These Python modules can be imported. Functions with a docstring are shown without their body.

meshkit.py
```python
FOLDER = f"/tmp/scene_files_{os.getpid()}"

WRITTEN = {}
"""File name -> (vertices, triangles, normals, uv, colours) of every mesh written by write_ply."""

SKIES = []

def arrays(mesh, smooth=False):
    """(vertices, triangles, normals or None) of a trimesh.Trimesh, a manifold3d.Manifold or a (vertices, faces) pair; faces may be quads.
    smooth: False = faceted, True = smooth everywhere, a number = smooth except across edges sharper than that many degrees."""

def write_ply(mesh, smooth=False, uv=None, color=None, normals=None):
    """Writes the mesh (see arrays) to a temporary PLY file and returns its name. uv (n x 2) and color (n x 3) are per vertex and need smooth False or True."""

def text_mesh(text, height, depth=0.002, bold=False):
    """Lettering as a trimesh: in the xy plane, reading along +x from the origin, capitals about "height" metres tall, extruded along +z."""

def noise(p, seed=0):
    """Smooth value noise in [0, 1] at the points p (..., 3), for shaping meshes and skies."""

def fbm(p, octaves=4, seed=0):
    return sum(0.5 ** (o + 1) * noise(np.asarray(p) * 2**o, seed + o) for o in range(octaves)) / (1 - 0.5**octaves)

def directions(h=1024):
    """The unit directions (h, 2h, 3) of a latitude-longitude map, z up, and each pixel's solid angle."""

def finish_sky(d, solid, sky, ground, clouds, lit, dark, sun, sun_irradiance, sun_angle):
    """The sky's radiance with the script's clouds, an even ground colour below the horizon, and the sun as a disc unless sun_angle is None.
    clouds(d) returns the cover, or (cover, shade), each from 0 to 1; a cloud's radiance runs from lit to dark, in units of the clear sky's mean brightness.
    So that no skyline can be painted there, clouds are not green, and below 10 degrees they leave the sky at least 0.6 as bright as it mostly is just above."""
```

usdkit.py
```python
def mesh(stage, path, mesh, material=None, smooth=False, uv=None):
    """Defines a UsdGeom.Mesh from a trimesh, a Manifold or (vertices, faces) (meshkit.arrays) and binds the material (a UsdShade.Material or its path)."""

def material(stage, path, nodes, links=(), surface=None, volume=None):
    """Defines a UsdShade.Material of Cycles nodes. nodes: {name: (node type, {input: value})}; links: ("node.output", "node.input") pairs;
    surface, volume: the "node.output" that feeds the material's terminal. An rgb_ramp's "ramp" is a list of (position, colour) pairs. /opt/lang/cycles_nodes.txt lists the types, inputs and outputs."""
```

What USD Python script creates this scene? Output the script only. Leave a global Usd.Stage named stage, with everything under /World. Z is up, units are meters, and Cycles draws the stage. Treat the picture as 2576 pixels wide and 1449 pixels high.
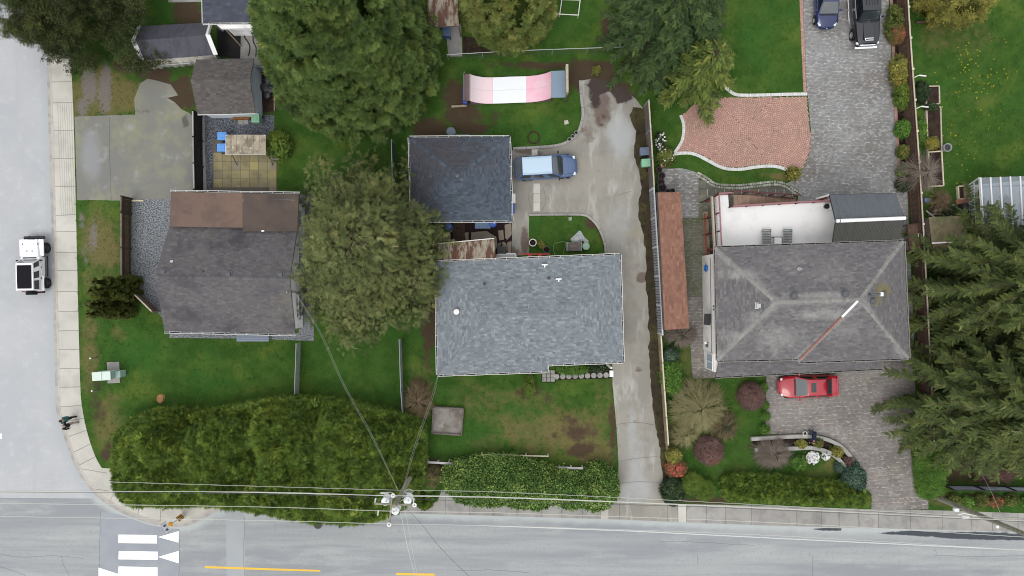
import math, random
import numpy as np, trimesh, shapely, manifold3d, usdkit, meshkit
from shapely.geometry import Polygon, LineString, Point, box as sbox
from scipy.spatial import Delaunay, cKDTree
from pxr import Usd, UsdGeom, UsdLux, UsdShade, Gf, Sdf, Vt

stage = Usd.Stage.CreateInMemory()
UsdGeom.SetStageUpAxis(stage, UsdGeom.Tokens.z)
UsdGeom.SetStageMetersPerUnit(stage, 1.0)
stage.SetDefaultPrim(UsdGeom.Xform.Define(stage, '/World').GetPrim())
UsdGeom.Scope.Define(stage, '/World/Looks')

# ---------------------------------------------------------------- camera, sky, sun, exposure
H = 56.0                      # height of the drone
F = 32.0 * H                  # focal length in units of a 2576 wide picture
cam = UsdGeom.Camera.Define(stage, '/World/camera')
cam.CreateHorizontalApertureAttr(36.0)
cam.CreateVerticalApertureAttr(36.0 * 9 / 16)
cam.CreateFocalLengthAttr(36.0 / (2 * 1288.0 / F))
cam.CreateClippingRangeAttr(Gf.Vec2f(0.5, 2000))
cam.AddTranslateOp().Set(Gf.Vec3d(0, 0, H))
EXPOSURE = 1.05
cam.CreateExposureAttr(EXPOSURE)
SUN_EL, SUN_AZ = math.radians(58), math.radians(205)      # azimuth = atan2(x, y)
SKY_STRENGTH, SUN_INT = 0.105, 0.25
sky_m = usdkit.material(stage, '/World/Looks/overcast_sky', {
    'sky': ('sky_texture', {'sky_type': 'single_scattering', 'sun_disc': False, 'sun_elevation': SUN_EL, 'sun_rotation': SUN_AZ, 'aerosol_density': 3.0}),
    'co': ('texture_coordinate', {}),
    'n': ('noise_texture', {'scale': 2.2, 'detail': 5.0, 'roughness': 0.55}),
    'r': ('rgb_ramp', {'ramp': [(0.25, (5.5, 5.52, 5.6)), (0.75, (7.8, 7.8, 7.85))]}),
    'm': ('mix_color', {'fac': 0.93, 'use_clamp': False}),
    'sx': ('separate_xyz', {}), 'zr': ('map_range', {'from_min': 0.0, 'from_max': 1.0, 'to_min': 0.55, 'to_max': 1.25, 'clamp': True}), 'zm': ('mix_color', {'blend_type': 'multiply', 'fac': 1.0, 'use_clamp': False}),      # an overcast sky is brightest overhead
    'bg': ('background_shader', {'strength': SKY_STRENGTH})},
    [('co.generated', 'n.vector'), ('n.fac', 'r.fac'), ('sky.color', 'm.a'), ('r.color', 'm.b'), ('m.result', 'zm.a'), ('co.generated', 'sx.vector'), ('sx.z', 'zr.value'), ('zr.result', 'zm.b'), ('zm.result', 'bg.color')], surface='bg.background')
dome = UsdLux.DomeLight.Define(stage, '/World/sky')
UsdShade.MaterialBindingAPI.Apply(dome.GetPrim()).Bind(sky_m)
dome.GetPrim().SetCustomDataByKey('kind', 'structure')
sun = UsdLux.DistantLight.Define(stage, '/World/sun')
sun.CreateNormalizeAttr(True)
sun.CreateIntensityAttr(SUN_INT)
sun.CreateAngleAttr(35.0)
sun.CreateColorAttr(Gf.Vec3f(1.0, 0.97, 0.92))
sun.AddRotateXYZOp().Set(Gf.Vec3f(90 - math.degrees(SUN_EL), 0, 180 - math.degrees(SUN_AZ)))

# ---------------------------------------------------------------- helpers
R = random.Random(7)
RN = np.random.default_rng(11)
def P(x, y, z=0.0):
    """the world point at height z that the picture shows at (x, y)"""
    s = (H - z) / F
    return np.array([(x - 1288.0) * s, (724.5 - y) * s, z])
def PL(pts, z=0.0): return np.array([P(x, y, z)[:2] for x, y in pts])

taken = {}
def numbered(parent, name):
    k = (parent, name); n = taken.get(k, -1) + 1; taken[k] = n
    return f'{parent}/{name}' + (f'_{n:03d}' if n else '')

class Thing:
    """an Xform at the base of a thing; parts are given in world coordinates, or in the thing's own when local"""
    def __init__(s, name, label, cat, loc=(0, 0, 0), rot=0.0, group=None, local=False, kind=None):
        s.path = numbered('/World', name); s.loc = np.array(loc, float); s.local = local
        x = UsdGeom.Xform.Define(stage, s.path); x.AddTranslateOp().Set(Gf.Vec3d(*map(float, loc)))
        if rot: x.AddRotateZOp().Set(float(rot))
        p = s.prim = x.GetPrim()
        if label: p.SetCustomDataByKey('label', label)
        if cat: p.SetCustomDataByKey('category', cat)
        if group: p.SetCustomDataByKey('group', group)
        if kind: p.SetCustomDataByKey('kind', kind)
    def part(s, name, mesh, m, parent=None, label=None, kind=None, smooth=False, fields=None):
        v, f = mesh if isinstance(mesh, tuple) else (np.array(mesh.vertices), np.array(mesh.faces))
        if len(f) == 0: return None
        v = np.asarray(v, float)
        if not s.local: v = v - s.loc
        path = numbered(parent or s.path, name)
        put(path, v, f, m, smooth, fields)
        p = stage.GetPrimAtPath(path)
        if label: p.SetCustomDataByKey('label', label)
        if kind: p.SetCustomDataByKey('kind', kind)
        return path

def put(path, v, f, m, smooth=False, fields=None):
    g = usdkit.mesh(stage, path, (v, f), MATS[m], smooth=smooth)
    for k, a in (fields or {}).items():
        UsdGeom.PrimvarsAPI(g).CreatePrimvar(k, Sdf.ValueTypeNames.FloatArray, 'vertex').Set(Vt.FloatArray.FromNumpy(np.asarray(a, np.float32)))
    return g
def single(name, mesh, m, label, cat, group=None, smooth=False, kind=None, fields=None):
    """a thing that is one mesh, its Xform at its base"""
    v, f = mesh if isinstance(mesh, tuple) else (np.array(mesh.vertices), np.array(mesh.faces))
    v = np.asarray(v, float)
    lo, hi = v.min(0), v.max(0); loc = np.array([(lo[0] + hi[0]) / 2, (lo[1] + hi[1]) / 2, lo[2]])
    path = numbered('/World', name)
    g = put(path, v - loc, f, m, smooth, fields)
    g.AddTranslateOp().Set(Gf.Vec3d(*map(float, loc)))
    p = g.GetPrim()
    for k, x in (('label', label), ('category', cat), ('group', group), ('kind', kind)):
        if x: p.SetCustomDataByKey(k, x)
    return p
def struct(name, mesh, m, fields=None, smooth=False, kind='structure', parent='/World'):
    v, f = mesh if isinstance(mesh, tuple) else (np.array(mesh.vertices), np.array(mesh.faces))
    path = numbered(parent, name); put(path, v, f, m, smooth, fields)
    if kind: stage.GetPrimAtPath(path).SetCustomDataByKey('kind', kind)
    return path
def copy_of(src, name, label, loc, rot=0.0, group=None, scale=None):
    path = numbered('/World', name); x = UsdGeom.Xform.Define(stage, path); p = x.GetPrim()
    p.GetReferences().AddInternalReference(src.path)
    x.ClearXformOpOrder()
    x.AddTranslateOp().Set(Gf.Vec3d(*map(float, loc))); x.AddRotateZOp().Set(float(rot))
    if scale is not None: x.AddScaleOp().Set(Gf.Vec3f(*map(float, scale)))
    p.SetInstanceable(True)
    p.SetCustomDataByKey('label', label)
    p.SetCustomDataByKey('category', src.prim.GetCustomDataByKey('category'))
    g = group or src.prim.GetCustomDataByKey('group')
    if g: p.SetCustomDataByKey('group', g)
    return path

# ---- meshes
class MB:
    def __init__(s): s.v, s.f, s.n = [], [], 0
    def add(s, v, f):
        v = np.asarray(v, float); f = np.asarray(f, int)
        if f.shape[1] == 4: f = np.vstack([f[:, [0, 1, 2]], f[:, [0, 2, 3]]])
        s.v.append(v); s.f.append(f + s.n); s.n += len(v); return s
    def get(s):
        if not s.v: return np.zeros((0, 3)), np.zeros((0, 3), int)
        return np.vstack(s.v), np.vstack(s.f)
BOXF = np.array([[0, 3, 2, 1], [4, 5, 6, 7], [0, 1, 5, 4], [1, 2, 6, 5], [2, 3, 7, 6], [3, 0, 4, 7]])
def hexa(a, b):
    """bottom 4 points a, top 4 points b, both counter-clockwise from above"""
    f = BOXF; return np.vstack([a, b]).astype(float), np.vstack([f[:, [0, 1, 2]], f[:, [0, 2, 3]]])
def box(c, size, rot=0.0):
    x, y, z = np.array(size) / 2.0
    q = np.array([[-x, -y], [x, -y], [x, y], [-x, y]]); ca, sa = math.cos(rot), math.sin(rot)
    q = q @ np.array([[ca, sa], [-sa, ca]]) + np.array(c)[:2]
    lo, hi = c[2] - z, c[2] + z
    return hexa(np.c_[q, np.full(4, lo)], np.c_[q, np.full(4, hi)])
def join(*ms):
    b = MB()
    for m in ms: b.add(*m)
    return b.get()
def joinr(pieces):
    """pieces joined, each with its own random number for the material"""
    pieces = list(pieces); return join(*pieces), {'rnd': np.concatenate([np.full(len(v), RN.uniform(.02, 1)) for v, _ in pieces])}
def rbox(c, size, r=0.03, rot=0.0, tilt=None):
    """a box with rounded edges (hull of spheres)"""
    s = np.maximum(np.array(size) / 2.0 - r, 1e-3)
    sp = trimesh.creation.icosphere(1, r)
    pts = np.vstack([sp.vertices + s * np.array(k) for k in np.ndindex(2, 2, 2) for k in [np.array(k) * 2 - 1]])
    m = trimesh.convex.convex_hull(pts)
    v = np.array(m.vertices)
    if tilt is not None: v = v @ trimesh.transformations.euler_matrix(*tilt)[:3, :3].T
    ca, sa = math.cos(rot), math.sin(rot)
    v[:, :2] = v[:, :2] @ np.array([[ca, sa], [-sa, ca]])
    return v + np.array(c, float), np.array(m.faces)
def bar(p, q, w, h=None, up=(0, 0, 1)):
    """a square bar from p to q"""
    h = h or w; p, q = np.array(p, float), np.array(q, float); d = q - p; L = np.linalg.norm(d); d = d / max(L, 1e-9)
    u = np.array(up, float)
    if abs(d @ u) > 0.95: u = np.array([1.0, 0, 0])
    s = np.cross(d, u); s /= np.linalg.norm(s); t = np.cross(s, d)
    a = [p + s * i * w / 2 + t * j * h / 2 for i, j in ((-1, -1), (1, -1), (1, 1), (-1, 1))]
    b = [x + d * L for x in a]
    v, f = hexa(np.array(a), np.array(b)); return v, f[:, ::-1]
def tube(path, r, n=8, caps=True):
    path = np.asarray(path, float); k = len(path); r = np.broadcast_to(np.asarray(r, float), (k,))
    d = np.gradient(path, axis=0); d /= np.maximum(np.linalg.norm(d, axis=1, keepdims=True), 1e-9)
    u = np.array([0, 0, 1.0]) if abs(d[0][2]) < 0.9 else np.array([1.0, 0, 0])
    V = []
    for i in range(k):
        s = np.cross(d[i], u); s /= max(np.linalg.norm(s), 1e-9); t = np.cross(s, d[i]); u = t
        a = np.arange(n) * 2 * math.pi / n
        V.append(path[i] + r[i] * (np.cos(a)[:, None] * s + np.sin(a)[:, None] * t))
    V = np.vstack(V); Fc = []
    for i in range(k - 1):
        for j in range(n):
            a, b = i * n + j, i * n + (j + 1) % n
            Fc += [[a, b, b + n], [a, b + n, a + n]]
    if caps:
        V = np.vstack([V, path[0], path[-1]])
        for j in range(n): Fc += [[len(V) - 2, (j + 1) % n, j], [len(V) - 1, (k - 1) * n + j, (k - 1) * n + (j + 1) % n]]
    return V, np.array(Fc)[:, ::-1]
def cyl(p, r, h, n=20, r2=None):
    p = np.array(p, float); return tube([p, p + [0, 0, h]], [r, r if r2 is None else r2], n)
def lathe(prof, c=(0, 0, 0), n=24):
    prof = np.array(prof, float); a = np.arange(n) * 2 * math.pi / n; k = len(prof)
    V = np.vstack([np.c_[np.cos(a) * r, np.sin(a) * r, np.full(n, z)] for r, z in prof]) + np.array(c, float)
    Fc = [[i * n + j, i * n + (j + 1) % n, (i + 1) * n + (j + 1) % n, (i + 1) * n + j] for i in range(k - 1) for j in range(n)]
    return MB().add(V, np.array(Fc)).get()
def ring(c, r, t, n=28, m=8, zs=1.0):
    """a torus lying flat"""
    a, b = np.meshgrid(np.arange(n) * 2 * math.pi / n, np.arange(m) * 2 * math.pi / m, indexing='ij')
    V = np.stack([(r + t * np.cos(b)) * np.cos(a), (r + t * np.cos(b)) * np.sin(a), t * zs * np.sin(b)], -1).reshape(-1, 3) + np.array(c, float)
    Fc = [[i * m + j, ((i + 1) % n) * m + j, ((i + 1) % n) * m + (j + 1) % m, i * m + (j + 1) % m] for i in range(n) for j in range(m)]
    return MB().add(V, np.array(Fc)).get()
def prism(poly, z0, z1, bottom=False):
    """a flat slab over a world polygon (list or shapely); z1 may be a function of x, y"""
    if not isinstance(poly, shapely.Geometry): poly = Polygon(poly)
    b = MB()
    for g in getattr(poly, 'geoms', [poly]):
        if g.is_empty or g.area < 1e-5 or g.geom_type != 'Polygon': continue
        g = shapely.geometry.polygon.orient(g)
        v2, f = trimesh.creation.triangulate_polygon(g, engine='earcut')
        top = np.c_[v2, [z1(*p) for p in v2] if callable(z1) else np.full(len(v2), z1)]
        nrm = np.cross(np.c_[v2[f[:, 1]] - v2[f[:, 0]], np.zeros(len(f))], np.c_[v2[f[:, 2]] - v2[f[:, 0]], np.zeros(len(f))])[:, 2]
        f = np.where(nrm[:, None] < 0, f[:, ::-1], f)
        b.add(top, f)
        if bottom: b.add(np.c_[v2, np.full(len(v2), z0)], f[:, ::-1])
        for rg in [g.exterior, *g.interiors]:
            c = np.array(rg.coords)[:-1]; n = len(c)
            zt = np.array([z1(*p) for p in c]) if callable(z1) else np.full(n, z1)
            V = np.vstack([np.c_[c, np.full(n, z0)], np.c_[c, zt]])
            b.add(V, np.array([[i, (i + 1) % n, (i + 1) % n + n, i + n] for i in range(n)]))
    return b.get()
def smooth_line(pts, n=8, closed=False):
    """Catmull-Rom through points"""
    p = np.array(pts, float); k = len(p); out = []
    for i in range(k if closed else k - 1):
        a, b, c, d = (p[(i + j) % k] if closed else p[min(max(i + j, 0), k - 1)] for j in (-1, 0, 1, 2))
        for t in np.arange(n) / n:
            out.append(0.5 * (2 * b + (c - a) * t + (2 * a - 5 * b + 4 * c - d) * t * t + (3 * b - a - 3 * c + d) * t ** 3))
    if not closed: out.append(p[-1])
    return np.array(out)
def ragged(poly, amp, step=0.15, freq=1.5, seed=0):
    """the polygon with an uneven outline"""
    g = Polygon(poly) if not isinstance(poly, shapely.Geometry) else poly
    c = np.array(shapely.segmentize(g, step).exterior.coords)[:-1]
    n = np.roll(c, -1, 0) - np.roll(c, 1, 0); n = np.c_[n[:, 1], -n[:, 0]]; n /= np.maximum(np.linalg.norm(n, axis=1, keepdims=True), 1e-9)
    d = (meshkit.fbm(np.c_[c * freq, np.full(len(c), seed * 3.7)], 4, seed) - 0.5) * 2 * amp
    return Polygon(c + n * d[:, None]).buffer(0)
def sheet(poly, z, res=0.4, fields=None, bump=0.0, seed=3):
    """a finely meshed flat sheet over a world polygon, with scalar fields of (x, y) at its vertices"""
    g = poly if isinstance(poly, shapely.Geometry) else Polygon(poly)
    g = g.buffer(0)
    b = MB(); Fl = {k: [] for k in fields or {}}
    for g1 in getattr(g, 'geoms', [g]):
        rings = [np.array(shapely.segmentize(r, res).coords)[:-1] for r in [g1.exterior, *g1.interiors]]
        x0, y0, x1, y1 = g1.bounds
        X, Y = np.meshgrid(np.arange(x0, x1, res), np.arange(y0, y1, res * 0.87)); X = X + (np.arange(len(X)) % 2)[:, None] * res / 2
        q = np.c_[X.ravel(), Y.ravel()]
        q = q[shapely.contains_xy(g1.buffer(-res * 0.4), q[:, 0], q[:, 1])]
        pts = np.vstack(rings + [q]); d = Delaunay(pts).simplices; c = pts[d].mean(1)
        d = d[shapely.contains_xy(g1, c[:, 0], c[:, 1])]
        e1, e2 = pts[d[:, 1]] - pts[d[:, 0]], pts[d[:, 2]] - pts[d[:, 0]]
        d = np.where((e1[:, 0] * e2[:, 1] - e1[:, 1] * e2[:, 0])[:, None] < 0, d[:, ::-1], d)
        zz = np.full(len(pts), float(z))
        if bump: zz = zz + bump * (meshkit.fbm(np.c_[pts * 0.5, np.zeros(len(pts))], 4, seed) - 0.5)
        b.add(np.c_[pts, zz], d)
        for k, fn in (fields or {}).items(): Fl[k].append(fn(pts))
    v, f = b.get()
    return (v, f), {k: np.concatenate(a) for k, a in Fl.items()}
def blobs(lst, noise=0.5, freq=0.6, seed=0):
    """a field from soft ellipses given in picture units: (x, y, rx, ry, amount)"""
    L = [(P(x, y)[:2], rx / 32.0, ry / 32.0, a) for x, y, rx, ry, a in lst]
    def fn(p):
        o = np.zeros(len(p)); w = (meshkit.fbm(np.c_[p * freq, np.zeros(len(p))], 5, seed) - 0.5) * noise
        for c, rx, ry, a in L:
            d = np.sqrt(((p[:, 0] - c[0]) / rx) ** 2 + ((p[:, 1] - c[1]) / ry) ** 2) + w
            o = np.maximum(o, a * np.clip(1.35 - d, 0, 1))
        return o
    return fn
def offset_band(line, w, side=1):
    """a band of width w along one side of a polyline"""
    g = LineString(line).buffer(w * side, single_sided=True, join_style='mitre', mitre_limit=2.0)
    return g
# ---------------------------------------------------------------- materials
MATS = {}
GAIN = 1.55
def A(r, g, b, k=1.0):
    """base colour of a thing whose level faces show as this sRGB colour under this sky"""
    c = np.array([r, g, b]) / 255.0
    c = np.where(c < 0.04045, c / 12.92, ((c + 0.055) / 1.055) ** 2.4)
    return tuple(np.clip(c * k / GAIN, 0, 0.86))
def M(name, base, layers=(), rnd=0.0, rough=0.85, spec=0.25, metallic=0.0, bump=None, coat=0.0, trans=0.0, surface=None, sat=1.0):
    N, L = {'p': ('principled_bsdf', {'roughness': rough, 'specular_ior_level': spec, 'metallic': metallic, 'coat_weight': coat, 'coat_roughness': 0.06}),
            'g': ('geometry', {})}, []
    N['c0'] = ('color', {'value': base}); cur = 'c0.color'
    need = rnd or any(l[0] == 'i' for l in layers)
    if need:
        N['oi'] = ('object_info', {})
        N['k1'] = ('math', {'math_type': 'multiply_add', 'value2': 371.7, 'value3': 0.37}); N['ar'] = ('attribute', {'attribute': 'rnd'}); L += [('ar.fac', 'k1.value1')]
        N['k2'] = ('math', {'math_type': 'multiply_add', 'value2': 917.3}); L += [('oi.random', 'k2.value1'), ('k1.value', 'k2.value3')]
        N['wn'] = ('white_noise_texture', {'dimensions': '1D'}); L += [('k2.value', 'wn.w')]
    for i, l in enumerate(layers):
        fac = f'f{i}'
        if l[0] == 'n':
            _, col, scale, lo, hi, amt, *ex = l
            det, st = (ex + [5.0, (1, 1, 1)][len(ex):])[:2]
            N[f'm{i}'] = ('mapping', {'scale': st, 'location': (i * 13.7, i * 7.1, i * 3.3)})
            N[f'n{i}'] = ('noise_texture', {'scale': scale, 'detail': det, 'roughness': 0.62})
            N[fac] = ('map_range', {'range_type': 'smoothstep', 'from_min': lo, 'from_max': hi, 'to_min': 0.0, 'to_max': amt, 'clamp': True})
            L += [('g.position', f'm{i}.vector'), (f'm{i}.vector', f'n{i}.vector'), (f'n{i}.fac', f'{fac}.value')]
            out = f'{fac}.result'
        elif l[0] == 'a':
            _, col, attr, nscale, namt, *ex = l
            lo, hi, amt = (ex + [0.35, 0.75, 1.0][len(ex):])[:3]
            N[f'at{i}'] = ('attribute', {'attribute': attr})
            N[f'n{i}'] = ('noise_texture', {'scale': nscale, 'detail': 6.0, 'roughness': 0.65})
            N[f'q{i}'] = ('math', {'math_type': 'multiply_add', 'value2': namt, 'value3': -namt / 2})
            N[f's{i}'] = ('math', {'math_type': 'add'})
            N[fac] = ('map_range', {'range_type': 'smoothstep', 'from_min': lo, 'from_max': hi, 'to_min': 0.0, 'to_max': amt, 'clamp': True})
            L += [('g.position', f'n{i}.vector'), (f'n{i}.fac', f'q{i}.value1'), (f'q{i}.value', f's{i}.value1'), (f'at{i}.fac', f's{i}.value2'), (f's{i}.value', f'{fac}.value')]
            out = f'{fac}.result'
        elif l[0] == 'w':                                  # stripes along an axis: corrugation, boards
            _, col, axis, scale, lo, hi, amt = l
            N[f'n{i}'] = ('wave_texture', {'bands_direction': axis, 'scale': scale, 'distortion': 0.0})
            N[fac] = ('map_range', {'range_type': 'smoothstep', 'from_min': lo, 'from_max': hi, 'to_min': 0.0, 'to_max': amt, 'clamp': True})
            L += [('g.position', f'n{i}.vector'), (f'n{i}.fac', f'{fac}.value')]; out = f'{fac}.result'
        else:                                              # by piece
            _, col, lo, hi, amt = l
            N[f'h{i}'] = ('math', {'math_type': 'multiply_add', 'value2': 57.3 + 11 * i, 'value3': 5.1 * i}); N[f'y{i}'] = ('white_noise_texture', {'dimensions': '1D'})
            N[fac] = ('map_range', {'range_type': 'linear', 'from_min': lo, 'from_max': hi, 'to_min': 0.0, 'to_max': amt, 'clamp': True})
            L += [('wn.value', f'h{i}.value1'), (f'h{i}.value', f'y{i}.w'), (f'y{i}.value', f'{fac}.value')]; out = f'{fac}.result'
        N[f'x{i}'] = ('mix_color', {'b': tuple(map(float, col)), 'use_clamp': False})
        L += [(out, f'x{i}.fac'), (cur, f'x{i}.a')]; cur = f'x{i}.result'
    if rnd:
        N['rv'] = ('map_range', {'to_min': 1 - rnd, 'to_max': 1 + rnd}); N['hv'] = ('hsv', {'saturation': sat})
        L += [('wn.value', 'rv.value'), ('rv.result', 'hv.value'), (cur, 'hv.color')]; cur = 'hv.color'
    L += [(cur, 'p.base_color')]
    if bump:
        bs, st, di = bump
        N['bn'] = ('noise_texture', {'scale': bs, 'detail': 5.0, 'roughness': 0.65}); N['b'] = ('bump', {'strength': st, 'distance': di, 'use_object_space': False})
        L += [('g.position', 'bn.vector'), ('bn.fac', 'b.height'), ('b.normal', 'p.normal')]
    surf = 'p.BSDF'
    if trans:
        N['tr'] = ('translucent_bsdf', {}); N['mx'] = ('mix_closure', {'fac': trans})
        L += [(cur, 'tr.color'), ('p.BSDF', 'mx.closure1'), ('tr.BSDF', 'mx.closure2')]; surf = 'mx.closure'
    MATS[name] = usdkit.material(stage, f'/World/Looks/{name}', N, L, surface=surf)
def pane(name, tint, k, rough=0.03, diff=None):
    """a thin clear sheet: see-through, mirror by angle; diff adds a milky share"""
    N = {'t': ('transparent_bsdf', {'color': tint}), 'g': ('glossy_bsdf', {'roughness': rough, 'color': (1, 1, 1)}), 'f': ('fresnel', {'IOR': 1.5}), 'm': ('mix_closure', {})}
    L = [('f.fac', 'm.fac'), ('t.BSDF', 'm.closure1'), ('g.BSDF', 'm.closure2')]; out = 'm.closure'
    if diff:
        N['d'] = ('diffuse_bsdf', {'color': diff}); N['m2'] = ('mix_closure', {'fac': k}); L += [('m.closure', 'm2.closure1'), ('d.BSDF', 'm2.closure2')]; out = 'm2.closure'
    MATS[name] = usdkit.material(stage, f'/World/Looks/{name}', N, L, surface=out)

# ground
M('outer_ground', A(70, 84, 52), [('n', A(96, 94, 88), 0.03, 0.45, 0.6, 0.8)])
SOIL, DRY = A(78, 62, 52), A(112, 96, 52)
M('lawn', A(64, 95, 37), [('n', A(45, 78, 26), 0.9, 0.35, 0.65, 0.8), ('n', A(90, 110, 46), 0.35, 0.48, 0.7, 0.8), ('n', A(52, 96, 38), 0.18, 0.5, 0.65, 0.6),
    ('a', A(114, 105, 68), 'dry', 1.6, 1.0, 0.25, 0.9, 0.9), ('n', A(104, 112, 52), 7.0, 0.56, 0.76, 0.4), ('a', A(122, 116, 112), 'gravelly', 3.0, 1.0, 0.3, 0.7, 0.9),
    ('a', SOIL, 'soil', 1.8, 0.9, 0.35, 0.75, 0.95), ('n', A(38, 62, 24), 9.0, 0.52, 0.75, 0.65), ('n', A(84, 112, 52), 22.0, 0.55, 0.8, 0.3)], rough=0.95, spec=0.1, bump=(14.0, 0.9, 0.06))
M('soil', A(62, 50, 43), [('n', A(38, 30, 27), 2.0, 0.4, 0.7, 0.8), ('n', A(98, 84, 72), 14.0, 0.58, 0.75, 0.7), ('n', A(60, 66, 34), 0.9, 0.55, 0.7, 0.5)], rough=0.95, spec=0.1, bump=(16.0, 0.9, 0.05))
M('dark_bed', A(44, 34, 34), [('n', A(70, 52, 44), 5.0, 0.5, 0.7, 0.7), ('n', A(96, 78, 66), 22.0, 0.62, 0.76, 0.7)], rough=0.95, spec=0.1, bump=(20.0, 0.9, 0.04))
M('gravel', A(128, 132, 136), [('n', A(70, 74, 80), 9.0, 0.46, 0.56, 0.9, 3.0), ('n', A(178, 184, 188), 13.0, 0.54, 0.62, 0.85, 3.0), ('n', A(118, 116, 92), 0.5, 0.6, 0.72, 0.5)], bump=(12.0, 1.0, 0.05))
M('gravel_dark', A(104, 108, 116), [('n', A(50, 54, 62), 8.0, 0.45, 0.56, 0.9, 3.0), ('n', A(150, 154, 164), 12.0, 0.54, 0.62, 0.8, 3.0)], bump=(12.0, 1.0, 0.05))
M('side_road', A(182, 184, 187), [('n', A(172, 175, 179), 0.12, 0.4, 0.65, 0.9), ('n', A(200, 203, 206), 1.3, 0.5, 0.8, 0.5), ('n', A(164, 168, 174), 26.0, 0.54, 0.75, 0.6), ('n', A(172, 176, 180), 5.0, 0.5, 0.72, 0.5), ('n', A(168, 171, 176), 1.0, 0.5, 0.68, 0.5, 4.0, (.45, .03, 1)), ('a', A(170, 176, 180), 'edge', 1.2, 0.4, 0.2, 0.9, 0.8)], rough=0.9, bump=(40.0, 0.3, 0.01))
M('main_road', A(161, 165, 166), [('n', A(140, 144, 149), 1.0, 0.42, 0.6, 0.85, 4.0, (0.03, 0.5, 1)), ('n', A(174, 178, 177), 0.5, 0.5, 0.7, 0.6, 4.0, (0.3, 1.5, 1)), ('n', A(124, 130, 138), 30.0, 0.54, 0.74, 0.55), ('n', A(134, 140, 144), 6.0, 0.5, 0.72, 0.5), ('n', A(186, 190, 190), 18.0, 0.6, 0.78, 0.4),
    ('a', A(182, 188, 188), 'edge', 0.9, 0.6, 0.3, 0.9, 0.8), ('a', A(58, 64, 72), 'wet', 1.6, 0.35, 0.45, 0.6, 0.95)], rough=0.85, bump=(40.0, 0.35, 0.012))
M('asphalt_patch', A(155, 160, 167), [('n', A(144, 149, 158), 0.4, 0.4, 0.65, 0.8), ('n', A(118, 124, 134), 30.0, 0.54, 0.74, 0.5)], bump=(40.0, 0.3, 0.01))
M('asphalt_patch_pale', A(164, 168, 170), [('n', A(158, 164, 170), 0.6, 0.4, 0.65, 0.8), ('n', A(130, 136, 142), 30.0, 0.56, 0.74, 0.4)], bump=(40.0, 0.3, 0.01))
M('crack', A(96, 100, 104), rough=0.95)
M('concrete', A(196, 194, 186), [('n', A(180, 178, 170), 0.6, 0.42, 0.66, 0.8), ('n', A(150, 146, 138), 12.0, 0.6, 0.8, 0.4), ('n', A(168, 166, 150), 0.25, 0.5, 0.7, 0.5)], rnd=0.05, bump=(30.0, 0.25, 0.01))
M('concrete_old', A(160, 158, 154), [('n', A(136, 134, 132), 0.8, 0.42, 0.66, 0.85), ('n', A(178, 176, 170), 2.2, 0.55, 0.75, 0.5), ('n', A(110, 104, 98), 9.0, 0.6, 0.8, 0.5)], rnd=0.08, bump=(30.0, 0.3, 0.012))
M('curb', A(184, 180, 172), [('n', A(160, 156, 150), 1.2, 0.45, 0.7, 0.7), ('n', A(130, 126, 118), 10.0, 0.6, 0.8, 0.4)], rnd=0.04)
M('gutter', A(176, 173, 168), [('n', A(150, 148, 146), 1.4, 0.42, 0.66, 0.8), ('n', A(120, 118, 112), 12.0, 0.6, 0.8, 0.4)], rnd=0.04)
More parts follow.
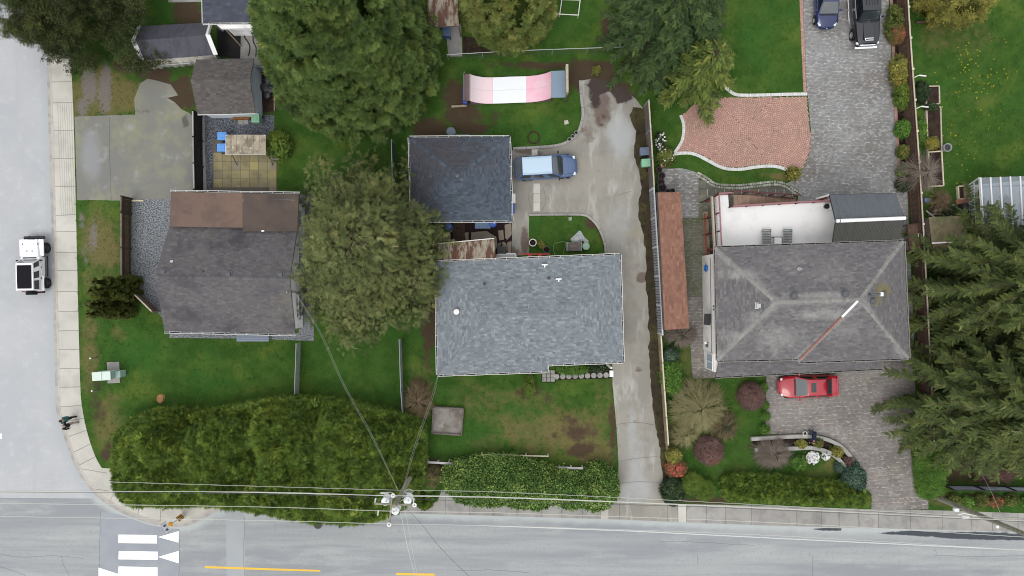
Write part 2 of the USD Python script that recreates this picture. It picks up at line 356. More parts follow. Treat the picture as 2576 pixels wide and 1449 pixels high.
M('drive', A(150, 147, 139), [('n', A(124, 118, 110), 0.9, 0.52, 0.7, 0.5), ('n', A(136, 133, 126), 0.35, 0.42, 0.62, 0.8), ('n', A(184, 184, 178), 0.6, 0.52, 0.72, 0.7, 5.0, (1.6, 0.4, 1)), ('n', A(152, 144, 116), 0.25, 0.55, 0.7, 0.45), ('a', A(172, 176, 178), 'pale', 0.8, 0.5, 0.3, 0.8, 0.8),
    ('n', A(116, 114, 110), 16.0, 0.58, 0.78, 0.45), ('a', A(106, 92, 84), 'stain', 1.2, 0.9, 0.35, 0.65, 0.9), ('a', A(58, 46, 44), 'soil', 1.1, 1.1, 0.4, 0.62, 0.95)], rough=0.85, bump=(30.0, 0.3, 0.012))
M('carport_slab', A(126, 126, 119), [('n', A(120, 120, 118), 0.4, 0.42, 0.62, 0.8), ('n', A(142, 142, 118), 0.35, 0.48, 0.66, 0.75), ('n', A(158, 160, 160), 0.8, 0.55, 0.75, 0.6), ('n', A(96, 95, 90), 14.0, 0.6, 0.78, 0.4),
    ('a', A(150, 152, 158), 'pale', 0.8, 0.4, 0.35, 0.65, 0.6), ('a', A(82, 82, 78), 'stain', 1.2, 0.9, 0.35, 0.65, 0.8)], bump=(30.0, 0.3, 0.012))
M('moss_strip', A(58, 50, 36), [('n', A(82, 78, 44), 0.7, 0.46, 0.66, 0.8), ('n', A(38, 30, 24), 2.4, 0.48, 0.68, 0.8), ('n', A(94, 66, 44), 9.0, 0.6, 0.74, 0.6), ('n', A(70, 92, 36), 1.6, 0.58, 0.7, 0.6)], rough=0.95, bump=(18.0, 0.9, 0.04))
M('paint_white', A(255, 255, 255, 1.12), [('n', A(200, 202, 204), 9.0, 0.55, 0.7, 0.8), ('n', A(160, 164, 168), 16.0, 0.62, 0.7, 0.9)], rough=0.7)
M('paint_edge', A(212, 215, 214), [('n', A(180, 184, 186), 6.0, 0.5, 0.7, 0.6)], rough=0.8)
M('paint_yellow', A(238, 190, 72), [('n', A(200, 165, 84), 7.0, 0.52, 0.72, 0.6)], rough=0.8)
M('paver', A(148, 144, 140), [('n', A(122, 118, 116), 0.28, 0.4, 0.62, 0.8), ('n', A(158, 152, 132), 0.4, 0.55, 0.72, 0.55), ('i', A(176, 170, 162), 0.62, 1.0, 0.75), ('i', A(132, 110, 104), 0.7, 1.0, 0.5)], rnd=0.1)
M('paver_grey', A(146, 147, 147), [('n', A(128, 126, 126), 0.35, 0.42, 0.66, 0.6), ('n', A(112, 107, 103), 0.22, 0.46, 0.64, 0.6), ('i', A(190, 190, 188), 0.6, 1.0, 0.6), ('i', A(122, 112, 108), 0.7, 1.0, 0.4)], rnd=0.1)
M('paver_green', A(118, 118, 106), [('n', A(98, 102, 78), 0.6, 0.4, 0.65, 0.9), ('i', A(140, 136, 130), 0.5, 1.0, 0.6)], rnd=0.1)
M('paver_red', A(180, 143, 133), [('n', A(166, 138, 126), 0.5, 0.42, 0.62, 0.8), ('i', A(190, 142, 128), 0.4, 1.0, 0.6), ('i', A(204, 174, 150), 0.7, 1.0, 0.6)], rnd=0.08)
M('joint_sand', A(102, 97, 91), [('n', A(84, 86, 66), 0.8, 0.45, 0.65, 0.7)])
M('joint_red', A(136, 108, 100), [('n', A(124, 112, 92), 0.8, 0.45, 0.65, 0.6)])
M('border_white', A(216, 218, 216), [('i', A(196, 198, 198), 0.3, 1.0, 0.7)], rnd=0.04)
M('slate_tile', A(100, 100, 94), [('n', A(112, 112, 86), 0.5, 0.45, 0.6, 0.8), ('n', A(90, 92, 96), 0.8, 0.5, 0.7, 0.7)], rnd=0.06)
M('stone_pale', A(146, 148, 138), [('n', A(122, 122, 108), 3.0, 0.45, 0.68, 0.8), ('i', A(190, 190, 182), 0.4, 1.0, 0.7)], rnd=0.12, bump=(12.0, 0.5, 0.03))
M('flagstone', A(138, 126, 114), [('n', A(150, 142, 126), 0.9, 0.5, 0.7, 0.8), ('n', A(100, 88, 80), 2.0, 0.55, 0.75, 0.7)], rnd=0.06, bump=(12.0, 0.4, 0.02))
M('patio_tile', A(146, 136, 102), [('i', A(164, 154, 98), 0.45, 1.0, 0.8), ('i', A(130, 124, 112), 0.5, 1.0, 0.8), ('n', A(118, 110, 88), 1.4, 0.45, 0.7, 0.7)], rnd=0.1, bump=(20.0, 0.3, 0.015))
M('floor_near_black', A(34, 33, 34), [('n', A(52, 50, 48), 1.2, 0.45, 0.7, 0.8)])
# roofs
def shingle(name, a, b, c, stain=None, rnd=0.12, extra=()):
    M(name, a, [('i', b, 0.45, 1.0, 0.85), ('i', c, 0.55, 1.0, 0.85), ('n', tuple(np.array(a) * 0.62), 7.0, 0.55, 0.8, 0.5), *extra] + ([stain] if stain else []), rnd=rnd, rough=0.9, spec=0.2, bump=(40.0, 0.35, 0.01))
shingle('shingle_blue', A(119, 126, 132), A(138, 146, 151), A(102, 109, 116), rnd=0.06, extra=[('i', A(154, 162, 167), 0.8, 1.0, 0.6)])
shingle('shingle_garage', A(76, 85, 96), A(90, 101, 113), A(62, 69, 80), ('a', A(74, 68, 70), 'stain', 1.1, 0.7, 0.1, 0.95, 0.7), rnd=0.08)
shingle('shingle_grey', A(98, 96, 98), A(110, 108, 108), A(86, 84, 87), ('n', A(68, 66, 72), 0.28, 0.5, 0.68, 0.8), rnd=0.08, extra=[('n', A(120, 114, 98), 0.35, 0.55, 0.72, 0.4)])
shingle('shingle_streaked', A(106, 104, 106), A(122, 121, 121), A(92, 90, 93), ('a', A(160, 159, 155), 'pale', 2.2, 1.1, 0.2, 1.1, 0.75), rnd=0.07, extra=[('a', A(124, 116, 78), 'moss', 1.2, 0.7, 0.4, 0.9, 0.8)])
shingle('shingle_shed', A(92, 88, 86), A(104, 100, 96), A(78, 75, 76), ('n', A(120, 74, 54), 0.8, 0.6, 0.72, 0.55), rnd=0.08)
shingle('shingle_dark', A(74, 78, 90), A(86, 92, 106), A(62, 66, 76), rnd=0.08)
shingle('shingle_cap_pale', A(138, 137, 133), A(148, 147, 143), A(124, 123, 121), rnd=0.07); shingle('shingle_cap_blue', A(120, 127, 133), A(138, 145, 150), A(106, 113, 119), rnd=0.07)
shingle('shingle_terracotta', A(136, 100, 85), A(150, 112, 96), A(120, 88, 77), rnd=0.09)
M('roll_roof', A(116, 96, 86), [('n', A(98, 84, 78), 0.5, 0.42, 0.65, 0.8), ('n', A(84, 74, 72), 1.6, 0.55, 0.72, 0.6), ('n', A(132, 108, 94), 0.25, 0.5, 0.7, 0.6)], bump=(40.0, 0.3, 0.01))
M('roll_roof_dark', A(92, 80, 74), [('n', A(76, 68, 66), 0.5, 0.42, 0.65, 0.8), ('n', A(108, 96, 78), 0.8, 0.52, 0.7, 0.6)], bump=(40.0, 0.3, 0.01))
M('roof_deck', A(60, 60, 62))
M('gutter_white', A(226, 226, 224), [('n', A(190, 188, 182), 4.0, 0.55, 0.75, 0.5)], rough=0.5)
M('gutter_inside', A(40, 42, 44)); M('gutter_grey', A(150, 148, 142), rough=0.6); M('gutter_dark', A(58, 54, 52), rough=0.6)
M('stucco_white', A(246, 242, 238), [('n', A(210, 206, 202), 0.7, 0.45, 0.7, 0.6)], bump=(40.0, 0.3, 0.01))
M('siding_white', A(255, 255, 255, 1.2), [('n', A(200, 202, 204), 1.2, 0.5, 0.7, 0.5)])
M('siding_blue', A(214, 226, 234), [('n', A(170, 184, 194), 1.2, 0.5, 0.7, 0.5)])
M('siding_grey', A(176, 182, 188))
M('vent_metal', A(92, 94, 100), rough=0.5, metallic=0.2); M('vent_pale', A(180, 182, 184), rough=0.5); M('vent_white', A(240, 240, 240), rough=0.5)
M('flashing', A(196, 198, 204), rough=0.4, metallic=0.5); M('flashing_red', A(150, 92, 78), [('n', A(180, 120, 100), 5.0, 0.5, 0.7, 0.7)], rough=0.7)
M('vinyl_deck', A(232, 231, 230), [('n', A(206, 205, 206), 0.4, 0.46, 0.68, 0.75), ('n', A(190, 188, 188), 1.5, 0.6, 0.8, 0.5)], rough=0.6)
M('rail_rose', A(150, 108, 112), [('n', A(124, 84, 88), 1.8, 0.5, 0.7, 0.7)], rough=0.7); M('rail_maroon', A(96, 52, 54), rough=0.7)
M('stair_wood', A(150, 124, 108), [('n', A(124, 108, 88), 3.0, 0.45, 0.7, 0.7)], rnd=0.12)
M('white_trim', A(240, 240, 240), rough=0.5); M('black_trim', A(34, 33, 36), rough=0.5)
M('poly_grey', A(92, 98, 104), [('n', A(78, 84, 88), 1.5, 0.45, 0.7, 0.7, 4.0, (3, 0.4, 1))], rough=0.45, spec=0.5)
M('poly_dark', A(66, 66, 62), [('n', A(54, 58, 52), 1.5, 0.45, 0.7, 0.7, 4.0, (3, 0.4, 1))], rough=0.45, spec=0.5)
M('rust_metal', A(168, 160, 144), [('n', A(92, 58, 46), 0.9, 0.44, 0.56, 0.9, 6.0, (2.5, 0.6, 1)), ('n', A(116, 74, 56), 3.0, 0.5, 0.66, 0.7, 5.0, (3, 0.5, 1)), ('n', A(180, 176, 166), 2.0, 0.6, 0.75, 0.6)], rough=0.8, rnd=0.05)
# wood
def wood(name, a, b, rnd=0.12, st=(1, 1, 1)):
    M(name, a, [('n', b, 5.0, 0.42, 0.7, 0.8, 5.0, st), ('n', tuple(np.array(a) * 0.6), 18.0, 0.56, 0.76, 0.5)], rnd=rnd, rough=0.9, spec=0.15)
wood('wood_grey', A(116, 108, 104), A(88, 80, 78)); wood('wood_brown', A(96, 76, 66), A(70, 54, 48)); wood('wood_pale', A(192, 182, 164), A(166, 154, 136)); wood('wood_dark', A(72, 58, 50), A(50, 40, 36))
wood('wood_tan', A(160, 146, 124), A(134, 120, 98)); wood('wood_white', A(200, 200, 200), A(174, 176, 180)); wood('wood_post', A(146, 145, 130), A(116, 114, 100), 0.05); wood('wood_red', A(142, 78, 70), A(112, 58, 52)); wood('wood_orange', A(140, 96, 58), A(112, 76, 50))
wood('wood_slat', A(150, 152, 158), A(120, 122, 128)); wood('wood_cream', A(214, 206, 180), A(190, 180, 154), 0.06)
M('fence_black', A(30, 28, 30), [('n', A(46, 42, 42), 2.0, 0.5, 0.7, 0.7)]); M('fence_slat_green', A(140, 152, 144), [('n', A(116, 130, 122), 2.0, 0.45, 0.7, 0.7)]); M('fence_slat_grey', A(132, 140, 150), [('n', A(112, 120, 132), 2.0, 0.45, 0.7, 0.7)])
M('fence_teal', A(48, 70, 66)); M('panel_grey', A(160, 168, 180), rough=0.5); M('galvanised', A(172, 176, 176), rough=0.45, metallic=0.5); M('galv_dark', A(108, 112, 112), rough=0.5, metallic=0.4)
# things
def plain(name, c, rough=0.5, spec=0.4, k=1.0, **kw): M(name, A(*c, k), rough=rough, spec=spec, **kw)
for n, c, r in [('car_white', (238, 240, 244), 0.3), ('car_red', (168, 10, 36), 0.28), ('car_blue', (70, 94, 132), 0.3), ('car_navy', (24, 37, 84), 0.25), ('car_black', (18, 20, 26), 0.25), ('van_roof', (176, 200, 220), 0.35)]:
    M(n, A(*c), rough=r, spec=0.5, coat=0.25 if n in ('car_black', 'car_navy', 'car_blue') else 0.6)
M('soft_top', A(16, 14, 22), [('n', A(24, 22, 30), 20.0, 0.4, 0.7, 0.6)], rough=0.8, spec=0.15)
M('car_glass', A(40, 48, 50), rough=0.04, spec=1.0, coat=1.0); M('car_glass_dark', A(18, 20, 24), rough=0.06, spec=0.7); M('car_trim', A(34, 34, 38), rough=0.5); M('chrome', (0.75, 0.76, 0.78), rough=0.15, metallic=1.0)
M('tyre', A(26, 26, 28), rough=0.85); M('rim_dark', A(60, 60, 66), rough=0.3, metallic=0.6); M('rim_silver', A(170, 172, 176), rough=0.3, metallic=0.7); M('lamp_clear', A(215, 222, 226), rough=0.1, spec=0.9, coat=1.0); M('lamp_red', A(190, 30, 34), rough=0.15, coat=1.0)
M('cabinet', A(206, 222, 214), [('n', A(190, 206, 198), 2.0, 0.5, 0.7, 0.5)], rough=0.5); M('cabinet_side', A(150, 176, 168), rough=0.5)
for n, c in [('bin_blue', (88, 150, 224)), ('bin_green', (128, 176, 146)), ('bin_grey', (92, 104, 126)), ('bin_mint', (130, 184, 150)), ('barrel_blue', (44, 88, 172)), ('tub_blue', (92, 116, 150)), ('plastic_red', (200, 52, 62)), ('plastic_white', (232, 232, 230)), ('plastic_black', (30, 30, 32)),
             ('ring_white', (226, 224, 220)), ('pot_green', (60, 74, 70)), ('lid_green', (150, 178, 154)), ('barrel_slate', (90, 104, 116)), ('ramp_blue', (122, 142, 162)), ('sign_yellow', (232, 172, 40)), ('sign_white', (232, 236, 246)), ('sign_black', (24, 24, 28)), ('steel_pole', (212, 214, 218)),
             ('hose_blue', (36, 110, 190)), ('tarp_blue', (42, 66, 150)), ('cushion', (190, 190, 190)), ('bench_blue', (124, 136, 156)), ('hydro_white', (238, 242, 246)), ('pipe_white', (224, 226, 226)), ('pot_grey', (150, 158, 158)), ('clay', (150, 100, 78)), ('window_grey', (156, 172, 180)), ('frame_dark', (44, 42, 46))]:
    plain(n, c)
M('ramp_pink', A(244, 216, 222), [('n', A(236, 226, 230), 0.5, 0.42, 0.6, 0.8), ('n', A(226, 198, 206), 2.0, 0.6, 0.8, 0.4)], rough=0.6); M('ramp_rose', A(246, 190, 208), [('n', A(238, 212, 222), 0.45, 0.45, 0.62, 0.8), ('n', A(226, 176, 194), 2.0, 0.6, 0.8, 0.4)], rough=0.6)
M('ramp_white', A(244, 248, 252), [('n', A(226, 232, 238), 0.9, 0.5, 0.75, 0.5), ('n', A(206, 210, 214), 6.0, 0.68, 0.8, 0.5)], rough=0.6); M('ramp_brown', A(112, 96, 98), [('n', A(86, 64, 62), 2.0, 0.5, 0.7, 0.7)])
M('bag_black', A(24, 24, 34), rough=0.25, spec=0.8, bump=(7.0, 1.0, 0.08)); M('tarp_grey', A(176, 180, 180), [('n', A(136, 142, 146), 6.0, 0.48, 0.66, 0.8)], rough=0.4, bump=(5.0, 1.0, 0.1)); M('tarp_white', A(200, 198, 188), [('n', A(150, 146, 130), 2.0, 0.48, 0.68, 0.8)], bump=(6.0, 0.8, 0.06))
M('tent_dark', A(78, 78, 88), [('n', A(62, 62, 72), 1.0, 0.42, 0.66, 0.8, 4.0, (3, 0.5, 1)), ('n', A(96, 96, 104), 2.0, 0.58, 0.75, 0.6)], rough=0.5)
M('canopy', A(166, 156, 138), [('n', A(120, 110, 98), 1.6, 0.46, 0.62, 0.85), ('n', A(212, 206, 190), 2.4, 0.56, 0.7, 0.8)]); M('sand_wet', A(138, 134, 128), [('n', A(104, 94, 86), 0.8, 0.48, 0.66, 0.9), ('n', A(168, 166, 160), 1.5, 0.58, 0.72, 0.6)])
M('iron', A(64, 62, 60), rough=0.6, metallic=0.3); M('insulator', A(244, 244, 244), rough=0.2); M('wire_pale', A(196, 198, 190), rough=0.5); M('wire_mid', A(140, 143, 138), rough=.6); M('wire_dark', A(70, 72, 74), rough=0.6); M('hose_green', A(130, 160, 110)); M('hose_black', A(24, 24, 26)); M('stump', A(176, 132, 90), [('n', A(120, 84, 56), 8.0, 0.45, 0.68, 0.8)])
M('bark', A(86, 74, 62), [('n', A(58, 48, 42), 8.0, 0.42, 0.68, 0.8)], rough=0.95); M('bare_twig', A(142, 126, 96), [('i', A(112, 96, 72), 0.3, 1.0, 0.8)], rnd=0.1); M('pale_twig', A(164, 158, 116), [('i', A(136, 132, 92), 0.3, 1.0, 0.8)], rnd=0.1)
M('skin', A(212, 160, 134), rough=0.6); M('hair_dark', A(48, 40, 36), rough=0.6); M('hair_pale', A(190, 186, 186), rough=0.6); M('jacket_teal', A(62, 104, 106)); M('jacket_black', A(26, 26, 34)); M('trousers_black', A(28, 28, 32)); M('trousers_grey', A(168, 150, 142)); M('shoe_black', A(22, 22, 24)); M('jeans', A(62, 76, 104)); M('jacket_navy', A(26, 30, 50)); M('shoe_pale', A(206, 190, 170)); M('shirt_pale', A(214, 212, 224)); M('glove', A(226, 226, 236))
pane('glass_pane', (0.86, 0.9, 0.92), 0.35, 0.03, A(120, 128, 138)); pane('glass_clear', (0.8, 0.86, 0.86), 0.25, 0.03, A(130, 150, 146)); pane('poly_pane', (0.42, 0.44, 0.46), 0.5, 0.2, A(78, 84, 92)); pane('poly_pane_dark', (0.34, 0.35, 0.34), 0.5, 0.2, A(58, 60, 56))
# foliage: each kind in a few tones
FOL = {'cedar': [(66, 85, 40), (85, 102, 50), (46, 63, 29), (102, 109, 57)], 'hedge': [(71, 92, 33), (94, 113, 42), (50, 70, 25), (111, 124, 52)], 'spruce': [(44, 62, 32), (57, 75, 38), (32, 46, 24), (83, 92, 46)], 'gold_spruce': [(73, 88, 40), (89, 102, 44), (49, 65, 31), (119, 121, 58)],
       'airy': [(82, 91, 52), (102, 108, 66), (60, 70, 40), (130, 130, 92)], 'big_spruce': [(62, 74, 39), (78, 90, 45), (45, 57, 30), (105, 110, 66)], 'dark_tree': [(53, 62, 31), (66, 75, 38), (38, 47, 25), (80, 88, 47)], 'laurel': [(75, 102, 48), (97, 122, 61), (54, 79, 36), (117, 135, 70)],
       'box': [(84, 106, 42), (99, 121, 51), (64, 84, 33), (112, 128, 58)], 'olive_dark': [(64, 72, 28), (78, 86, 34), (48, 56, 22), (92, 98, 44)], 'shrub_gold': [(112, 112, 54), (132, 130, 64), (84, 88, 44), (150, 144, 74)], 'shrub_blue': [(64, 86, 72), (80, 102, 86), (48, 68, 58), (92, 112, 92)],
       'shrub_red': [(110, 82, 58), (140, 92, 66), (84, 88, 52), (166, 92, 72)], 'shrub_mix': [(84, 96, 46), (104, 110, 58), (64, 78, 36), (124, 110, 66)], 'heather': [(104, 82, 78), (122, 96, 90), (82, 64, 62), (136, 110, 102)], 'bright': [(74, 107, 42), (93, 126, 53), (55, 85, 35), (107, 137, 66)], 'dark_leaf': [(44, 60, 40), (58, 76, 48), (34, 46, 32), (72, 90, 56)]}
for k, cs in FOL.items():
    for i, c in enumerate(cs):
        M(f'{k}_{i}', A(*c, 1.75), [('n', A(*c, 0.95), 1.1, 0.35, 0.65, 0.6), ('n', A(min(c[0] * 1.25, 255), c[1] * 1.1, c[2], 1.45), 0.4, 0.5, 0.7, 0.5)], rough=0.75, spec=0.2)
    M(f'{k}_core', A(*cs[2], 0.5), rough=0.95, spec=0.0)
# ---------------------------------------------------------------- ground, roads, pavements
ZR = -0.12
gutter_edge = smooth_line([(112, -70), (115, 100), (116, 197), (124, 483), (133, 833), (136, 966), (138, 1026), (147, 1066), (167, 1126), (187, 1176), (213, 1219), (247, 1256), (277, 1276), (320, 1299), (367, 1316), (405, 1324), (433, 1327), (473, 1323), (507, 1309), (533, 1293), (567, 1282)], 4)
south_edge = [(567, 1282), (700, 1285), (860, 1290), (1037, 1292), (1288, 1299), (1558, 1307), (1776, 1316), (1932, 1322), (2165, 1328), (2365, 1333), (2576, 1339), (2680, 1342)]
kerb_line = [(x, y) for x, y in gutter_edge] + south_edge[1:]
G = PL(kerb_line, 0.0)
road_side = Polygon(np.vstack([PL([(-400, -400), (112, -400)]), PL([p for p in gutter_edge if p[1] < 1255]), PL([(246, 1255), (100, 1254), (-400, 1252)])]))
road_main = Polygon(np.vstack([PL([(-400, 1252), (100, 1254), (246, 1255)]), PL([p for p in gutter_edge if p[1] >= 1255]), PL(south_edge[1:]), PL([(3000, 1352), (3000, 1900), (-400, 1900)])]))
struct('ground', (np.array([[-700, -700, -0.3], [700, -700, -0.3], [700, 700, -0.3], [-700, 700, -0.3]]), np.array([[0, 1, 2], [0, 2, 3]])), 'outer_ground')
edge_l = LineString(G)
def edge_field(d0):
    def fn(p): return np.clip(1 - shapely.distance(edge_l, shapely.points(p)) / d0, 0, 1)
    return fn
m, fl = sheet(road_side, ZR, 0.6, {'edge': edge_field(0.9)})
struct('side_road', m, 'side_road', fl)
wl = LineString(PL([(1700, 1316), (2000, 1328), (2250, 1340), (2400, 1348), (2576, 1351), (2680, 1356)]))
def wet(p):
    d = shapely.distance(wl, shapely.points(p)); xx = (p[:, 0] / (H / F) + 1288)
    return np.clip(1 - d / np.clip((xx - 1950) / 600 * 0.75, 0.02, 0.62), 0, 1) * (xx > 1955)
holes = [Polygon(PL(q)) for q in ([(250, 1288), (252, 1460), (450, 1460), (449, 1332), (433, 1331), (405, 1328), (367, 1320), (330, 1306), (300, 1296)], [(566, 1289), (569, 1460), (616, 1460), (612, 1290)])]
rm = road_main.difference(holes[0]).difference(holes[1])
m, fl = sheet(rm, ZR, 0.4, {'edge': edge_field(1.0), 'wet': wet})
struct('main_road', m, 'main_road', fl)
struct('road_patch', sheet(holes[0], ZR, 0.8)[0], 'asphalt_patch'); struct('road_patch', sheet(holes[1], ZR, 0.8)[0], 'asphalt_patch_pale')
def crack(pts, w=0.022, z=ZR + 0.004, name='crack', seed=0):
    p = PL(smooth_line(pts, 10), z); k = np.arange(len(p))
    p = p + 0.05 * (np.c_[meshkit.noise(np.c_[p * 2.2, np.full(len(p), seed)], 1), meshkit.noise(np.c_[p * 2.2, np.full(len(p), seed)], 2)] - 0.5)
    return prism(LineString(p).buffer(w / 2), z - 0.003, z)
road_cracks = [[(0, 1395), (60, 1402), (130, 1398), (210, 1405)], [(0, 1425), (45, 1440), (70, 1452)], [(155, 1395), (160, 1420), (175, 1449)], [(1660, 1362), (1760, 1364), (1830, 1368), (1900, 1372)], [(2350, 1397), (2460, 1400), (2576, 1398)], [(2350, 1376), (2358, 1396)], [(252, 1288), (251, 1360), (251, 1449)], [(450, 1330), (451, 1400), (450, 1449)], [(1755, 1395), (1756, 1420)], [(1150, 1436), (1240, 1434), (1330, 1440)], [(615, 1300), (613, 1400), (616, 1449)], [(2045, 1400), (2044, 1449)]]
struct('road_crack', join(*[crack(c, 0.022 if i > 5 else 0.018, seed=i) for i, c in enumerate(road_cracks)]), 'crack', kind='structure')
# painted markings
def paint(name, pts, m, label, group=None, z=ZR + 0.004):
    single(name, prism(Polygon(PL(pts, z)), z - 0.003, z), m, label, 'road marking', group)
for i, (pts, lab) in enumerate([([(298, 1345), (395, 1346), (395, 1367), (297, 1366)], 'top white bar of the zebra crossing, next to the kerb'), ([(299, 1386), (397, 1388), (397, 1408), (298, 1407)], 'middle white bar of the zebra crossing'), ([(298, 1425), (396, 1427), (396, 1449), (297, 1448)], 'lowest white bar of the zebra crossing, at the picture edge')]):
    paint('crosswalk_bar', pts, 'paint_white', lab, 'white bars of the crossing')
for pts, lab in [([(398, 1351), (450, 1336), (449, 1365)], 'upper white triangle pointing left at the zebra crossing'), ([(398, 1401), (450, 1386), (450, 1417)], 'lower white triangle pointing left at the zebra crossing'), ([(248, 1428), (297, 1444), (297, 1452), (248, 1470)], 'white triangle pointing right, left of the zebra crossing')]:
    paint('crossing_triangle', pts, 'paint_white', lab, 'white triangles before the crossing')
paint('stop_line', [(-8, 1091), (5, 1091), (5, 1104), (-8, 1104)], 'paint_white', 'short white mark on the side road at the left picture edge')
paint('centre_line_dash', [(512, 1426), (518, 1424), (660, 1429), (806, 1434), (806, 1438), (660, 1434), (518, 1429)], 'paint_yellow', 'long yellow centre line dash right of the zebra crossing', 'yellow centre line')
paint('centre_line_dash', [(996, 1441), (1094, 1443), (1093, 1448), (996, 1446)], 'paint_yellow', 'short yellow centre line dash below the utility pole', 'yellow centre line')
paint('lane_edge_line', [(1200, 1320.6), (1600, 1335.6), (2000, 1355.6), (2580, 1383), (2680, 1388), (2680, 1390), (2580, 1385), (2000, 1357.4), (1600, 1337.4), (1200, 1322.4)], 'paint_edge', 'thin white edge line along the right half of the main road')
mh = P(800, 1320, ZR); t = Thing('manhole', 'round dark manhole cover in the road below the big hedge', 'manhole', mh)
t.part('cover', lathe([(0.0, 0.012), (0.3, 0.012), (0.31, 0.004)], mh, 28), 'iron'); t.part('rim', lathe([(0.315, 0.0), (0.315, 0.014), (0.36, 0.014), (0.365, 0.0)], mh, 28), 'galv_dark')
# gutter pan, kerb and pavement of the side street
GL = LineString(PL(gutter_edge)); GS = LineString(np.vstack([PL(gutter_edge)[-1:], PL(south_edge[1:])]))
def band(line, a, b):
    x = line.buffer(b, single_sided=True, join_style='mitre') if b > 0 else Polygon()
    return x.difference(line.buffer(a, single_sided=True, join_style='mitre')) if a > 0 else x
gp = band(GL, 0, 0.30); kb = band(GL, 0.30, 0.46)
struct('gutter', prism(gp.buffer(0.0), ZR - 0.1, ZR + 0.012), 'gutter')
back = smooth_line([(170, -70), (178, 130), (185, 293), (190, 483), (196, 740), (202, 966), (208, 1033), (222, 1096), (240, 1148), (256, 1177), (281, 1179), (288, 1230), (310, 1272), (420, 1281), (567, 1275)][:10], 5)
back = [tuple(p) for p in back] + [(281, 1179), (288, 1200), (300, 1240), (330, 1262), (420, 1272), (567, 1268)]
walk = Polygon(np.vstack([PL(back), np.array(GL.coords)[::-1]])).buffer(0).difference(GL.buffer(0.46, single_sided=True, join_style='mitre').buffer(0.001))
walk = max(getattr(walk, 'geoms', [walk]), key=lambda g: g.area)
cuts = [((90, y0), (215, y1)) for y0, y1 in [(-30, -31), (60, 59), (154, 152), (207, 205), (260, 257), (329, 327), (401, 397), (470, 468), (544, 539), (584, 582), (636, 634), (682, 680), (735, 733), (785, 783), (835, 830), (881, 879), (928, 926), (975, 973), (1028, 1019)]] + [((130, 1067), (222, 1050)), ((140, 1110), (235, 1076)), ((160, 1150), (245, 1108)), ((170, 1185), (252, 1143)), ((186, 1176), (268, 1190)), ((210, 1226), (310, 1240)), ((268, 1285), (290, 1230)), ((290, 1300), (330, 1240)), ((404, 1340), (404, 1240)), ((345, 1330), (352, 1240))]
bl = shapely.union_all([LineString(PL(c)).buffer(0.011) for c in cuts])
ribbed = Polygon(PL([(150, 262), (180, 262), (186, 545), (158, 536)]))
pav = struct('pavement', sheet(walk, -0.03, 1.0)[0], 'joint_sand')
k = 0
for g in walk.difference(bl).geoms:
    if g.area < 0.02: continue
    g = g.buffer(-0.004, join_style='mitre')
    if 262 < (724.5 - g.centroid.y / (H / F)) < 540:       # the lowered stretch: ribbed along its length
        x0, y0, x1, y1 = g.bounds; ribs = [LineString(PL([(127 + j * 5.6 + 18, 250), (132 + j * 5.6 + 22.5, 550)])).buffer(0.008) for j in range(0, 8)]
        g2 = g.difference(shapely.union_all(ribs)); struct('slab', prism(g2, -0.05, 0.006), 'concrete', parent=pav, kind=None)
    else: struct('slab', prism(g, -0.05, 0.006 + 0.004 * R.random()), 'concrete', parent=pav, kind=None)
kj = shapely.union_all([LineString(PL(c)).buffer(0.008) for c in cuts[::3]])
kp = struct('kerb', prism(kb, ZR - 0.1, -0.012), 'joint_sand')
for g in kb.difference(kj).geoms:
    if g.area > 0.02: struct('kerb_stone', prism(g.buffer(0.002), ZR - 0.1, 0.012), 'curb', parent=kp, kind=None)
# pavement along the main road
stop = [(1030, 1268), (1100, 1262), (1110, 1236), (1140, 1236), (1146, 1266), (1288, 1267), (1558, 1266), (1725, 1268), (1932, 1272), (2192, 1281), (2335, 1283), (2576, 1291), (2680, 1294)]
w2 = Polygon(np.vstack([PL(stop), np.array(GS.coords)[::-1][: -6]])).buffer(0)
w2 = Polygon(np.vstack([PL([(560, 1262), (1030, 1262)]), PL(stop), PL(south_edge[::-1])])).buffer(0)
pav2 = struct('pavement', sheet(w2, -0.028, 1.2)[0], 'joint_sand')
xs = [640, 700, 760, 820, 880, 940, 1000, 1060, 1120, 1180, 1240, 1300, 1363, 1413, 1465, 1510, 1531, 1558, 1678, 1705, 1726, 1776, 1825, 1890, 2004, 2065, 2110, 2160, 2209, 2290, 2370, 2444, 2495, 2560, 2620]
bl = shapely.union_all([LineString(PL([(x, 1225), (x + 1, 1350)])).buffer(0.012) for x in xs] + [LineString(PL([(2150, 1285), (2370, 1296), (2700, 1308)])).buffer(0.01)])
pale = {1510: 1, 1705: 1}
for g in getattr(w2.difference(bl), 'geoms', [w2]):
    if g.area < 0.05: continue
    cx = g.centroid.x / (H / F) + 1288
    pal = 1510 < cx < 1531 or 1705 < cx < 1726
    struct('slab', prism(g.buffer(-0.003, join_style='mitre'), ZR - 0.1, 0.004 + 0.012 * R.random() * (not 1531 < cx < 1705)), 'concrete' if pal else 'drive' if 1531 < cx < 1705 else 'concrete_old', parent=pav2, kind=None)

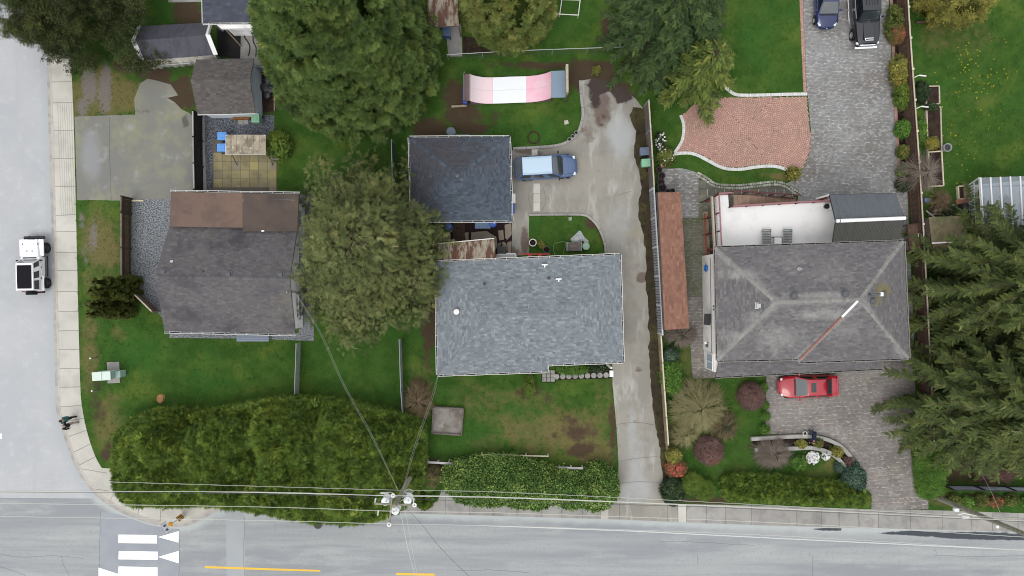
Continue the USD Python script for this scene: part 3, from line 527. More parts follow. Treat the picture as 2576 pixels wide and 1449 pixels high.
# lawn: one sheet from the pavements to the outside of the picture
lawn_p = Polygon(np.vstack([PL([(-600, -700), (3300, -700), (3300, 1294), (2680, 1294)]), PL(stop[::-1][1:]), PL([(1030, 1262), (567, 1262)]), PL(back[::-1]), PL([(160, -700)])])).buffer(0)
soil = blobs([(190, 190, 40, 40, .0), (430, 95, 80, 40, .9), (470, 20, 50, 60, .9), (440, 235, 60, 50, 1.), (400, 190, 60, 26, .9), (330, 160, 60, 26, .9), (380, 180, 60, 22, .7), (1150, 240, 60, 60, .75), (1170, 290, 70, 50, .75), (1180, 320, 70, 24, .8), (1360, 165, 120, 16, .8), (1480, 190, 80, 50, .95), (1540, 240, 70, 60, 1), (1500, 165, 60, 22, .9), (1080, 330, 60, 40, .85), (1040, 280, 40, 60, .6), (1230, 300, 50, 40, .5),
    (1490, 563, 26, 18, .9), (1512, 590, 14, 24, .7), (1060, 985, 36, 50, .75), (1080, 800, 24, 90, .9), (1075, 900, 20, 90, .6), (1460, 1130, 52, 28, 1), (1450, 1085, 60, 50, .75), (1330, 985, 46, 24, .7), (1395, 1095, 20, 16, .7), (1540, 1080, 14, 130, .7), (1530, 1180, 30, 40, .6), (1375, 1000, 22, 20, .7), (245, 960, 34, 70, .5), (250, 1040, 40, 60, .6), (270, 1130, 22, 40, .7), (235, 870, 20, 60, .4), (1690, 1100, 30, 50, .6), (1900, 1130, 40, 40, .5), (1790, 1260, 160, 16, .7), (2000, 1262, 160, 12, .5),
    (2370, 525, 40, 30, .9), (2340, 20, 60, 40, .5), (1265, 160, 80, 20, .5), (680, 240, 30, 50, .9), (1530, 80, 24, 80, .8), (2420, 30, 120, 20, .4), (330, 740, 30, 30, .4), (650, 330, 40, 30, .0), (2450, 1180, 170, 40, 1.0), (2430, 1258, 170, 22, .75), (2440, 980, 120, 130, .9), (2420, 760, 100, 120, .7), (1010, 500, 26, 60, .9), (1330, 345, 14, 10, .5), (1050, 940, 30, 60, .4), (1095, 1180, 50, 40, .7)], 0.9, 0.9, 1)
dry = blobs([(240, 560, 50, 60, .7), (260, 620, 60, 90, .9), (230, 700, 40, 40, .6), (290, 590, 30, 40, .5), (225, 900, 30, 160, .7), (270, 1060, 50, 90, .7), (300, 840, 30, 30, .5), (255, 235, 110, 70, 1.0), (310, 250, 40, 50, .9), (1220, 1010, 110, 70, .5), (1350, 1080, 150, 80, .7), (1300, 1000, 120, 40, .55), (1440, 1090, 100, 80, .95), (1500, 1140, 70, 60, .8), (1060, 950, 50, 70, .5), (1180, 980, 60, 60, .4), (1520, 1000, 40, 80, .5), (1400, 590, 90, 50, .3), (1230, 1110, 80, 40, .5), (1850, 1180, 100, 40, .45), (1760, 930, 70, 50, .5), (1860, 1000, 40, 120, .4), (1730, 900, 26, 60, .6), (1930, 430, 60, 24, .45),
    (1960, 445, 30, 12, .9), (2400, 280, 120, 200, .28), (2460, 100, 120, 60, .45), (2360, 90, 80, 60, .55), (2480, 250, 60, 60, .4), (1400, 300, 70, 50, .3), (1960, 60, 70, 60, .2), (1900, 160, 60, 50, .25), (2060, 1190, 80, 30, .5), (2090, 1170, 30, 40, .7), (2380, 1258, 60, 20, .8), (1200, 880, 30, 20, .6), (400, 900, 60, 60, .15)], 0.9, 0.7, 2)
gravelly = blobs([(235, 600, 16, 60, .7), (215, 640, 14, 50, .5), (205, 560, 12, 40, .6), (225, 215, 22, 66, 1.), (264, 225, 20, 74, 1.), (208, 270, 20, 34, .8), (240, 1180, 16, 24, .4), (270, 180, 12, 30, .7)], 0.5, 1.2, 3)
m, fl = sheet(lawn_p.intersection(sbox(-44, -26, 44, 27)), 0.0, 0.26, {'soil': soil, 'dry': dry, 'gravelly': gravelly})
struct('lawn', m, 'lawn', fl)
struct('lawn', prism(lawn_p.difference(sbox(-44, -26, 44, 27)), -0.1, 0.0), 'lawn')
# grass that stands: short tufts, thicker where the lawn is lush
def tuft():
    b = MB()
    for i in range(9):
        a = R.random() * 6.283; l = 0.05 + 0.05 * R.random(); w = 0.012; o = np.array([R.gauss(0, .035), R.gauss(0, .035), 0]); d = np.array([math.cos(a), math.sin(a), 0]); s = np.array([-d[1], d[0], 0]) * w
        b.add([o - s, o + s, o + d * l * .7 + [0, 0, l]], [[0, 1, 2]])
    return b.get()
M('grass_a', A(56, 92, 32, 1.3), [('n', A(84, 104, 46, 1.3), 0.5, 0.45, 0.7, 0.9), ('n', A(40, 72, 24, 1.2), 1.1, 0.5, 0.7, 0.8)], rough=0.9); M('grass_b', A(72, 106, 42, 1.3), [('n', A(104, 118, 58, 1.3), 0.5, 0.45, 0.7, 0.9)], rough=0.9); M('grass_dry', A(120, 112, 66, 1.2), rough=0.9)
def scatter_instances(name, pos, sets, label=None, parent=None, kind='stuff', scale=None, quat=None, ids=None, cat=None):
    """a PointInstancer of the prototypes (mesh, material)"""
    path = numbered(parent or '/World', name); pi = UsdGeom.PointInstancer.Define(stage, path)
    for i, (mm, mat) in enumerate(sets):
        g = put(f'{path}/shape_{i:03d}' if i else f'{path}/shape', mm[0], mm[1], mat); pi.CreatePrototypesRel().AddTarget(g.GetPath())
    n = len(pos); pi.CreatePositionsAttr(Vt.Vec3fArray.FromNumpy(np.asarray(pos, np.float32)))
    pi.CreateProtoIndicesAttr(Vt.IntArray.FromNumpy((RN.integers(0, len(sets), n) if ids is None else np.asarray(ids)).astype(np.int32)))
    if quat is None: a = RN.uniform(0, 2 * math.pi, n); quat = np.c_[np.cos(a / 2), np.zeros(n), np.zeros(n), np.sin(a / 2)]
    pi.CreateOrientationsAttr(Vt.QuathArray([Gf.Quath(*map(float, q)) for q in quat]))
    if scale is None: scale = RN.uniform(0.7, 1.4, n)
    s = np.asarray(scale, np.float32); s = np.repeat(s[:, None], 3, 1) if s.ndim == 1 else s
    pi.CreateScalesAttr(Vt.Vec3fArray.FromNumpy(s))
    p = pi.GetPrim()
    for k_, x in (('kind', kind), ('label', label), ('category', cat)):
        if x: p.SetCustomDataByKey(k_, x)
    return path
# ---------------------------------------------------------------- hard surfaces inside the plots (each 4 mm above the one below)
def grid_pavers(poly, w, h, gap, ang=0.0, origin=(0, 0), bond='running', z0=-0.03, z1=0.03, jitter=0.003, snap=True, variety=None):
    """pavers laid over a world polygon, cut at its edge; returns pieces (mesh list)"""
    ca, sa = math.cos(ang), math.sin(ang); Rm = np.array([[ca, -sa], [sa, ca]]); g = shapely.affinity.rotate(poly, -math.degrees(ang), origin=(0, 0)); shapely.prepare(g)
    x0, y0, x1, y1 = g.bounds; rects = []
    for j in range(int((y1 - y0) / h) + 2):
        y = y0 + j * h; x = x0 - w * ((j % 2) * 0.5 if bond == 'running' else 0)
        while x < x1:
            ww = w * (variety() if variety else 1.0)
            rects.append((x + gap / 2, y + gap / 2, x + ww - gap / 2, y + h - gap / 2)); x += ww
    rects = np.array(rects); B = shapely.box(*rects.T); ins = shapely.contains(g, B); tch = shapely.intersects(g, B) & ~ins
    out = []
    for r in rects[ins]:
        z = z1 + RN.uniform(-jitter, jitter); q = np.array([[r[0], r[1]], [r[2], r[1]], [r[2], r[3]], [r[0], r[3]]]) @ Rm.T
        v, f = hexa(np.c_[q, np.full(4, z0)], np.c_[q, np.full(4, z)]); out.append((v, f[[1, 7, 2, 3, 4, 5, 8, 9, 10, 11] if False else [1, 2, 3, 4, 5, 7, 8, 9, 10, 11]]))
    for b_ in B[tch]:
        c = shapely.intersection(g, b_)
        for c1 in getattr(c, 'geoms', [c]):
            if c1.geom_type == 'Polygon' and c1.area > 0.15 * w * h: out.append(prism(shapely.affinity.rotate(c1, math.degrees(ang), origin=(0, 0)), z0, z1 + RN.uniform(-jitter, jitter)))
    return out
BOXTOP = None
def pave(name, poly, w, h, gap, m, joint, ang=0.0, z=0.0, th=0.03, **kw):
    base = struct(name, sheet(poly, z, 1.5)[0], joint)
    pcs = grid_pavers(poly, w, h, gap, ang, z0=z - 0.02, z1=z + th, **kw)
    j_, f_ = joinr(pcs); struct('paver', j_, m, f_, parent=base, kind='stuff')
    return base
# drive of the middle house
drive_p = Polygon(PL([(1462, 203), (1500, 196), (1560, 215), (1600, 250), (1621, 277), (1633, 483), (1641, 616), (1651, 750), (1660, 966), (1675, 1116), (1680, 1200), (1690, 1267), (1552, 1266), (1556, 1166), (1550, 1066), (1541, 966), (1540, 905), (1530, 800), (1528, 640), (1518, 593), (1501, 563), (1468, 541), (1331, 543), (1330, 640), (1240, 650), (1110, 655), (1110, 556), (1290, 556), (1288, 378), (1355, 374), (1411, 367), (1447, 347), (1462, 322), (1468, 288), (1464, 247)]))
soil_d = blobs([(1530, 215, 70, 36, .85), (1500, 250, 26, 40, .62), (1570, 240, 30, 30, .75), (1515, 300, 20, 30, .5), (1480, 290, 10, 60, .4)], 0.9, 1.2, 5)
stain_d = blobs([(1515, 280, 30, 60, .75), (1480, 330, 30, 40, .5), (1330, 382, 40, 8, .9), (1355, 395, 14, 18, .7), (1310, 450, 22, 14, .6), (1350, 500, 34, 40, .4), (1612, 700, 16, 16, .95), (1608, 930, 18, 9, .8), (1597, 1060, 14, 9, .6), (1602, 1100, 20, 40, .35), (1668, 1235, 12, 24, .5), (1320, 610, 12, 50, .8), (1270, 600, 30, 40, .35), (1400, 640, 90, 16, .7), (1290, 640, 30, 20, .8), (1620, 560, 14, 40, .5), (1460, 560, 30, 10, .3), (1150, 600, 50, 50, .9), (1200, 570, 90, 10, .8)], 0.9, 1.2, 6)
pale_d = blobs([(1560, 340, 50, 90, .7), (1560, 560, 70, 120, .5), (1600, 1200, 40, 160, .6), (1590, 1100, 20, 120, .6), (1600, 1240, 80, 50, .6), (1570, 800, 50, 100, .35)], 0.6, 0.7, 7)
m, fl = sheet(drive_p, 0.008, 0.3, {'soil': soil_d, 'stain': stain_d, 'pale': pale_d}); struct('driveway', m, 'drive', fl)
struct('driveway_crack', join(*[crack(c, 0.025, 0.016, seed=20 + i) for i, c in enumerate([[(1555, 1068), (1600, 1062), (1648, 1070)], [(1558, 1160), (1610, 1152), (1655, 1148)], [(1562, 1215), (1610, 1212), (1668, 1214)], [(1552, 1070), (1554, 1150)], [(1570, 880), (1575, 888)], [(1590, 480), (1560, 490)], [(1335, 470), (1330, 500), (1338, 530)], [(1366, 470), (1372, 505), (1364, 530)]])]), 'crack')
strip = ragged(PL([(1592, 270), (1625, 277), (1637, 483), (1645, 616), (1655, 750), (1664, 966), (1677, 1116), (1686, 1230), (1680, 1265), (1668, 1225), (1658, 1133), (1648, 1066), (1637, 966), (1632, 850), (1625, 700), (1620, 600), (1606, 545), (1614, 470), (1603, 417), (1594, 380), (1600, 330), (1584, 290)]), 0.28, 0.12, 1.3, 2)
struct('moss_strip', sheet(strip, 0.02, 0.4)[0], 'moss_strip', kind='stuff')
# flagstones behind the middle house: big uneven stones in dark earth
base = struct('yard_paving', sheet(Polygon(PL([(1112, 560), (1288, 560), (1288, 640), (1112, 652)])), 0.016, 0.6)[0], 'dark_bed')
for pts in [[(1185, 585), (1224, 582), (1248, 596), (1252, 618), (1243, 640), (1184, 640)], [(1252, 580), (1266, 578), (1268, 603), (1256, 605)], [(1270, 566), (1286, 562), (1287, 590), (1276, 604), (1270, 598)], [(1254, 612), (1268, 608), (1275, 616), (1272, 640), (1252, 640)], [(1276, 610), (1287, 606), (1287, 640), (1276, 640)], [(1168, 586), (1178, 584), (1180, 605), (1172, 612)], [(1115, 590), (1134, 590), (1134, 640), (1115, 640)]]:
    struct('flagstone', prism(ragged(PL(pts), 0.06, 0.15, 2.0, len(pts)), 0.0, 0.03), 'flagstone', parent=base, kind=None)
# kerbs round the two small lawns of the middle house
def kerb_run(name, pts, w, h, label, gap=0.015, seg=1.0, m='concrete_old', side=1):
    line = LineString(PL(smooth_line(pts, 6))); n = max(int(line.length / seg), 1); t = Thing(name, label, 'kerb', np.r_[np.array(line.interpolate(0.5, normalized=True).coords[0]), 0])
    for i in range(n):
        g = shapely.ops.substring(line, (i + 0) / n, (i + 1) / n, normalized=True); g = shapely.ops.substring(g, gap, g.length - gap)
        t.part('kerb_stone', prism(g.buffer(w / 2, cap_style='flat'), -0.05, h + R.uniform(-.008, .008)), m)
import shapely.ops, shapely.affinity
kerb_run('garden_kerb', [(1459, 203), (1462, 247), (1466, 287), (1459, 320), (1446, 344), (1411, 364), (1355, 371), (1290, 374)], 0.2, 0.14, 'curved concrete kerb round the lawn with the skate ramp')
kerb_run('garden_kerb', [(1331, 541), (1400, 540), (1466, 541), (1486, 551), (1502, 568), (1514, 592), (1521, 615), (1524, 640)], 0.16, 0.14, 'curved concrete kerb round the little lawn behind the blue grey roof')
# carport slab and gravel by the left house
slab_p = ragged(PL([(188, 294), (340, 288), (338, 250), (352, 210), (372, 198), (430, 212), (448, 240), (420, 246), (440, 258), (456, 275), (478, 285), (490, 300), (490, 505), (194, 503)]), 0.05, 0.3, 1.0, 3)
m, fl = sheet(slab_p, 0.012, 0.35, {'pale': blobs([(230, 400, 46, 110, .6)], 0.3, .5, 8), 'stain': blobs([(465, 305, 10, 20, .9), (468, 310, 9, 9, 1), (360, 370, 30, 60, .3), (380, 280, 60, 14, .5), (400, 430, 30, 30, .3)], .8, 1.2, 9)}); struct('parking_slab', m, 'carport_slab', fl)
struct('parking_slab_joint', crack([(276, 292), (276, 400), (280, 503)], 0.03, 0.018), 'crack')
struct('gravel_bed', sheet(Polygon(PL([(332, 502), (432, 500), (440, 835), (405, 795), (330, 718)])), 0.014, 0.8)[0], 'gravel', kind='stuff')
struct('gravel_bed', sheet(Polygon(PL([(426, 830), (752, 838), (752, 488), (788, 489), (790, 858), (640, 852), (426, 850)])), 0.014, 0.8)[0], 'gravel', kind='stuff')
struct('gravel_bed', sheet(ragged(PL([(514, 285), (690, 290), (691, 325), (680, 345), (668, 400), (536, 400), (534, 485), (520, 485), (516, 400)]), 0.06, .2, 1, 4), 0.014, 0.8)[0], 'gravel_dark', kind='stuff')
struct('concrete_strip', sheet(Polygon(PL([(506, 290), (515, 290), (520, 485), (508, 485)])), 0.01, 1.0)[0], 'concrete_old')
pt = struct('patio', sheet(Polygon(PL([(535, 352), (690, 345), (697, 400), (694, 486), (535, 482)])), 0.018, 1.0)[0], 'joint_sand')
for j in range(6):
    for i in range(7):
        x0, y0 = 537 + i * 22.6, 362 + j * 22.0
        if i == 0 and j == 0: continue
        q = [(x0 + .5, y0 + .5), (x0 + 22, y0 + .3), (x0 + 22, y0 + 21.4), (x0 + .5, y0 + 21.5)]
        if max(p[1] for p in q) > 488: continue
        struct('tile', prism(Polygon(PL(q)), 0.0, 0.03 + R.uniform(0, .008)), 'patio_tile', parent=pt, kind=None)
for j in range(7):
    for i in range(2): struct('tile', prism(Polygon(PL([(678.5 + i * 9, 402 + j * 11.6), (686.8 + i * 9, 402 + j * 11.6), (686.6 + i * 9, 413 + j * 11.6), (678.3 + i * 9, 413 + j * 11.6)])), 0.0, 0.034), 'flagstone', parent=pt, kind=None)
# right house: pavers
topdrive = Polygon(PL([(2018, -60), (2024, 100), (2029, 233), (2032, 243), (2040, 333), (2036, 385), (2022, 420), (2004, 443), (1979, 462), (2010, 480), (1990, 600), (2270, 606), (2286, 900), (2300, 900), (2296, 760), (2286, 600), (2282, 483), (2262, 476), (2249, 283), (2235, 0), (2233, -60)]))
pave('paved_drive', topdrive.buffer(0), 0.2, 0.11, 0.012, 'paver_grey', 'joint_sand', ang=0.02, z=0.008)
border = [Polygon(PL([(2235, -60), (2243, -60), (2257, 283), (2266, 473), (2262, 474), (2249, 283)]))]
front = Polygon(PL([(1928, 942), (2006, 912), (2290, 898), (2302, 966), (2300, 1050), (2304, 1126), (2312, 1248), (2335, 1256), (2335, 1281), (2192, 1281), (2192, 1243), (2177, 1229), (2179, 1199), (2162, 1179), (2149, 1153), (2125, 1126), (2099, 1106), (2065, 1094), (2015, 1090), (1925, 1093)]))
pave('paved_drive', front.buffer(0), 0.2, 0.105, 0.013, 'paver', 'joint_sand', ang=-0.02, z=0.008)
side = Polygon(PL([(1655, 424), (1715, 423), (1751, 433), (1757, 440), (1757, 548), (1655, 548)]))
pave('paved_yard', side, 0.22, 0.12, 0.014, 'paver_grey', 'joint_sand', ang=0.0, z=0.008)
side2 = Polygon(PL([(1655, 548), (1757, 548), (1790, 490), (1840, 520), (1840, 950), (1742, 953), (1736, 830), (1655, 830)]))
pave('paved_path', Polygon(PL([(1655, 549), (1840, 549), (1840, 745), (1655, 745)])), 0.22, 0.12, 0.015, 'paver_green', 'joint_sand', z=0.008)
pave('paved_path', Polygon(PL([(1725, 746), (1840, 746), (1840, 948), (1742, 953), (1734, 830)])), 0.22, 0.12, 0.016, 'paver', 'joint_sand', z=0.008)
pave('paved_path', Polygon(PL([(1757, 490), (1990, 490), (1990, 549), (1757, 548)])), 0.2, 0.11, 0.014, 'paver_green', 'joint_sand', z=0.012)
# red brick edging beside the top drive
bk = struct('brick_edging', sheet(Polygon(PL([(2008, -60), (2017, -60), (2023, 100), (2028, 232), (2021, 232), (2015, 100)])), 0.008, 1.5)[0], 'joint_red')
j_, f_ = joinr(grid_pavers(Polygon(PL([(2009, -60), (2017.5, -60), (2023.5, 100), (2028, 232), (2021, 232), (2015, 100)])), .11, .2, .012, 0.03, z0=0, z1=.035)); struct('paver', j_, 'paver_red', f_, parent=bk, kind='stuff')
bk = struct('brick_edging', sheet(Polygon(PL([(2236, -60), (2244, -60), (2258, 283), (2268, 473), (2262, 474), (2250, 283)])), 0.008, 1.5)[0], 'joint_red')
j_, f_ = joinr(grid_pavers(Polygon(PL([(2236, -60), (2243, -60), (2257, 283), (2267, 473), (2262, 474), (2250, 283)])), .11, .2, .012, 0.04, z0=0, z1=.035)); struct('paver', j_, 'paver_red', f_, parent=bk, kind='stuff')
# round cobble court
cob = Polygon(PL([(1715, 291)] + list(smooth_line([(1718, 300), (1722, 326), (1718, 352), (1708, 372), (1696, 386)], 4)) + list(smooth_line([(1726, 380), (1750, 384), (1777, 396), (1807, 413), (1831, 420), (1863, 421), (1904, 415), (1936, 413), (1961, 416), (1994, 428), (2006, 437)], 4)) + list(smooth_line([(2020, 420), (2034, 388), (2038, 350), (2038, 333), (2032, 280), (2029, 243)], 4)) + [(1888, 246), (1854, 245), (1820, 246), (1760, 250)])).buffer(0)
cb = struct('cobble_court', sheet(cob, 0.01, 1.0)[0], 'joint_red')
centers = [(P(1947, 330)[:2], 0.0), (P(1789, 323)[:2], -0.25), (P(1852, 408)[:2], 0.0), (P(1862, 246)[:2], 0.0), (P(1712, 410)[:2], .4)]
shapely.prepare(cob); out = []; step = 0.15
for ci, (c, bias) in enumerate(centers):
    for k in range(1, 60):
        r = k * step; n = max(int(2 * math.pi * r / step), 3); off = R.random() * 6.28
        for j in range(n):
            a = off + j * 2 * math.pi / n; q = c + r * np.array([math.cos(a), math.sin(a)])
            if not shapely.contains_xy(cob, *q): continue
            ds = [np.hypot(*(q - c2)) + b2 for c2, b2 in centers]
            if int(np.argmin(ds)) != ci: continue
            h = step / 2 - 0.012; u = np.array([math.cos(a), math.sin(a)]); w_ = np.array([-u[1], u[0]]); hh = math.pi * r / n - 0.010
            qq = np.array([q - u * h - w_ * hh, q + u * h - w_ * hh, q + u * h + w_ * hh, q - u * h + w_ * hh]); z = 0.035 + R.uniform(-.004, .004)
            v, f = hexa(np.c_[qq, np.full(4, 0.0)], np.c_[qq, np.full(4, z)]); out.append((v, f[[1, 2, 3, 4, 5, 7, 8, 9, 10, 11]]))
j_, f_ = joinr(out); struct('cobble', j_, 'paver_red', f_, parent=cb, kind='stuff')
def edging(name, pts, w, label):
    line = LineString(PL(smooth_line(pts, 8))); n = int(line.length / 0.13); t = Thing(name, label, 'edging', np.r_[np.array(line.interpolate(.5, normalized=True).coords[0]), 0])
    pcs = []
    for i in range(n):
        g = shapely.ops.substring(line, i / n, (i + 1) / n, normalized=True); g = shapely.ops.substring(g, .006, g.length - .006)
        pcs.append(prism(g.buffer(w / 2, cap_style='flat'), 0.0, 0.05 + R.uniform(-.003, .003)))
    for p_ in pcs[:300]: t.part('edging_stone', p_, 'border_white')
edging('stone_edging', [(1818, 214), (1826, 221), (1839, 232), (1854, 238.5), (1888, 240), (1960, 238), (2030, 236.5)], 0.24, 'pale edging stones between the lawn and the top of the cobble court')
edging('stone_edging', [(1712, 290), (1718, 307), (1720, 326), (1716, 352), (1706, 371), (1693, 388)], 0.22, 'curved pale edging stones on the left of the cobble court')
edging('stone_edging', [(1693, 388), (1726, 385), (1750, 389), (1777, 402), (1807, 418), (1831, 425), (1863, 426), (1904, 420), (1936, 418), (1961, 421), (1994, 433)], 0.24, 'wavy pale edging stones along the bottom of the cobble court')
# slate tile path with a rubble border
sp = struct('stone_path', sheet(ragged(PL([(1757, 450), (1790, 462), (1810, 470), (1880, 470), (1935, 462), (1965, 464), (2000, 486), (1990, 492), (1757, 492)]), .04, .2, 1, 5), 0.016, 1.0)[0], 'joint_sand')
for q in [[(1759, 455), (1777, 455), (1777, 473), (1759, 473)], [(1780, 456), (1797, 471), (1780, 473)]] + [[(1759 + i * 21.4, 477), (1776.5 + i * 21.4, 477 - i * .3), (1777 + i * 21.4, 494), (1759 + i * 21.4, 494)] for i in range(11)]:
    struct('tile', prism(Polygon(PL(q)), 0.0, 0.04), 'slate_tile', parent=sp, kind=None)
for i in range(11):
    x = 1778 + i * 21.4; struct('stone', prism(ragged(PL([(x, 476), (x + 2.4, 476), (x + 2.4, 494), (x, 494)]), .02, .1, 3, i), 0, .045), 'stone_pale', parent=sp, kind=None)
ln = LineString(PL(smooth_line([(1752, 437), (1775, 450), (1800, 466), (1850, 470), (1900, 466), (1945, 461), (1975, 466), (1998, 482), (2015, 492)], 6)))
for k_, (off, n) in enumerate([(-.12, 46), (.10, 44)]):
    l2 = ln.parallel_offset(abs(off), 'left' if off < 0 else 'right')
    for i in range(n):
        c = np.array(l2.interpolate((i + .5) / n, normalized=True).coords[0]); r = l2.length / n * .5
        struct('stone', prism(ragged(Point(c).buffer(r * R.uniform(.85, 1.05)), .04, .06, 6, i + 60 * k_), 0, .05 + R.uniform(0, .02)), 'stone_pale', parent=sp, kind=None)
# path, tiles and round stepping stones in front of the middle house
fp = struct('front_path', sheet(Polygon(PL([(1362, 930), (1398, 930), (1398, 962), (1362, 962)])), 0.012, 1.0)[0], 'dark_bed')
for i in range(3):
    for j in range(3): struct('tile', prism(Polygon(PL([(1364 + i * 11, 931 + j * 10), (1373.5 + i * 11, 931 + j * 10), (1373.5 + i * 11, 940 + j * 10), (1364 + i * 11, 940 + j * 10)])), 0, .03), 'concrete_old', parent=fp, kind=None)
struct('front_bed', sheet(Polygon(PL([(1392, 936), (1537, 928), (1536, 952), (1392, 956)])), 0.01, .5)[0], 'dark_bed')
for i in range(9):
    c = P(1400 + i * 15.6, 947.5 - i * .5)
    single('stepping_stone', lathe([(0, .04), (.2, .04), (.215, .03), (.22, 0)], c, 20), 'concrete_old', f'{["first", "second", "third", "fourth", "fifth", "sixth", "seventh", "eighth", "ninth"][i]} round grey stepping stone from the left along the front bed', 'stepping stone', 'round stepping stones in front of the blue grey roof')
# neighbours at the top: dark yard, concrete
struct('yard_floor', sheet(Polygon(PL([(545, 62), (606, 62), (604, 150), (548, 140)])), 0.012, .6)[0], 'floor_near_black')  # near-black stretch of the yard floor beside the grey concrete
struct('yard_floor', sheet(Polygon(PL([(607, 62), (700, 62), (705, 165), (604, 165)])), 0.012, .6)[0], 'concrete_old')
struct('neighbour_path', sheet(Polygon(PL([(1120, 60), (1160, 60), (1163, 142), (1128, 142)])), 0.012, .6)[0], 'concrete_old')
struct('neighbour_path', sheet(Polygon(PL([(420, -40), (508, -40), (508, 5), (424, 6)])), 0.012, .6)[0], 'concrete_old')
struct('planting_bed', sheet(ragged(PL([(2236, -60), (2262, -60), (2280, 300), (2286, 480), (2262, 474), (2256, 283)]), .03, .3, 1, 6), 0.006, .5)[0], 'dark_bed', kind='structure')
struct('planting_bed', sheet(Polygon(PL([(670, 180), (692, 182), (691, 278), (655, 285), (650, 200)])), 0.008, .5)[0], 'soil')
struct('planting_bed', sheet(ragged(PL([(1165, 90), (1290, 122), (1295, 132), (1165, 138)]), .1, .3, 1, 7), 0.008, .5)[0], 'soil')
# ---------------------------------------------------------------- buildings
def plane_shingles(pts, expo=0.14, wmin=0.18, wmax=0.36, th=0.016, gap=0.004):
    """single shingles over a sloping polygon: a list of meshes"""
    real = np.array(pts, float); pts = real.copy()
    if len(pts) == 4:                                   # the four corners need not lie in one plane: lay on the middle plane, then follow the two triangles
        m = (pts[2] + pts[3]) / 2; nn = np.cross(pts[1] - pts[0], m - pts[0])
        for k in (2, 3): pts[k, 2] = pts[0, 2] - (nn[0] * (pts[k, 0] - pts[0, 0]) + nn[1] * (pts[k, 1] - pts[0, 1])) / nn[2]
        d = real[:, 2] - pts[:, 2]
        def lin(a, b, c, xy):
            M_ = np.array([[*real[i, :2], 1] for i in (a, b, c)]); return np.c_[xy, np.ones(len(xy))] @ np.linalg.solve(M_, d[[a, b, c]])
        e = real[2, :2] - real[0, :2]; s1 = np.sign(e[0] * (real[1, 1] - real[0, 1]) - e[1] * (real[1, 0] - real[0, 0]))
        def drape(v): return v + np.c_[np.zeros((len(v), 2)), np.where(s1 * (e[0] * (v[:, 1] - real[0, 1]) - e[1] * (v[:, 0] - real[0, 0])) > 0, lin(0, 1, 2, v[:, :2]), lin(0, 2, 3, v[:, :2]))]
    else: drape = lambda v: v
    n = np.zeros(3)
    for i in range(len(pts)): n += np.cross(pts[i] - pts[0], pts[(i + 1) % len(pts)] - pts[0])
    n /= np.linalg.norm(n); n = n if n[2] > 0 else -n
    u = np.cross([0, 0, 1.0], n); u = u / np.linalg.norm(u) if np.linalg.norm(u) > 1e-4 else np.array([1.0, 0, 0]); v = np.cross(n, u)
    o = pts[0]; q = np.c_[(pts - o) @ u, (pts - o) @ v]; g = Polygon(q).buffer(0); shapely.prepare(g)
    x0, y0, x1, y1 = g.bounds; rects = []
    for j in range(int((y1 - y0) / expo) + 1):
        x = x0 - R.uniform(0, wmax)
        while x < x1:
            w = R.uniform(wmin, wmax); rects.append((x + gap / 2, y0 + j * expo, x + w - gap / 2, y0 + (j + 1) * expo)); x += w
    rects = np.array(rects); B = shapely.box(*rects.T); ins = shapely.contains(g, B); tch = shapely.intersects(g, B) & ~ins; out = []
    W = lambda a, b, h: o + np.outer(a, u) + np.outer(b, v) + np.outer(h, n)
    for r in rects[ins]:
        a = np.array([r[0], r[2], r[2], r[0]]); b = np.array([r[1], r[1], r[3], r[3]]); t = th * R.uniform(.8, 1.25)
        V, f = hexa(W(a, b, np.full(4, -.004)), W(a, b, np.array([t, t, .003, .003]))); out.append((V, f[[1, 2, 3, 5, 7, 8, 9, 11]]))
    for bx, r in zip(B[tch], rects[tch]):
        c = shapely.intersection(g, bx)
        if c.geom_type != 'Polygon' or c.area < 0.004: continue
        v2, f = prism(c, -.004, lambda xx, yy, r=r: th + (0.003 - th) * (yy - r[1]) / expo); out.append((W(v2[:, 0], v2[:, 1], v2[:, 2]), f))
    return [(drape(v), f) for v, f in out]
def lay(t, pieces, mat, name='shingle', parent=None, fields=None, most=298):
    """the largest pieces as parts of their own, the rest as one part"""
    if len(pieces) > most:
        ar = [-(np.ptp(v[:, 0]) * np.ptp(v[:, 1])) for v, _ in pieces]; big = set(np.argsort(ar)[:most].tolist())
        rest, rf_ = joinr([p for i, p in enumerate(pieces) if i not in big])
    else: big, rest = range(len(pieces)), None
    for i in sorted(big): t.part(name, pieces[i], mat, parent, fields={k: fn(pieces[i][0]) for k, fn in (fields or {}).items()})
    if rest: t.part(name, rest, mat, parent, kind='stuff', fields={**rf_, **{k: fn(rest[0]) for k, fn in (fields or {}).items()}})
def slope_slab(pts, th=0.12):
    pts = np.array(pts, float); n = len(pts); b = MB()
    v2, f = trimesh.creation.triangulate_polygon(Polygon(pts[:, :2]), engine='earcut') if n > 4 else (pts[:, :2], np.array([[0, 1, 2], [0, 2, 3]][: n - 2]))
    tr = cKDTree(pts[:, :2]); idx = tr.query(v2)[1]; f = idx[f]
    e = np.cross(np.c_[pts[f[:, 1], :2] - pts[f[:, 0], :2], np.zeros(len(f))], np.c_[pts[f[:, 2], :2] - pts[f[:, 0], :2], np.zeros(len(f))])[:, 2]
    f = np.where(e[:, None] < 0, f[:, ::-1], f); lo = pts - [0, 0, th]
    b.add(pts, f); b.add(lo, f[:, ::-1])
    b.add(np.vstack([lo, pts]), np.array([[i, (i + 1) % n, (i + 1) % n + n, i + n] for i in range(n)])); return b.get()
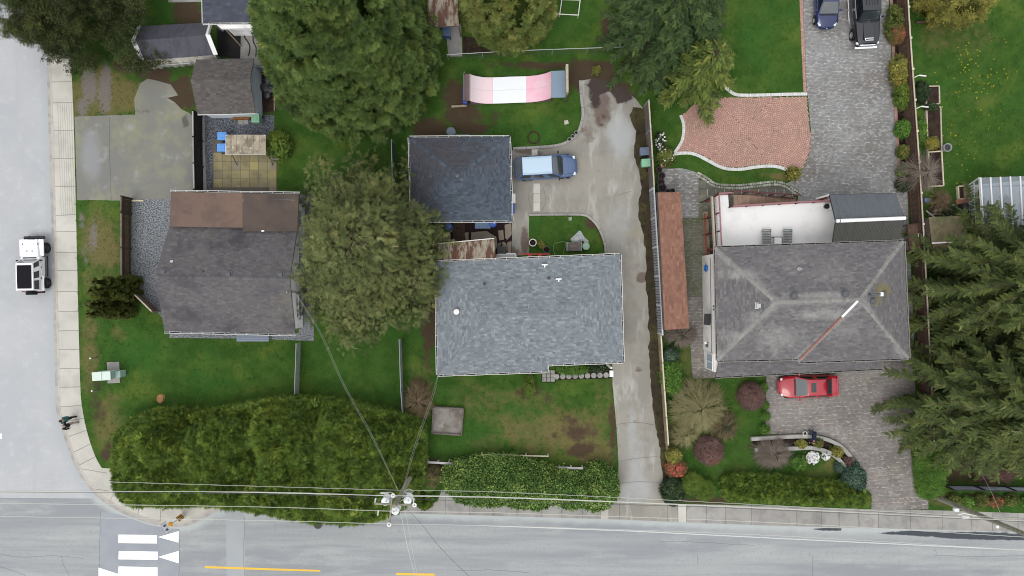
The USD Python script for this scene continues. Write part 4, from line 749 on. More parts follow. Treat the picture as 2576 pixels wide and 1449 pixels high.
def gutter(t, p, q, out, mat='gutter_white', parent=None, every=0.8, w=0.11):
    """an open gutter from p to q with its hangers; out points away from the roof"""
    p, q, out = np.array(p, float), np.array(q, float), np.r_[np.array(out, float)[:2], 0]; out /= np.linalg.norm(out); d = q - p; L = np.linalg.norm(d)
    front = bar(p + out * w - [0, 0, .03], q + out * w - [0, 0, .03], .03, .1); back_ = bar(p + out * .012 - [0, 0, .04], q + out * .012 - [0, 0, .04], .012, .1)
    hang = [bar(p + d * (k + .5) / max(int(L / every), 1) + [0, 0, .012], p + d * (k + .5) / max(int(L / every), 1) + out * (w + .01) + [0, 0, .012], .035, .012) for k in range(max(int(L / every), 1))]
    g = t.part('gutter', join(front, back_, *hang), mat, parent)
    t.part('gutter_floor', bar(p + out * w / 2 - [0, 0, .08], q + out * w / 2 - [0, 0, .08], w - .03, .012), 'gutter_inside', g)
def caps(t, p, q, mat, parent, w=0.26, step=0.24):
    p, q = np.array(p, float), np.array(q, float); L = np.linalg.norm(q - p); n = int(L / step); d = (q - p) / n; s = np.cross(d, [0, 0, 1.0]); s /= np.linalg.norm(s)
    for k in range(n):
        a = p + d * k + [0, 0, .03]; b = p + d * (k + 1.12) + [0, 0, .022]
        V = np.array([a - s * w / 2 - [0, 0, .045], a, a + s * w / 2 - [0, 0, .045], b - s * w / 2 - [0, 0, .055], b, b + s * w / 2 - [0, 0, .055], a - s * w / 2 - [0, 0, .075], a + s * w / 2 - [0, 0, .075]])
        t.part('ridge_cap', (V, np.array([[0, 1, 4], [0, 4, 3], [1, 2, 5], [1, 5, 4], [0, 6, 7], [0, 7, 2], [0, 2, 1]])), mat, parent)
def vent_box(t, c, mat='vent_metal', s=0.34, h=0.16, parent=None, label=None):
    v = t.part('roof_vent', rbox(np.array(c) + [0, 0, h / 2 + .02], (s, s, h), 0.03), mat, parent, label=label); t.part('vent_flange', box(np.array(c) + [0, 0, .02], (s + .16, s + .16, .02)), mat, v)
def vent_pipe(t, c, r=0.06, h=0.35, mat='vent_pale', parent=None):
    v = t.part('vent_pipe', lathe([(r, 0), (r, h), (r * .7, h), (r * .7, h - .08), (0, h - .08)], c, 14), mat, parent); t.part('vent_flange', lathe([(r * 2.2, .02), (r * 1.3, .07), (r, .1)], c, 14), mat, v)
def vent_mush(t, c, r=0.2, h=0.25, mat='vent_metal', parent=None):
    t.part('roof_vent', lathe([(r * .6, 0), (r * .6, h * .6), (r, h * .6), (r, h * .75), (r * .7, h), (0, h * 1.05)], c, 18), mat, parent)
def on_plane(pts, x, y):
    """z of the plane through three points, at world x, y"""
    a, b, c = (np.array(p, float) for p in pts[:3]); n = np.cross(b - a, c - a); return a[2] - (n[0] * (x - a[0]) + n[1] * (y - a[1])) / n[2]
def pix_on(pts, x, y):
    """the point of a plane that the picture shows at (x, y)"""
    z = 3.0
    for _ in range(8): z = on_plane(pts, *P(x, y, z)[:2])
    return P(x, y, z)
def window(t, c, w, h, facing, parent, frame='white_trim', glass='window_grey'):
    """an upright window centred at c on a wall facing a direction"""
    f = np.r_[np.array(facing, float)[:2], 0]; f /= np.linalg.norm(f); s = np.array([-f[1], f[0], 0]); z = np.array([0, 0, 1.0]); c = np.array(c, float) + f * .02
    rails = [bar(c - s * w / 2 + z * k * h / 2, c + s * w / 2 + z * k * h / 2, .07, .07) for k in (-1, 1)] + [bar(c + s * k * w / 2 - z * h / 2, c + s * k * w / 2 + z * h / 2, .07, .07) for k in (-1, 0, 1)]
    wn = t.part('window', join(*rails), frame, parent); t.part('pane', bar(c - s * w / 2, c + s * w / 2, .012, h, up=(0, 0, 1)), glass, wn)

# --- left house: a low gable with a brown lean-to
zE, zRd = 2.6, 4.55
TL, TR, BR, BL = P(427, 567, zE), P(749, 570, zE), P(743, 839, zE), P(414, 832, zE)
RL, RR = P(389, 697, zRd), P(729, 702, zRd)
t = Thing('house', 'low house with a worn grey gable roof and a flat brown roof patch', 'house', (*(TL + BR)[:2] / 2, 0))
walls = Polygon([P(443, 500, zE)[:2], P(741, 503, zE)[:2], P(735, 828, zE)[:2], P(430, 822, zE)[:2]])
w_ = t.part('wall', prism(walls, -.05, zE - .02), 'siding_grey')
gx = [P(741, 570, zE), P(735, 828, zE)]
gt = np.array(P(733, 702, zRd - .25)); gt[0] = (gx[0][0] + gx[1][0]) / 2 + .02
t.part('gable_wall', (np.array([[gx[0][0] + .03, gx[0][1], zE - .05], [gx[1][0] + .03, gx[1][1], zE - .05], gt, [gx[0][0] - .3, gx[0][1], zE - .05], [gx[1][0] - .3, gx[1][1], zE - .05], gt - [.3, 0, 0]]), np.array([[0, 2, 1], [3, 4, 5], [0, 3, 5], [0, 5, 2], [1, 2, 5], [1, 5, 4]])), 'siding_white', label='white gable wall')
t.part('wall', prism(Polygon([(gx[0][0], gx[0][1] + 1.9), (gx[0][0] + .03, gx[0][1] + 1.9), (gx[1][0] + .03, gx[1][1]), (gx[1][0], gx[1][1])]), 0.0, zE - .05), 'siding_white', label='white siding wall')
for yy in (545, 640, 760): window(t, np.r_[P(741, yy, zE)[:2] + [.06, 0], 1.5], 1.1, .9, (1, 0), w_)
north, south = [TL, TR, RR, RL], [BL, BR, RR, RL]
rf = t.part('roof', join(slope_slab(north), slope_slab(south)), 'roof_deck')
lay(t, plane_shingles([TL, TR, RR, RL], .145) + plane_shingles([BL, BR, RR, RL], .145), 'shingle_grey', parent=rf)
caps(t, RL, RR, 'shingle_grey', rf)
zA, zB = 2.98, 2.45
pA = [P(430, 483, zB), P(752, 488, zB), P(749, 572, zA), P(427, 569, zA)]
lt = t.part('lean_to_roof', slope_slab(pA, .1), 'roll_roof', label='flat brown felt roof')
for q, mt in ([(430.5, 484), (611, 486), (611, 573), (427, 570)], 'roll_roof'), ([(612, 486), (751, 488.5), (748.5, 582), (612, 582)], 'roll_roof_dark'):
    pp = [pix_on(pA, *k) + [0, 0, .03] for k in q]; t.part('felt_sheet', slope_slab(pp, .025), mt, lt)
gutter(t, P(428, 482, zB), P(754, 487, zB), (0, 1), parent=rf); gutter(t, P(413, 834, zE), P(745, 841, zE), (0, -1), parent=rf)
for x, y in [(411, 684), (575, 690), (706, 691)]: vent_box(t, pix_on(north, x, y), parent=rf, s=.3, h=.12)
vent_pipe(t, pix_on(north, 432, 658), .05, .2, 'vent_white', rf); vent_pipe(t, pix_on(north, 511, 684), .05, .15, 'vent_metal', rf)
t.part('vent_pipe', rbox(pix_on(pA, 662, 581) + [0, 0, .06], (.22, .12, .1), .03), 'vent_white', rf)
t.part('meter_box', rbox(np.r_[P(741, 790, zE)[:2] + [.18, 0], 1.4], (.2, .3, .5), .03), 'vent_metal', w_)
t.part('service_mast', tube([np.r_[P(732, 735, zE)[:2] + [.3, 0], 2.0], np.r_[P(732, 735, zE)[:2] + [.3, 0], 4.6]], .04), 'galvanised', w_)
t = Thing('bench', 'blue grey slatted bench step against the front of the left house', 'bench', P(636, 849))
for k in range(4): t.part('slat', box(P(636, 843 + k * 4.6, .4), (2.5, .12, .05)), 'bench_blue')
for dx in (-36, 0, 36): t.part('leg', box(P(636 + dx, 850, .19), (.08, .5, .38)), 'bench_blue')

# --- hip roof with a forward wing, as both other houses have
def hip_house(name, label, zE, zR, c, mat, wing_left, fields=None, wall='stucco_white', inset=.42, gut='gutter_white', cap=None):
    """c: picture points NW NE SE SW of the eaves, A B ridge ends, W1 W2 W3: wing eave corners and the step, WA wing apex"""
    e = {k: P(*c[k], zE) for k in ('NW', 'NE', 'SE', 'SW', 'W1', 'W2', 'S')}; A_, B_ = P(*c['A'], zR), P(*c['B'], zR)
    ctr = np.mean([e['NW'], e['NE'], e['SE'], e['SW']], 0)
    t = Thing(name, label, 'house', (*ctr[:2], 0))
    if wing_left: planes = [[e['NW'], e['NE'], B_, A_], [e['NE'], e['SE'], B_], [e['W1'], e['NW'], A_], [e['W1'], e['W2'], A_], [e['S'], e['SE'], B_, A_]]
    else: planes = [[e['NW'], e['NE'], B_, A_], [e['NE'], e['W2'], B_], [e['SW'], e['NW'], A_], [e['W1'], e['W2'], B_], [e['SW'], e['S'], B_, A_]]
    planes.append([e['S'], e['W2'], A_] if wing_left else [e['W1'], e['S'], B_])
    out = [e['NW'], e['NE']] + ([e['SE'], e['S'], e['W2'], e['W1']] if wing_left else [e['W2'], e['W1'], e['S'], e['SW']])
    plan = Polygon([p[:2] for p in out]).buffer(0)
    w = t.part('wall', prism(plan.buffer(-inset, join_style='mitre'), -.05, zE - .1), wall)
    t.part('soffit', prism(plan.buffer(-.02), zE - .16, zE - .1, bottom=True), 'white_trim', w)
    rf = t.part('roof', join(*[slope_slab(p, .1) for p in planes]), 'roof_deck')
    pcs = [p for pl in planes for p in plane_shingles(pl)]
    lay(t, pcs, mat, parent=rf, fields=fields)
    hips = [(e['NE'], B_), (e['NW'], A_), (A_, B_)] + ([(e['SE'], B_), (e['W1'], A_), (e['W2'], A_)] if wing_left else [(e['SW'], A_), (e['W2'], B_), (e['W1'], B_)])
    for a, b in hips:
        caps(t, a, b, cap or mat, rf)
    n = len(out)
    for i in range(n):
        a, b = out[i], out[(i + 1) % n]; d = b - a; o = np.array([d[1], -d[0]]); 
        if o @ ((a + b)[:2] / 2 - ctr[:2]) < 0: o = -o
        if np.linalg.norm(d) > .3: gutter(t, a, b, o, gut if isinstance(gut, str) else gut[i % len(gut)], rf)
    return t, rf, w, planes, e
c2 = dict(NW=(1097, 659), NE=(1559, 641), SE=(1567, 910), SW=(1101, 943), W1=(1101, 943), W2=(1376, 934), S=(1377, 917), A=(1237, 793), B=(1441, 788))
t2, rf2, w2_, pl2, e2 = hip_house('house', 'middle house with a blue grey shingle hip roof', 2.75, 3.75, c2, 'shingle_blue', True, cap='shingle_cap_blue')
for x, y in [(1218, 796), (1260, 776), (1337, 774), (1415, 771)]: vent_box(t2, pix_on(pl2[0] if y < 790 else pl2[2], x, y), 'shingle_blue', .34, .1, rf2)
vent_pipe(t2, pix_on(pl2[0], 1219, 714), .06, .15, 'vent_metal', rf2); vent_pipe(t2, pix_on(pl2[0], 1381, 700), .06, .2, 'vent_metal', rf2)
t2.part('roof_vent', lathe([(.16, 0), (.16, .25), (.22, .28), (.2, .42), (0, .5)], pix_on(pl2[2], 1149, 784), 18), 'vent_white', rf2, label='white turbine vent')
for x, y in [(1370, 666), (1405, 702)]:
    c = pix_on(pl2[0], x, y) + [0, 0, .14]; t2.part('vent_pipe', join(box(c, (.42, .1, .1)), box(c - [0, .1, .02], (.1, .2, .16)), box(c - [0, 0, .1], (.1, .1, .2))), 'vent_white', rf2)
t2.part('porch_post', join(box(P(1532, 921, 1.3), (.12, .12, 2.6)), box(P(1538, 940, .1), (.3, .5, .2))), 'white_trim')
t2.part('service_mast', tube([P(1100, 952, .5), P(1103, 935, 4.2)], .035), 'galvanised', w2_)
_pb = blobs([(1990, 660, 60, 40, .5), (1870, 690, 60, 20, .8), (1900, 800, 40, 30, .7), (1960, 850, 90, 50, .65), (2100, 690, 120, 40, .45), (2130, 830, 70, 40, .5), (1850, 850, 40, 30, .7), (2060, 790, 100, 20, .8), (2060, 745, 120, 16, .75), (2220, 690, 40, 60, .4), (2180, 840, 50, 40, .35)], .8, .9, 11)
_mb = blobs([(2220, 730, 40, 26, 1.0), (2200, 760, 26, 16, .8), (2240, 800, 20, 40, .5), (2210, 850, 60, 16, .45)], .8, .9, 12)
_hl = [LineString(PL(q)) for q in ([(1800, 625), (1952, 760), (1805, 906)], [(1952, 760), (2163, 754)], [(2163, 756), (2010, 908)], [(2163, 756), (2284, 900)], [(2270, 612), (2163, 752)])]; _pb0 = _pb
def _pb(p): d = np.min([shapely.distance(l, shapely.points(p)) * w for l, w in zip(_hl, (1, .9, 1.3, 1.7, 2.2))], 0); return np.maximum(_pb0(p), .8 * np.exp(-d / .42))
def rooff(fn, z): return lambda v: fn(np.asarray(v)[:, :2] * (H / (H - z)))
c3 = dict(NW=(1799, 623), NE=(2273, 607), SE=(2286, 901), SW=(1805, 907), W1=(2008, 911), W2=(2286, 901), S=(2008, 903), A=(1952, 760), B=(2163, 754))
t3, rf3, w3_, pl3, e3 = hip_house('house', 'right hand house with a weathered grey hip roof and a white roof deck behind', 5.0, 6.6, c3, 'shingle_streaked', False, {'pale': rooff(_pb, 5.8), 'moss': rooff(_mb, 5.8)}, gut='gutter_grey', inset=.38, cap='shingle_cap_pale')
for x, y in [(1995, 744), (2124, 739)]: vent_mush(t3, pix_on(pl3[0], x, y), .24, .3, 'vent_metal', rf3)
vent_pipe(t3, pix_on(pl3[0], 2011, 677), .07, .35, 'vent_pale', rf3); vent_box(t3, pix_on(pl3[2], 1907, 769), 'vent_pale', .3, .16, rf3); vent_box(t3, pix_on(pl3[1], 2221, 741), 'vent_metal', .34, .16, rf3); vent_box(t3, pix_on(pl3[1], 2194, 757), 'vent_metal', .3, .14, rf3)
c = pix_on(pl3[1], 2186, 740); ch = t3.part('flue_pipe', tube([c, c + [0, 0, .35], c + [.3, 0, .5], c + [.55, 0, .5]], .08, 10), 'vent_metal', rf3); t3.part('flue_cap', rbox(c + [.62, 0, .5], (.2, .28, .2), .03), 'vent_white', ch)
a, b = e3['W1'], P(*c3['B'], 6.6); t3.part('flashing', bar(a + (b - a) * .03 + [-.05, .05, .08], a + (b - a) * .72 + [-.05, .05, .08], .1, .03), 'flashing_red', rf3); t3.part('flashing', bar(a + (b - a) * .72 + [-.05, .05, .085], a + (b - a) * .97 + [-.05, .05, .085], .17, .03), 'flashing', rf3)
# pent roof over the front ground floor
pz0, pz1 = 2.7, 3.25
pent = [P(1800, 948, pz0), P(2220, 927, pz0), P(2205, 885, pz1), P(1812, 893, pz1)]
pr = t3.part('pent_roof', slope_slab(pent, .1), 'roof_deck'); lay(t3, plane_shingles(pent), 'shingle_streaked', parent=pr, fields={'pale': rooff(_pb, 3.), 'moss': rooff(_mb, 3.)}, most=120)
gutter(t3, pent[0], pent[1], (0, -1), 'gutter_grey', pr)
wb = P(1795, 650, 5)
xw = P(1766, 0, 0)[0]
wl3 = lambda y: -(y - 724.5) * H / F
t3.part('wall', prism(Polygon([(xw, wl3(652)), (xw + 1.2, wl3(652)), (xw + 1.35, wl3(880)), (xw + .1, wl3(880))]), 0, 4.84), 'stucco_white', label='white stucco side wall')
sidew = np.array([xw, 0, 0])
t3.part('belt_trim', bar((xw - .01, wl3(652) + .02, 2.4), (xw + .09, wl3(880), 2.4), .03, .06), 'black_trim', w3_)
def side_pt(y, z): return np.array([xw + .1 * (y - 652) / 228, wl3(y), z])
lm = t3.part('wall_lamp', join(box(side_pt(771, 3.9) - [.1, 0, 0], (.2, .06, .06)), rbox(side_pt(771, 3.9) - [.22, .12, 0], (.14, .14, .18), .03), rbox(side_pt(771, 3.9) - [.22, -.12, 0], (.14, .14, .18), .03)), 'vent_metal', w3_)
q0 = side_pt(905, 2.6); win = [side_pt(884, 1.0), side_pt(884, 3.2)]
t3.part('wall', prism(Polygon([(xw + .14, wl3(881)), (xw + 1.35, wl3(881)), (xw + 1.4, wl3(926)), (xw + .2, wl3(926))]), 0, 2.62), 'stucco_white', label='white wall by the front corner')
window(t3, np.array([xw + .17, wl3(904), 1.55]), 1.2, 1.7, (-1, 0), w3_)
# white roof deck on posts
zD = 2.75
deck = [(1799, 491), (2088, 489), (2104, 552), (2098, 618), (1806, 630)]
dk = Thing('roof_deck', 'white vinyl sun deck with rose coloured railings behind the right hand house', 'deck', (*np.mean(PL(deck, zD), 0), 0))
stair_hole = Polygon(PL([(1831, 486), (2010, 484), (2095, 483), (2095, 507), (2000, 512), (1834, 522)], zD))
fl_ = Polygon(PL(deck, zD)).difference(stair_hole).buffer(0)
dk.part('deck_floor', prism(fl_, zD - .2, zD, bottom=True), 'vinyl_deck')
def railing(pts, z, h=1.0, cap='rail_rose', bal='white_trim', bals=True, spacing=.13, capw=.1):
    for a, b in zip(pts[:-1], pts[1:]):
        a, b = np.array(a, float), np.array(b, float)
        r = dk.part('railing', join(bar(a + [0, 0, h], b + [0, 0, h], capw, .05), bar(a + [0, 0, .1], b + [0, 0, .1], .05, .05)), cap)
        L = np.linalg.norm(b - a); n = int(L / 1.6) + 1
        for k in range(n + 1): p = a + (b - a) * k / n; dk.part('rail_post', bar(p - [0, 0, .05], p + [0, 0, h], .09, .09), 'rail_maroon', r)
        if bals:
            for k in range(int(L / spacing)): p = a + (b - a) * (k + .5) / int(L / spacing); dk.part('baluster', bar(p + [0, 0, .1], p + [0, 0, h], .045, .045), bal, r)
g = lambda x, y: P(x, y, zD)
railing([g(1799, 494), g(1806, 628)], zD * 0, spacing=.12)
railing([g(1799, 491), g(1832, 489)], 0, bals=False); railing([g(1834, 522), g(2000, 512), g(2088, 508)], 0, bals=False); 
dk.part('beam', bar(P(1793, 494, zD) - [0, 0, .25], P(1800, 630, zD) - [0, 0, .25], .12, .3), 'wood_pale')
for y in (496, 540, 585, 625):
    dk.part('post', bar((g(1800, y)[0], g(1800, y)[1], 0), (g(1800, y)[0], g(1800, y)[1], zD - .2), .14, .14), 'wood_red'); 
dk.part('beam', bar(P(1762, 540, 0) + [0.1, 0, .9], P(1766, 648, 0) + [.1, 0, .9], .1, .12), 'wood_red')
dk.part('planter_wall', prism(Polygon(PL([(1765, 534), (1776, 534), (1782, 648), (1770, 648)])), 0, .55), 'wood_tan')
for y in (496, 530, 565, 600, 626): dk.part('post', bar((g(2085, y)[0], g(2085, y)[1], 0), (g(2085, y)[0], g(2085, y)[1], zD - .2), .12, .12), 'wood_red') if y in (496, 565) else None
dk.part('bracket', bar(P(1762, 510, .9), P(1798, 493, 2.6), .08, .08), 'black_trim'); 
for y in (548, 588): dk.part('bracket', bar(P(1766, y + 4, 1.2), P(1799, y - 2, 2.6), .06, .06), 'black_trim')
# stair down along the deck
stp = []; n = 16
for k in range(n):
    x0, x1 = 1846 + k * 9.7, 1846 + (k + 1) * 9.7; z = zD - .17 * (k + 1); z = max(z, .12); a, b = P(x0, 488, z), P(x1, 516 - k * .3, z)
    dk.part('stair_tread', box(((a[0] + b[0]) / 2, (P(0, 489 - k * .2, zD)[1] + P(0, 516 - k * .5, zD)[1]) / 2 - .0, z), (abs(b[0] - a[0]) + .03, .78, .04)), 'stair_wood')
yy0, yy1 = P(0, 487, zD)[1], P(0, 518, zD)[1]
for yy in (yy0, yy1): dk.part('stringer', bar((P(1838, 0, zD)[0], yy, zD - .2), (P(2000, 0, .2)[0], yy, .1), .05, .24), 'rail_maroon')
dk.part('railing', join(bar((P(1838, 0, zD)[0], yy0 + .1, zD + .95), (P(2004, 0, .2)[0], yy0 + .1, 1.05), .09, .05), *[bar((P(1838 + k * 40, 0, zD)[0], yy0 + .1, max(zD - .7 * k, 0)), (P(1838 + k * 40, 0, zD)[0], yy0 + .1, zD + .95 - k * .65), .08, .08) for k in range(5)]), 'rail_maroon')
# corrugated cover over the end of the deck
def corrugated(pts, pitch=.09, amp=.02, thick=.004, along=None):
    """a corrugated sheet over a quad a b c d: a-b is one eave, the ribs run from a to d"""
    a, b, c, d = (np.array(p, float) for p in pts); n = int(np.linalg.norm(b - a) / pitch * 4); V = []
    nn = np.cross(b - a, d - a); nn /= np.linalg.norm(nn); nn = nn if nn[2] > 0 else -nn
    for i in range(n + 1):
        s = i / n; o = nn * amp * math.sin(i * math.pi / 2)
        V += [a + (b - a) * s + o, d + (c - d) * s + o]
    Fc = np.array([[2 * i, 2 * i + 2, 2 * i + 3, 2 * i + 1] for i in range(n)]); V = np.array(V)
    return MB().add(V, Fc).add(V - nn * thick, Fc[:, ::-1]).get()
zc0, zc1 = 4.95, 5.75
ca = [P(2087, 490, zc0), P(2252, 486, zc0), P(2276, 549, zc1), P(2103, 556, zc1)]; cb2 = [P(2095, 609, zc0), P(2262, 604, zc0), P(2276, 549, zc1), P(2103, 556, zc1)]
cv = Thing('patio_cover', 'corrugated grey see-through gable cover with a white ridge tube on the white deck', 'patio cover', (*np.mean([p[:2] for p in ca + cb2], 0), 0))
cv.part('corrugated_sheet', corrugated(ca, .1, .022), 'poly_grey'); cv.part('corrugated_sheet', corrugated(cb2, .1, .022), 'poly_dark')
rd = cv.part('ridge_tube', tube([ca[3] + [0, 0, .06], ca[2] + [0, 0, .06]], .13, 14), 'white_trim'); cv.part('end_ring', tube([ca[3] + [.2, 0, .06], ca[3] + [.25, 0, .06]], .138, 14), 'black_trim', rd)
for k in range(8):
    s = k / 7; cv.part('rafter', bar(ca[0] + (ca[1] - ca[0]) * s - [0, 0, .07], ca[3] + (ca[2] - ca[3]) * s - [0, 0, .07], .05, .09), 'black_trim'); cv.part('rafter', bar(cb2[0] + (cb2[1] - cb2[0]) * s - [0, 0, .07], cb2[3] + (cb2[2] - cb2[3]) * s - [0, 0, .07], .05, .09), 'black_trim')
for q in (ca, cb2):
    for s in (.0, .5): a = q[0] + (q[3] - q[0]) * s; b = q[1] + (q[2] - q[1]) * s; cv.part('purlin', bar(a - [0, 0, .15], b - [0, 0, .15], .06, .09), 'black_trim')
for q in (ca[0], ca[1], cb2[0], cb2[1]): cv.part('post', bar((q[0], q[1], 0 if q[0] > P(2200, 0, 5)[0] else zD), (q[0], q[1], zc0 - .1), .1, .1), 'white_trim')
# things on the deck
for i, (x, lab) in enumerate([(1925, 'grey slatted sun lounger on the white deck, left of the pair'), (1978, 'grey slatted sun lounger on the white deck, right of the pair')]):
    o = P(x, 600, zD); L = Thing('sun_lounger', lab, 'sun lounger', o, group='loungers on the white deck')
    for k in range(13): L.part('slat', box(o + [0, .62 - k * .12, .32 + (0.03 * (3 - k) if k < 3 else 0)], (.62, .075, .03)), 'galv_dark')
    for sx in (-.3, .3): L.part('side_rail', box(o + [sx, -.1, .28], (.05, 1.6, .05)), 'galvanised')
    for sx in (-.28, .28):
        for sy in (-.8, .55): L.part('leg', box(o + [sx, sy, .13], (.05, .05, .26)), 'galvanised')
o = P(1951, 607, zD); tb = Thing('garden_table', 'small metal frame table between the two sun loungers', 'table', o); tb.part('top', box(o + [0, 0, .48], (.55, .5, .02)), 'vinyl_deck'); tb.part('frame', join(*[bar(o + [sx * .3, -.28, z], o + [sx * .3, .28, z], .035) for sx in (-1, 1) for z in (.5,)], bar(o + [-.45, .28, .5], o + [.3, .28, .5], .035), *[bar(o + [sx * .3, sy * .26, 0], o + [sx * .3, sy * .26, .5], .035) for sx in (-1, 1) for sy in (-1, 1)]), 'iron')

# --- garage, shed, tent, other roofs
def simple_walls(t, pts, z1, m, inset, label=None): return t.part('wall', prism(Polygon(pts).buffer(-inset, join_style='mitre'), -.05, z1), m, label=label)
zg, zga = 2.45, 3.9
gp_ = [P(1030, 346, zg), P(1281, 344, zg), P(1287, 555, zg), P(1036, 556, zg)]; ap = P(1151, 428, zga)
gz = np.array([ap[0], (gp_[0][1] + gp_[2][1]) / 2, zga])
t = Thing('garage', 'square garage with a dark slate blue pyramid roof beside the parked van', 'garage', (*np.mean(gp_, 0)[:2], 0))
simple_walls(t, [p[:2] for p in gp_], zg - .1, 'siding_white', .3); t.part('soffit', prism(Polygon([p[:2] for p in gp_]).buffer(-.02), zg - .16, zg - .1, bottom=True), 'white_trim')
pls = [[gp_[i], gp_[(i + 1) % 4], gz] for i in range(4)]; rf = t.part('roof', join(*[slope_slab(p, .08) for p in pls]), 'roof_deck')
lay(t, [q for p in pls for q in plane_shingles(p)], 'shingle_garage', parent=rf, fields={'stain': rooff(blobs([(1110, 390, 190, 70, .75), (1050, 470, 70, 130, .7)], .7, .8, 14), 3)})
for q in gp_: caps(t, q, gz, 'shingle_garage', rf)
for i in range(4): gutter(t, gp_[i], gp_[(i + 1) % 4], (gp_[i] + gp_[(i + 1) % 4])[:2] / 2 - gz[:2], parent=rf)
t.part('roof_vent', lathe([(.12, -.1), (.12, .12), (.17, .14), (.15, .24), (0, .28)], gz + [0, 0, .0], 16), 'vent_metal', rf)
t.part('garage_door', box((gp_[1][0] - .27, (gp_[1][1] + gp_[2][1]) / 2, 1.05), (.06, 3.6, 2.1)), 'siding_white')
zs, zsr = 2.15, 3.15
s_ = [P(493, 150, zs), P(639, 147, zs), P(643, 285, zs), P(497, 288, zs)]; sr = [P(479, 203, zsr), P(632, 200, zsr)]
t = Thing('shed', 'garden shed with a mossy dark gable roof and a pale blue end wall', 'shed', (*np.mean(s_, 0)[:2], 0))
w_ = simple_walls(t, [p[:2] for p in s_], zs - .02, 'siding_blue', .22)
xg = s_[1][0] - .2; t.part('gable_wall', (np.array([[xg, s_[1][1] - .2, zs - .03], [xg, s_[2][1] + .2, zs - .03], [xg, sr[1][1], zsr - .12], [xg - .1, s_[1][1] - .2, zs - .03], [xg - .1, s_[2][1] + .2, zs - .03], [xg - .1, sr[1][1], zsr - .12]]), np.array([[0, 2, 1], [3, 4, 5], [0, 3, 5], [0, 5, 2], [1, 2, 5], [1, 5, 4]])), 'siding_blue', w_)
sr[0][0] = (s_[0][0] + s_[3][0]) / 2; sr[1][0] = (s_[1][0] + s_[2][0]) / 2
pls = [[s_[0], s_[1], sr[1], sr[0]], [s_[3], s_[2], sr[1], sr[0]]]; rf = t.part('roof', join(*[slope_slab(p, .08) for p in pls]), 'roof_deck'); lay(t, [q for p in pls for q in plane_shingles(p)], 'shingle_shed', parent=rf)
caps(t, sr[0], sr[1], 'shingle_shed', rf); t.part('fascia', bar(s_[3] - [0, .03, .04], s_[2] - [0, .03, .04], .03, .1), 'white_trim', rf)
zt0, zt1 = 1.7, 2.75
tn = [P(350, 66, zt0), P(531, 56, zt0), P(541, 138, zt0), P(356, 152, zt0)]; tr_ = [P(345, 103, zt1), P(530, 88, zt1)]
t = Thing('carport_tent', 'portable carport tent with a dark ribbed roof and white ends left of the shed', 'carport tent', (*np.mean(tn, 0)[:2], 0))
tr_[0][0], tr_[1][0] = (tn[0][0] + tn[3][0]) / 2, (tn[1][0] + tn[2][0]) / 2
rib = []
for k, (a, b) in enumerate([(tn[0], tn[1]), (tn[3], tn[2])]): t.part('roof_sheet', slope_slab([a, b, tr_[1], tr_[0]], .03), 'tent_dark')
sk = []
for a, b, o in [(tn[3], tn[2], (0, -.35, 0))]:
    n = 36; V = []
    for i in range(n + 1):
        p = a + (b - a) * i / n; wv = .07 * math.sin(i * 1.7) + .05 * math.sin(i * .6); V += [p + [0, -.02, -.02], p + [0, -.2 + wv, -.8], p + [0, -.1 - wv, -1.65]]
    V = np.array(V); Fc = np.array([[3 * i + j, 3 * i + j + 1, 3 * i + j + 4, 3 * i + j + 3] for i in range(n) for j in (0, 1)]); t.part('side_curtain', MB().add(V, Fc).add(V - [0, -.02, 0], Fc[:, ::-1]).get(), 'tarp_white')
for a, b, c in ((tn[1], tr_[1], tn[2]), (tn[0], tr_[0], tn[3])):
    fr = t.part('end_band', join(bar(a + [.1, 0, .03], b + [.1, 0, .03], .02, .26, up=(0, 1, 1)), bar(b + [.1, 0, .03], c + [.1, 0, .03], .02, .26, up=(0, 1, 1)), slope_slab([a + [-.12, 0, .04], a + [.12, 0, .04], b + [.12, 0, .04], b + [-.12, 0, .04]], .03), slope_slab([c + [-.12, 0, .04], c + [.12, 0, .04], b + [.12, 0, .04], b + [-.12, 0, .04]], .03)), 'white_trim')
    for q in (a, c): t.part('tent_leg', bar((q[0], q[1], 0), q, .06), 'galvanised')
# upper left house with its white wall
zh = 3.2
t = Thing('house', 'dark slate roofed house with a white wall cut by the top picture edge', 'house', (*P(650, -20)[:2], 0))
hp = [P(507, -140, 5.0), P(770, -140, 5.0), P(772, 54, zh), P(510, 58, zh)]
rf = t.part('roof', slope_slab(hp, .12), 'roof_deck'); lay(t, plane_shingles(hp, .2, .3, .5), 'shingle_dark', parent=rf, most=160)
t.part('wall', prism(Polygon([P(548, -140, 3)[:2], P(700, -140, 3)[:2], P(700, 50, zh)[:2], P(548, 52, zh)[:2]]), 0, zh - .15), 'siding_white'); gutter(t, hp[3], hp[2], (0, -1), 'gutter_white', rf)
t.part('rake_board', bar(hp[3] + [-.03, 0, -.05], hp[0] + [-.03, 0, -.05], .03, .16), 'white_trim', rf)
t.part('balcony', prism(Polygon(PL([(540, 57), (700, 55), (700, 80), (668, 70), (556, 72)], 2.4)), 2.2, 2.42, bottom=True), 'siding_white', label='white balcony edge')
for x in (548, 606): t.part('post', bar(np.r_[P(x, 66, 1)[:2], 0], np.r_[P(x, 66, 1)[:2], 2.2], .1), 'white_trim')
t.part('brace', bar(P(562, 68, 2.3), P(606, 116, .1), .09), 'wood_tan')
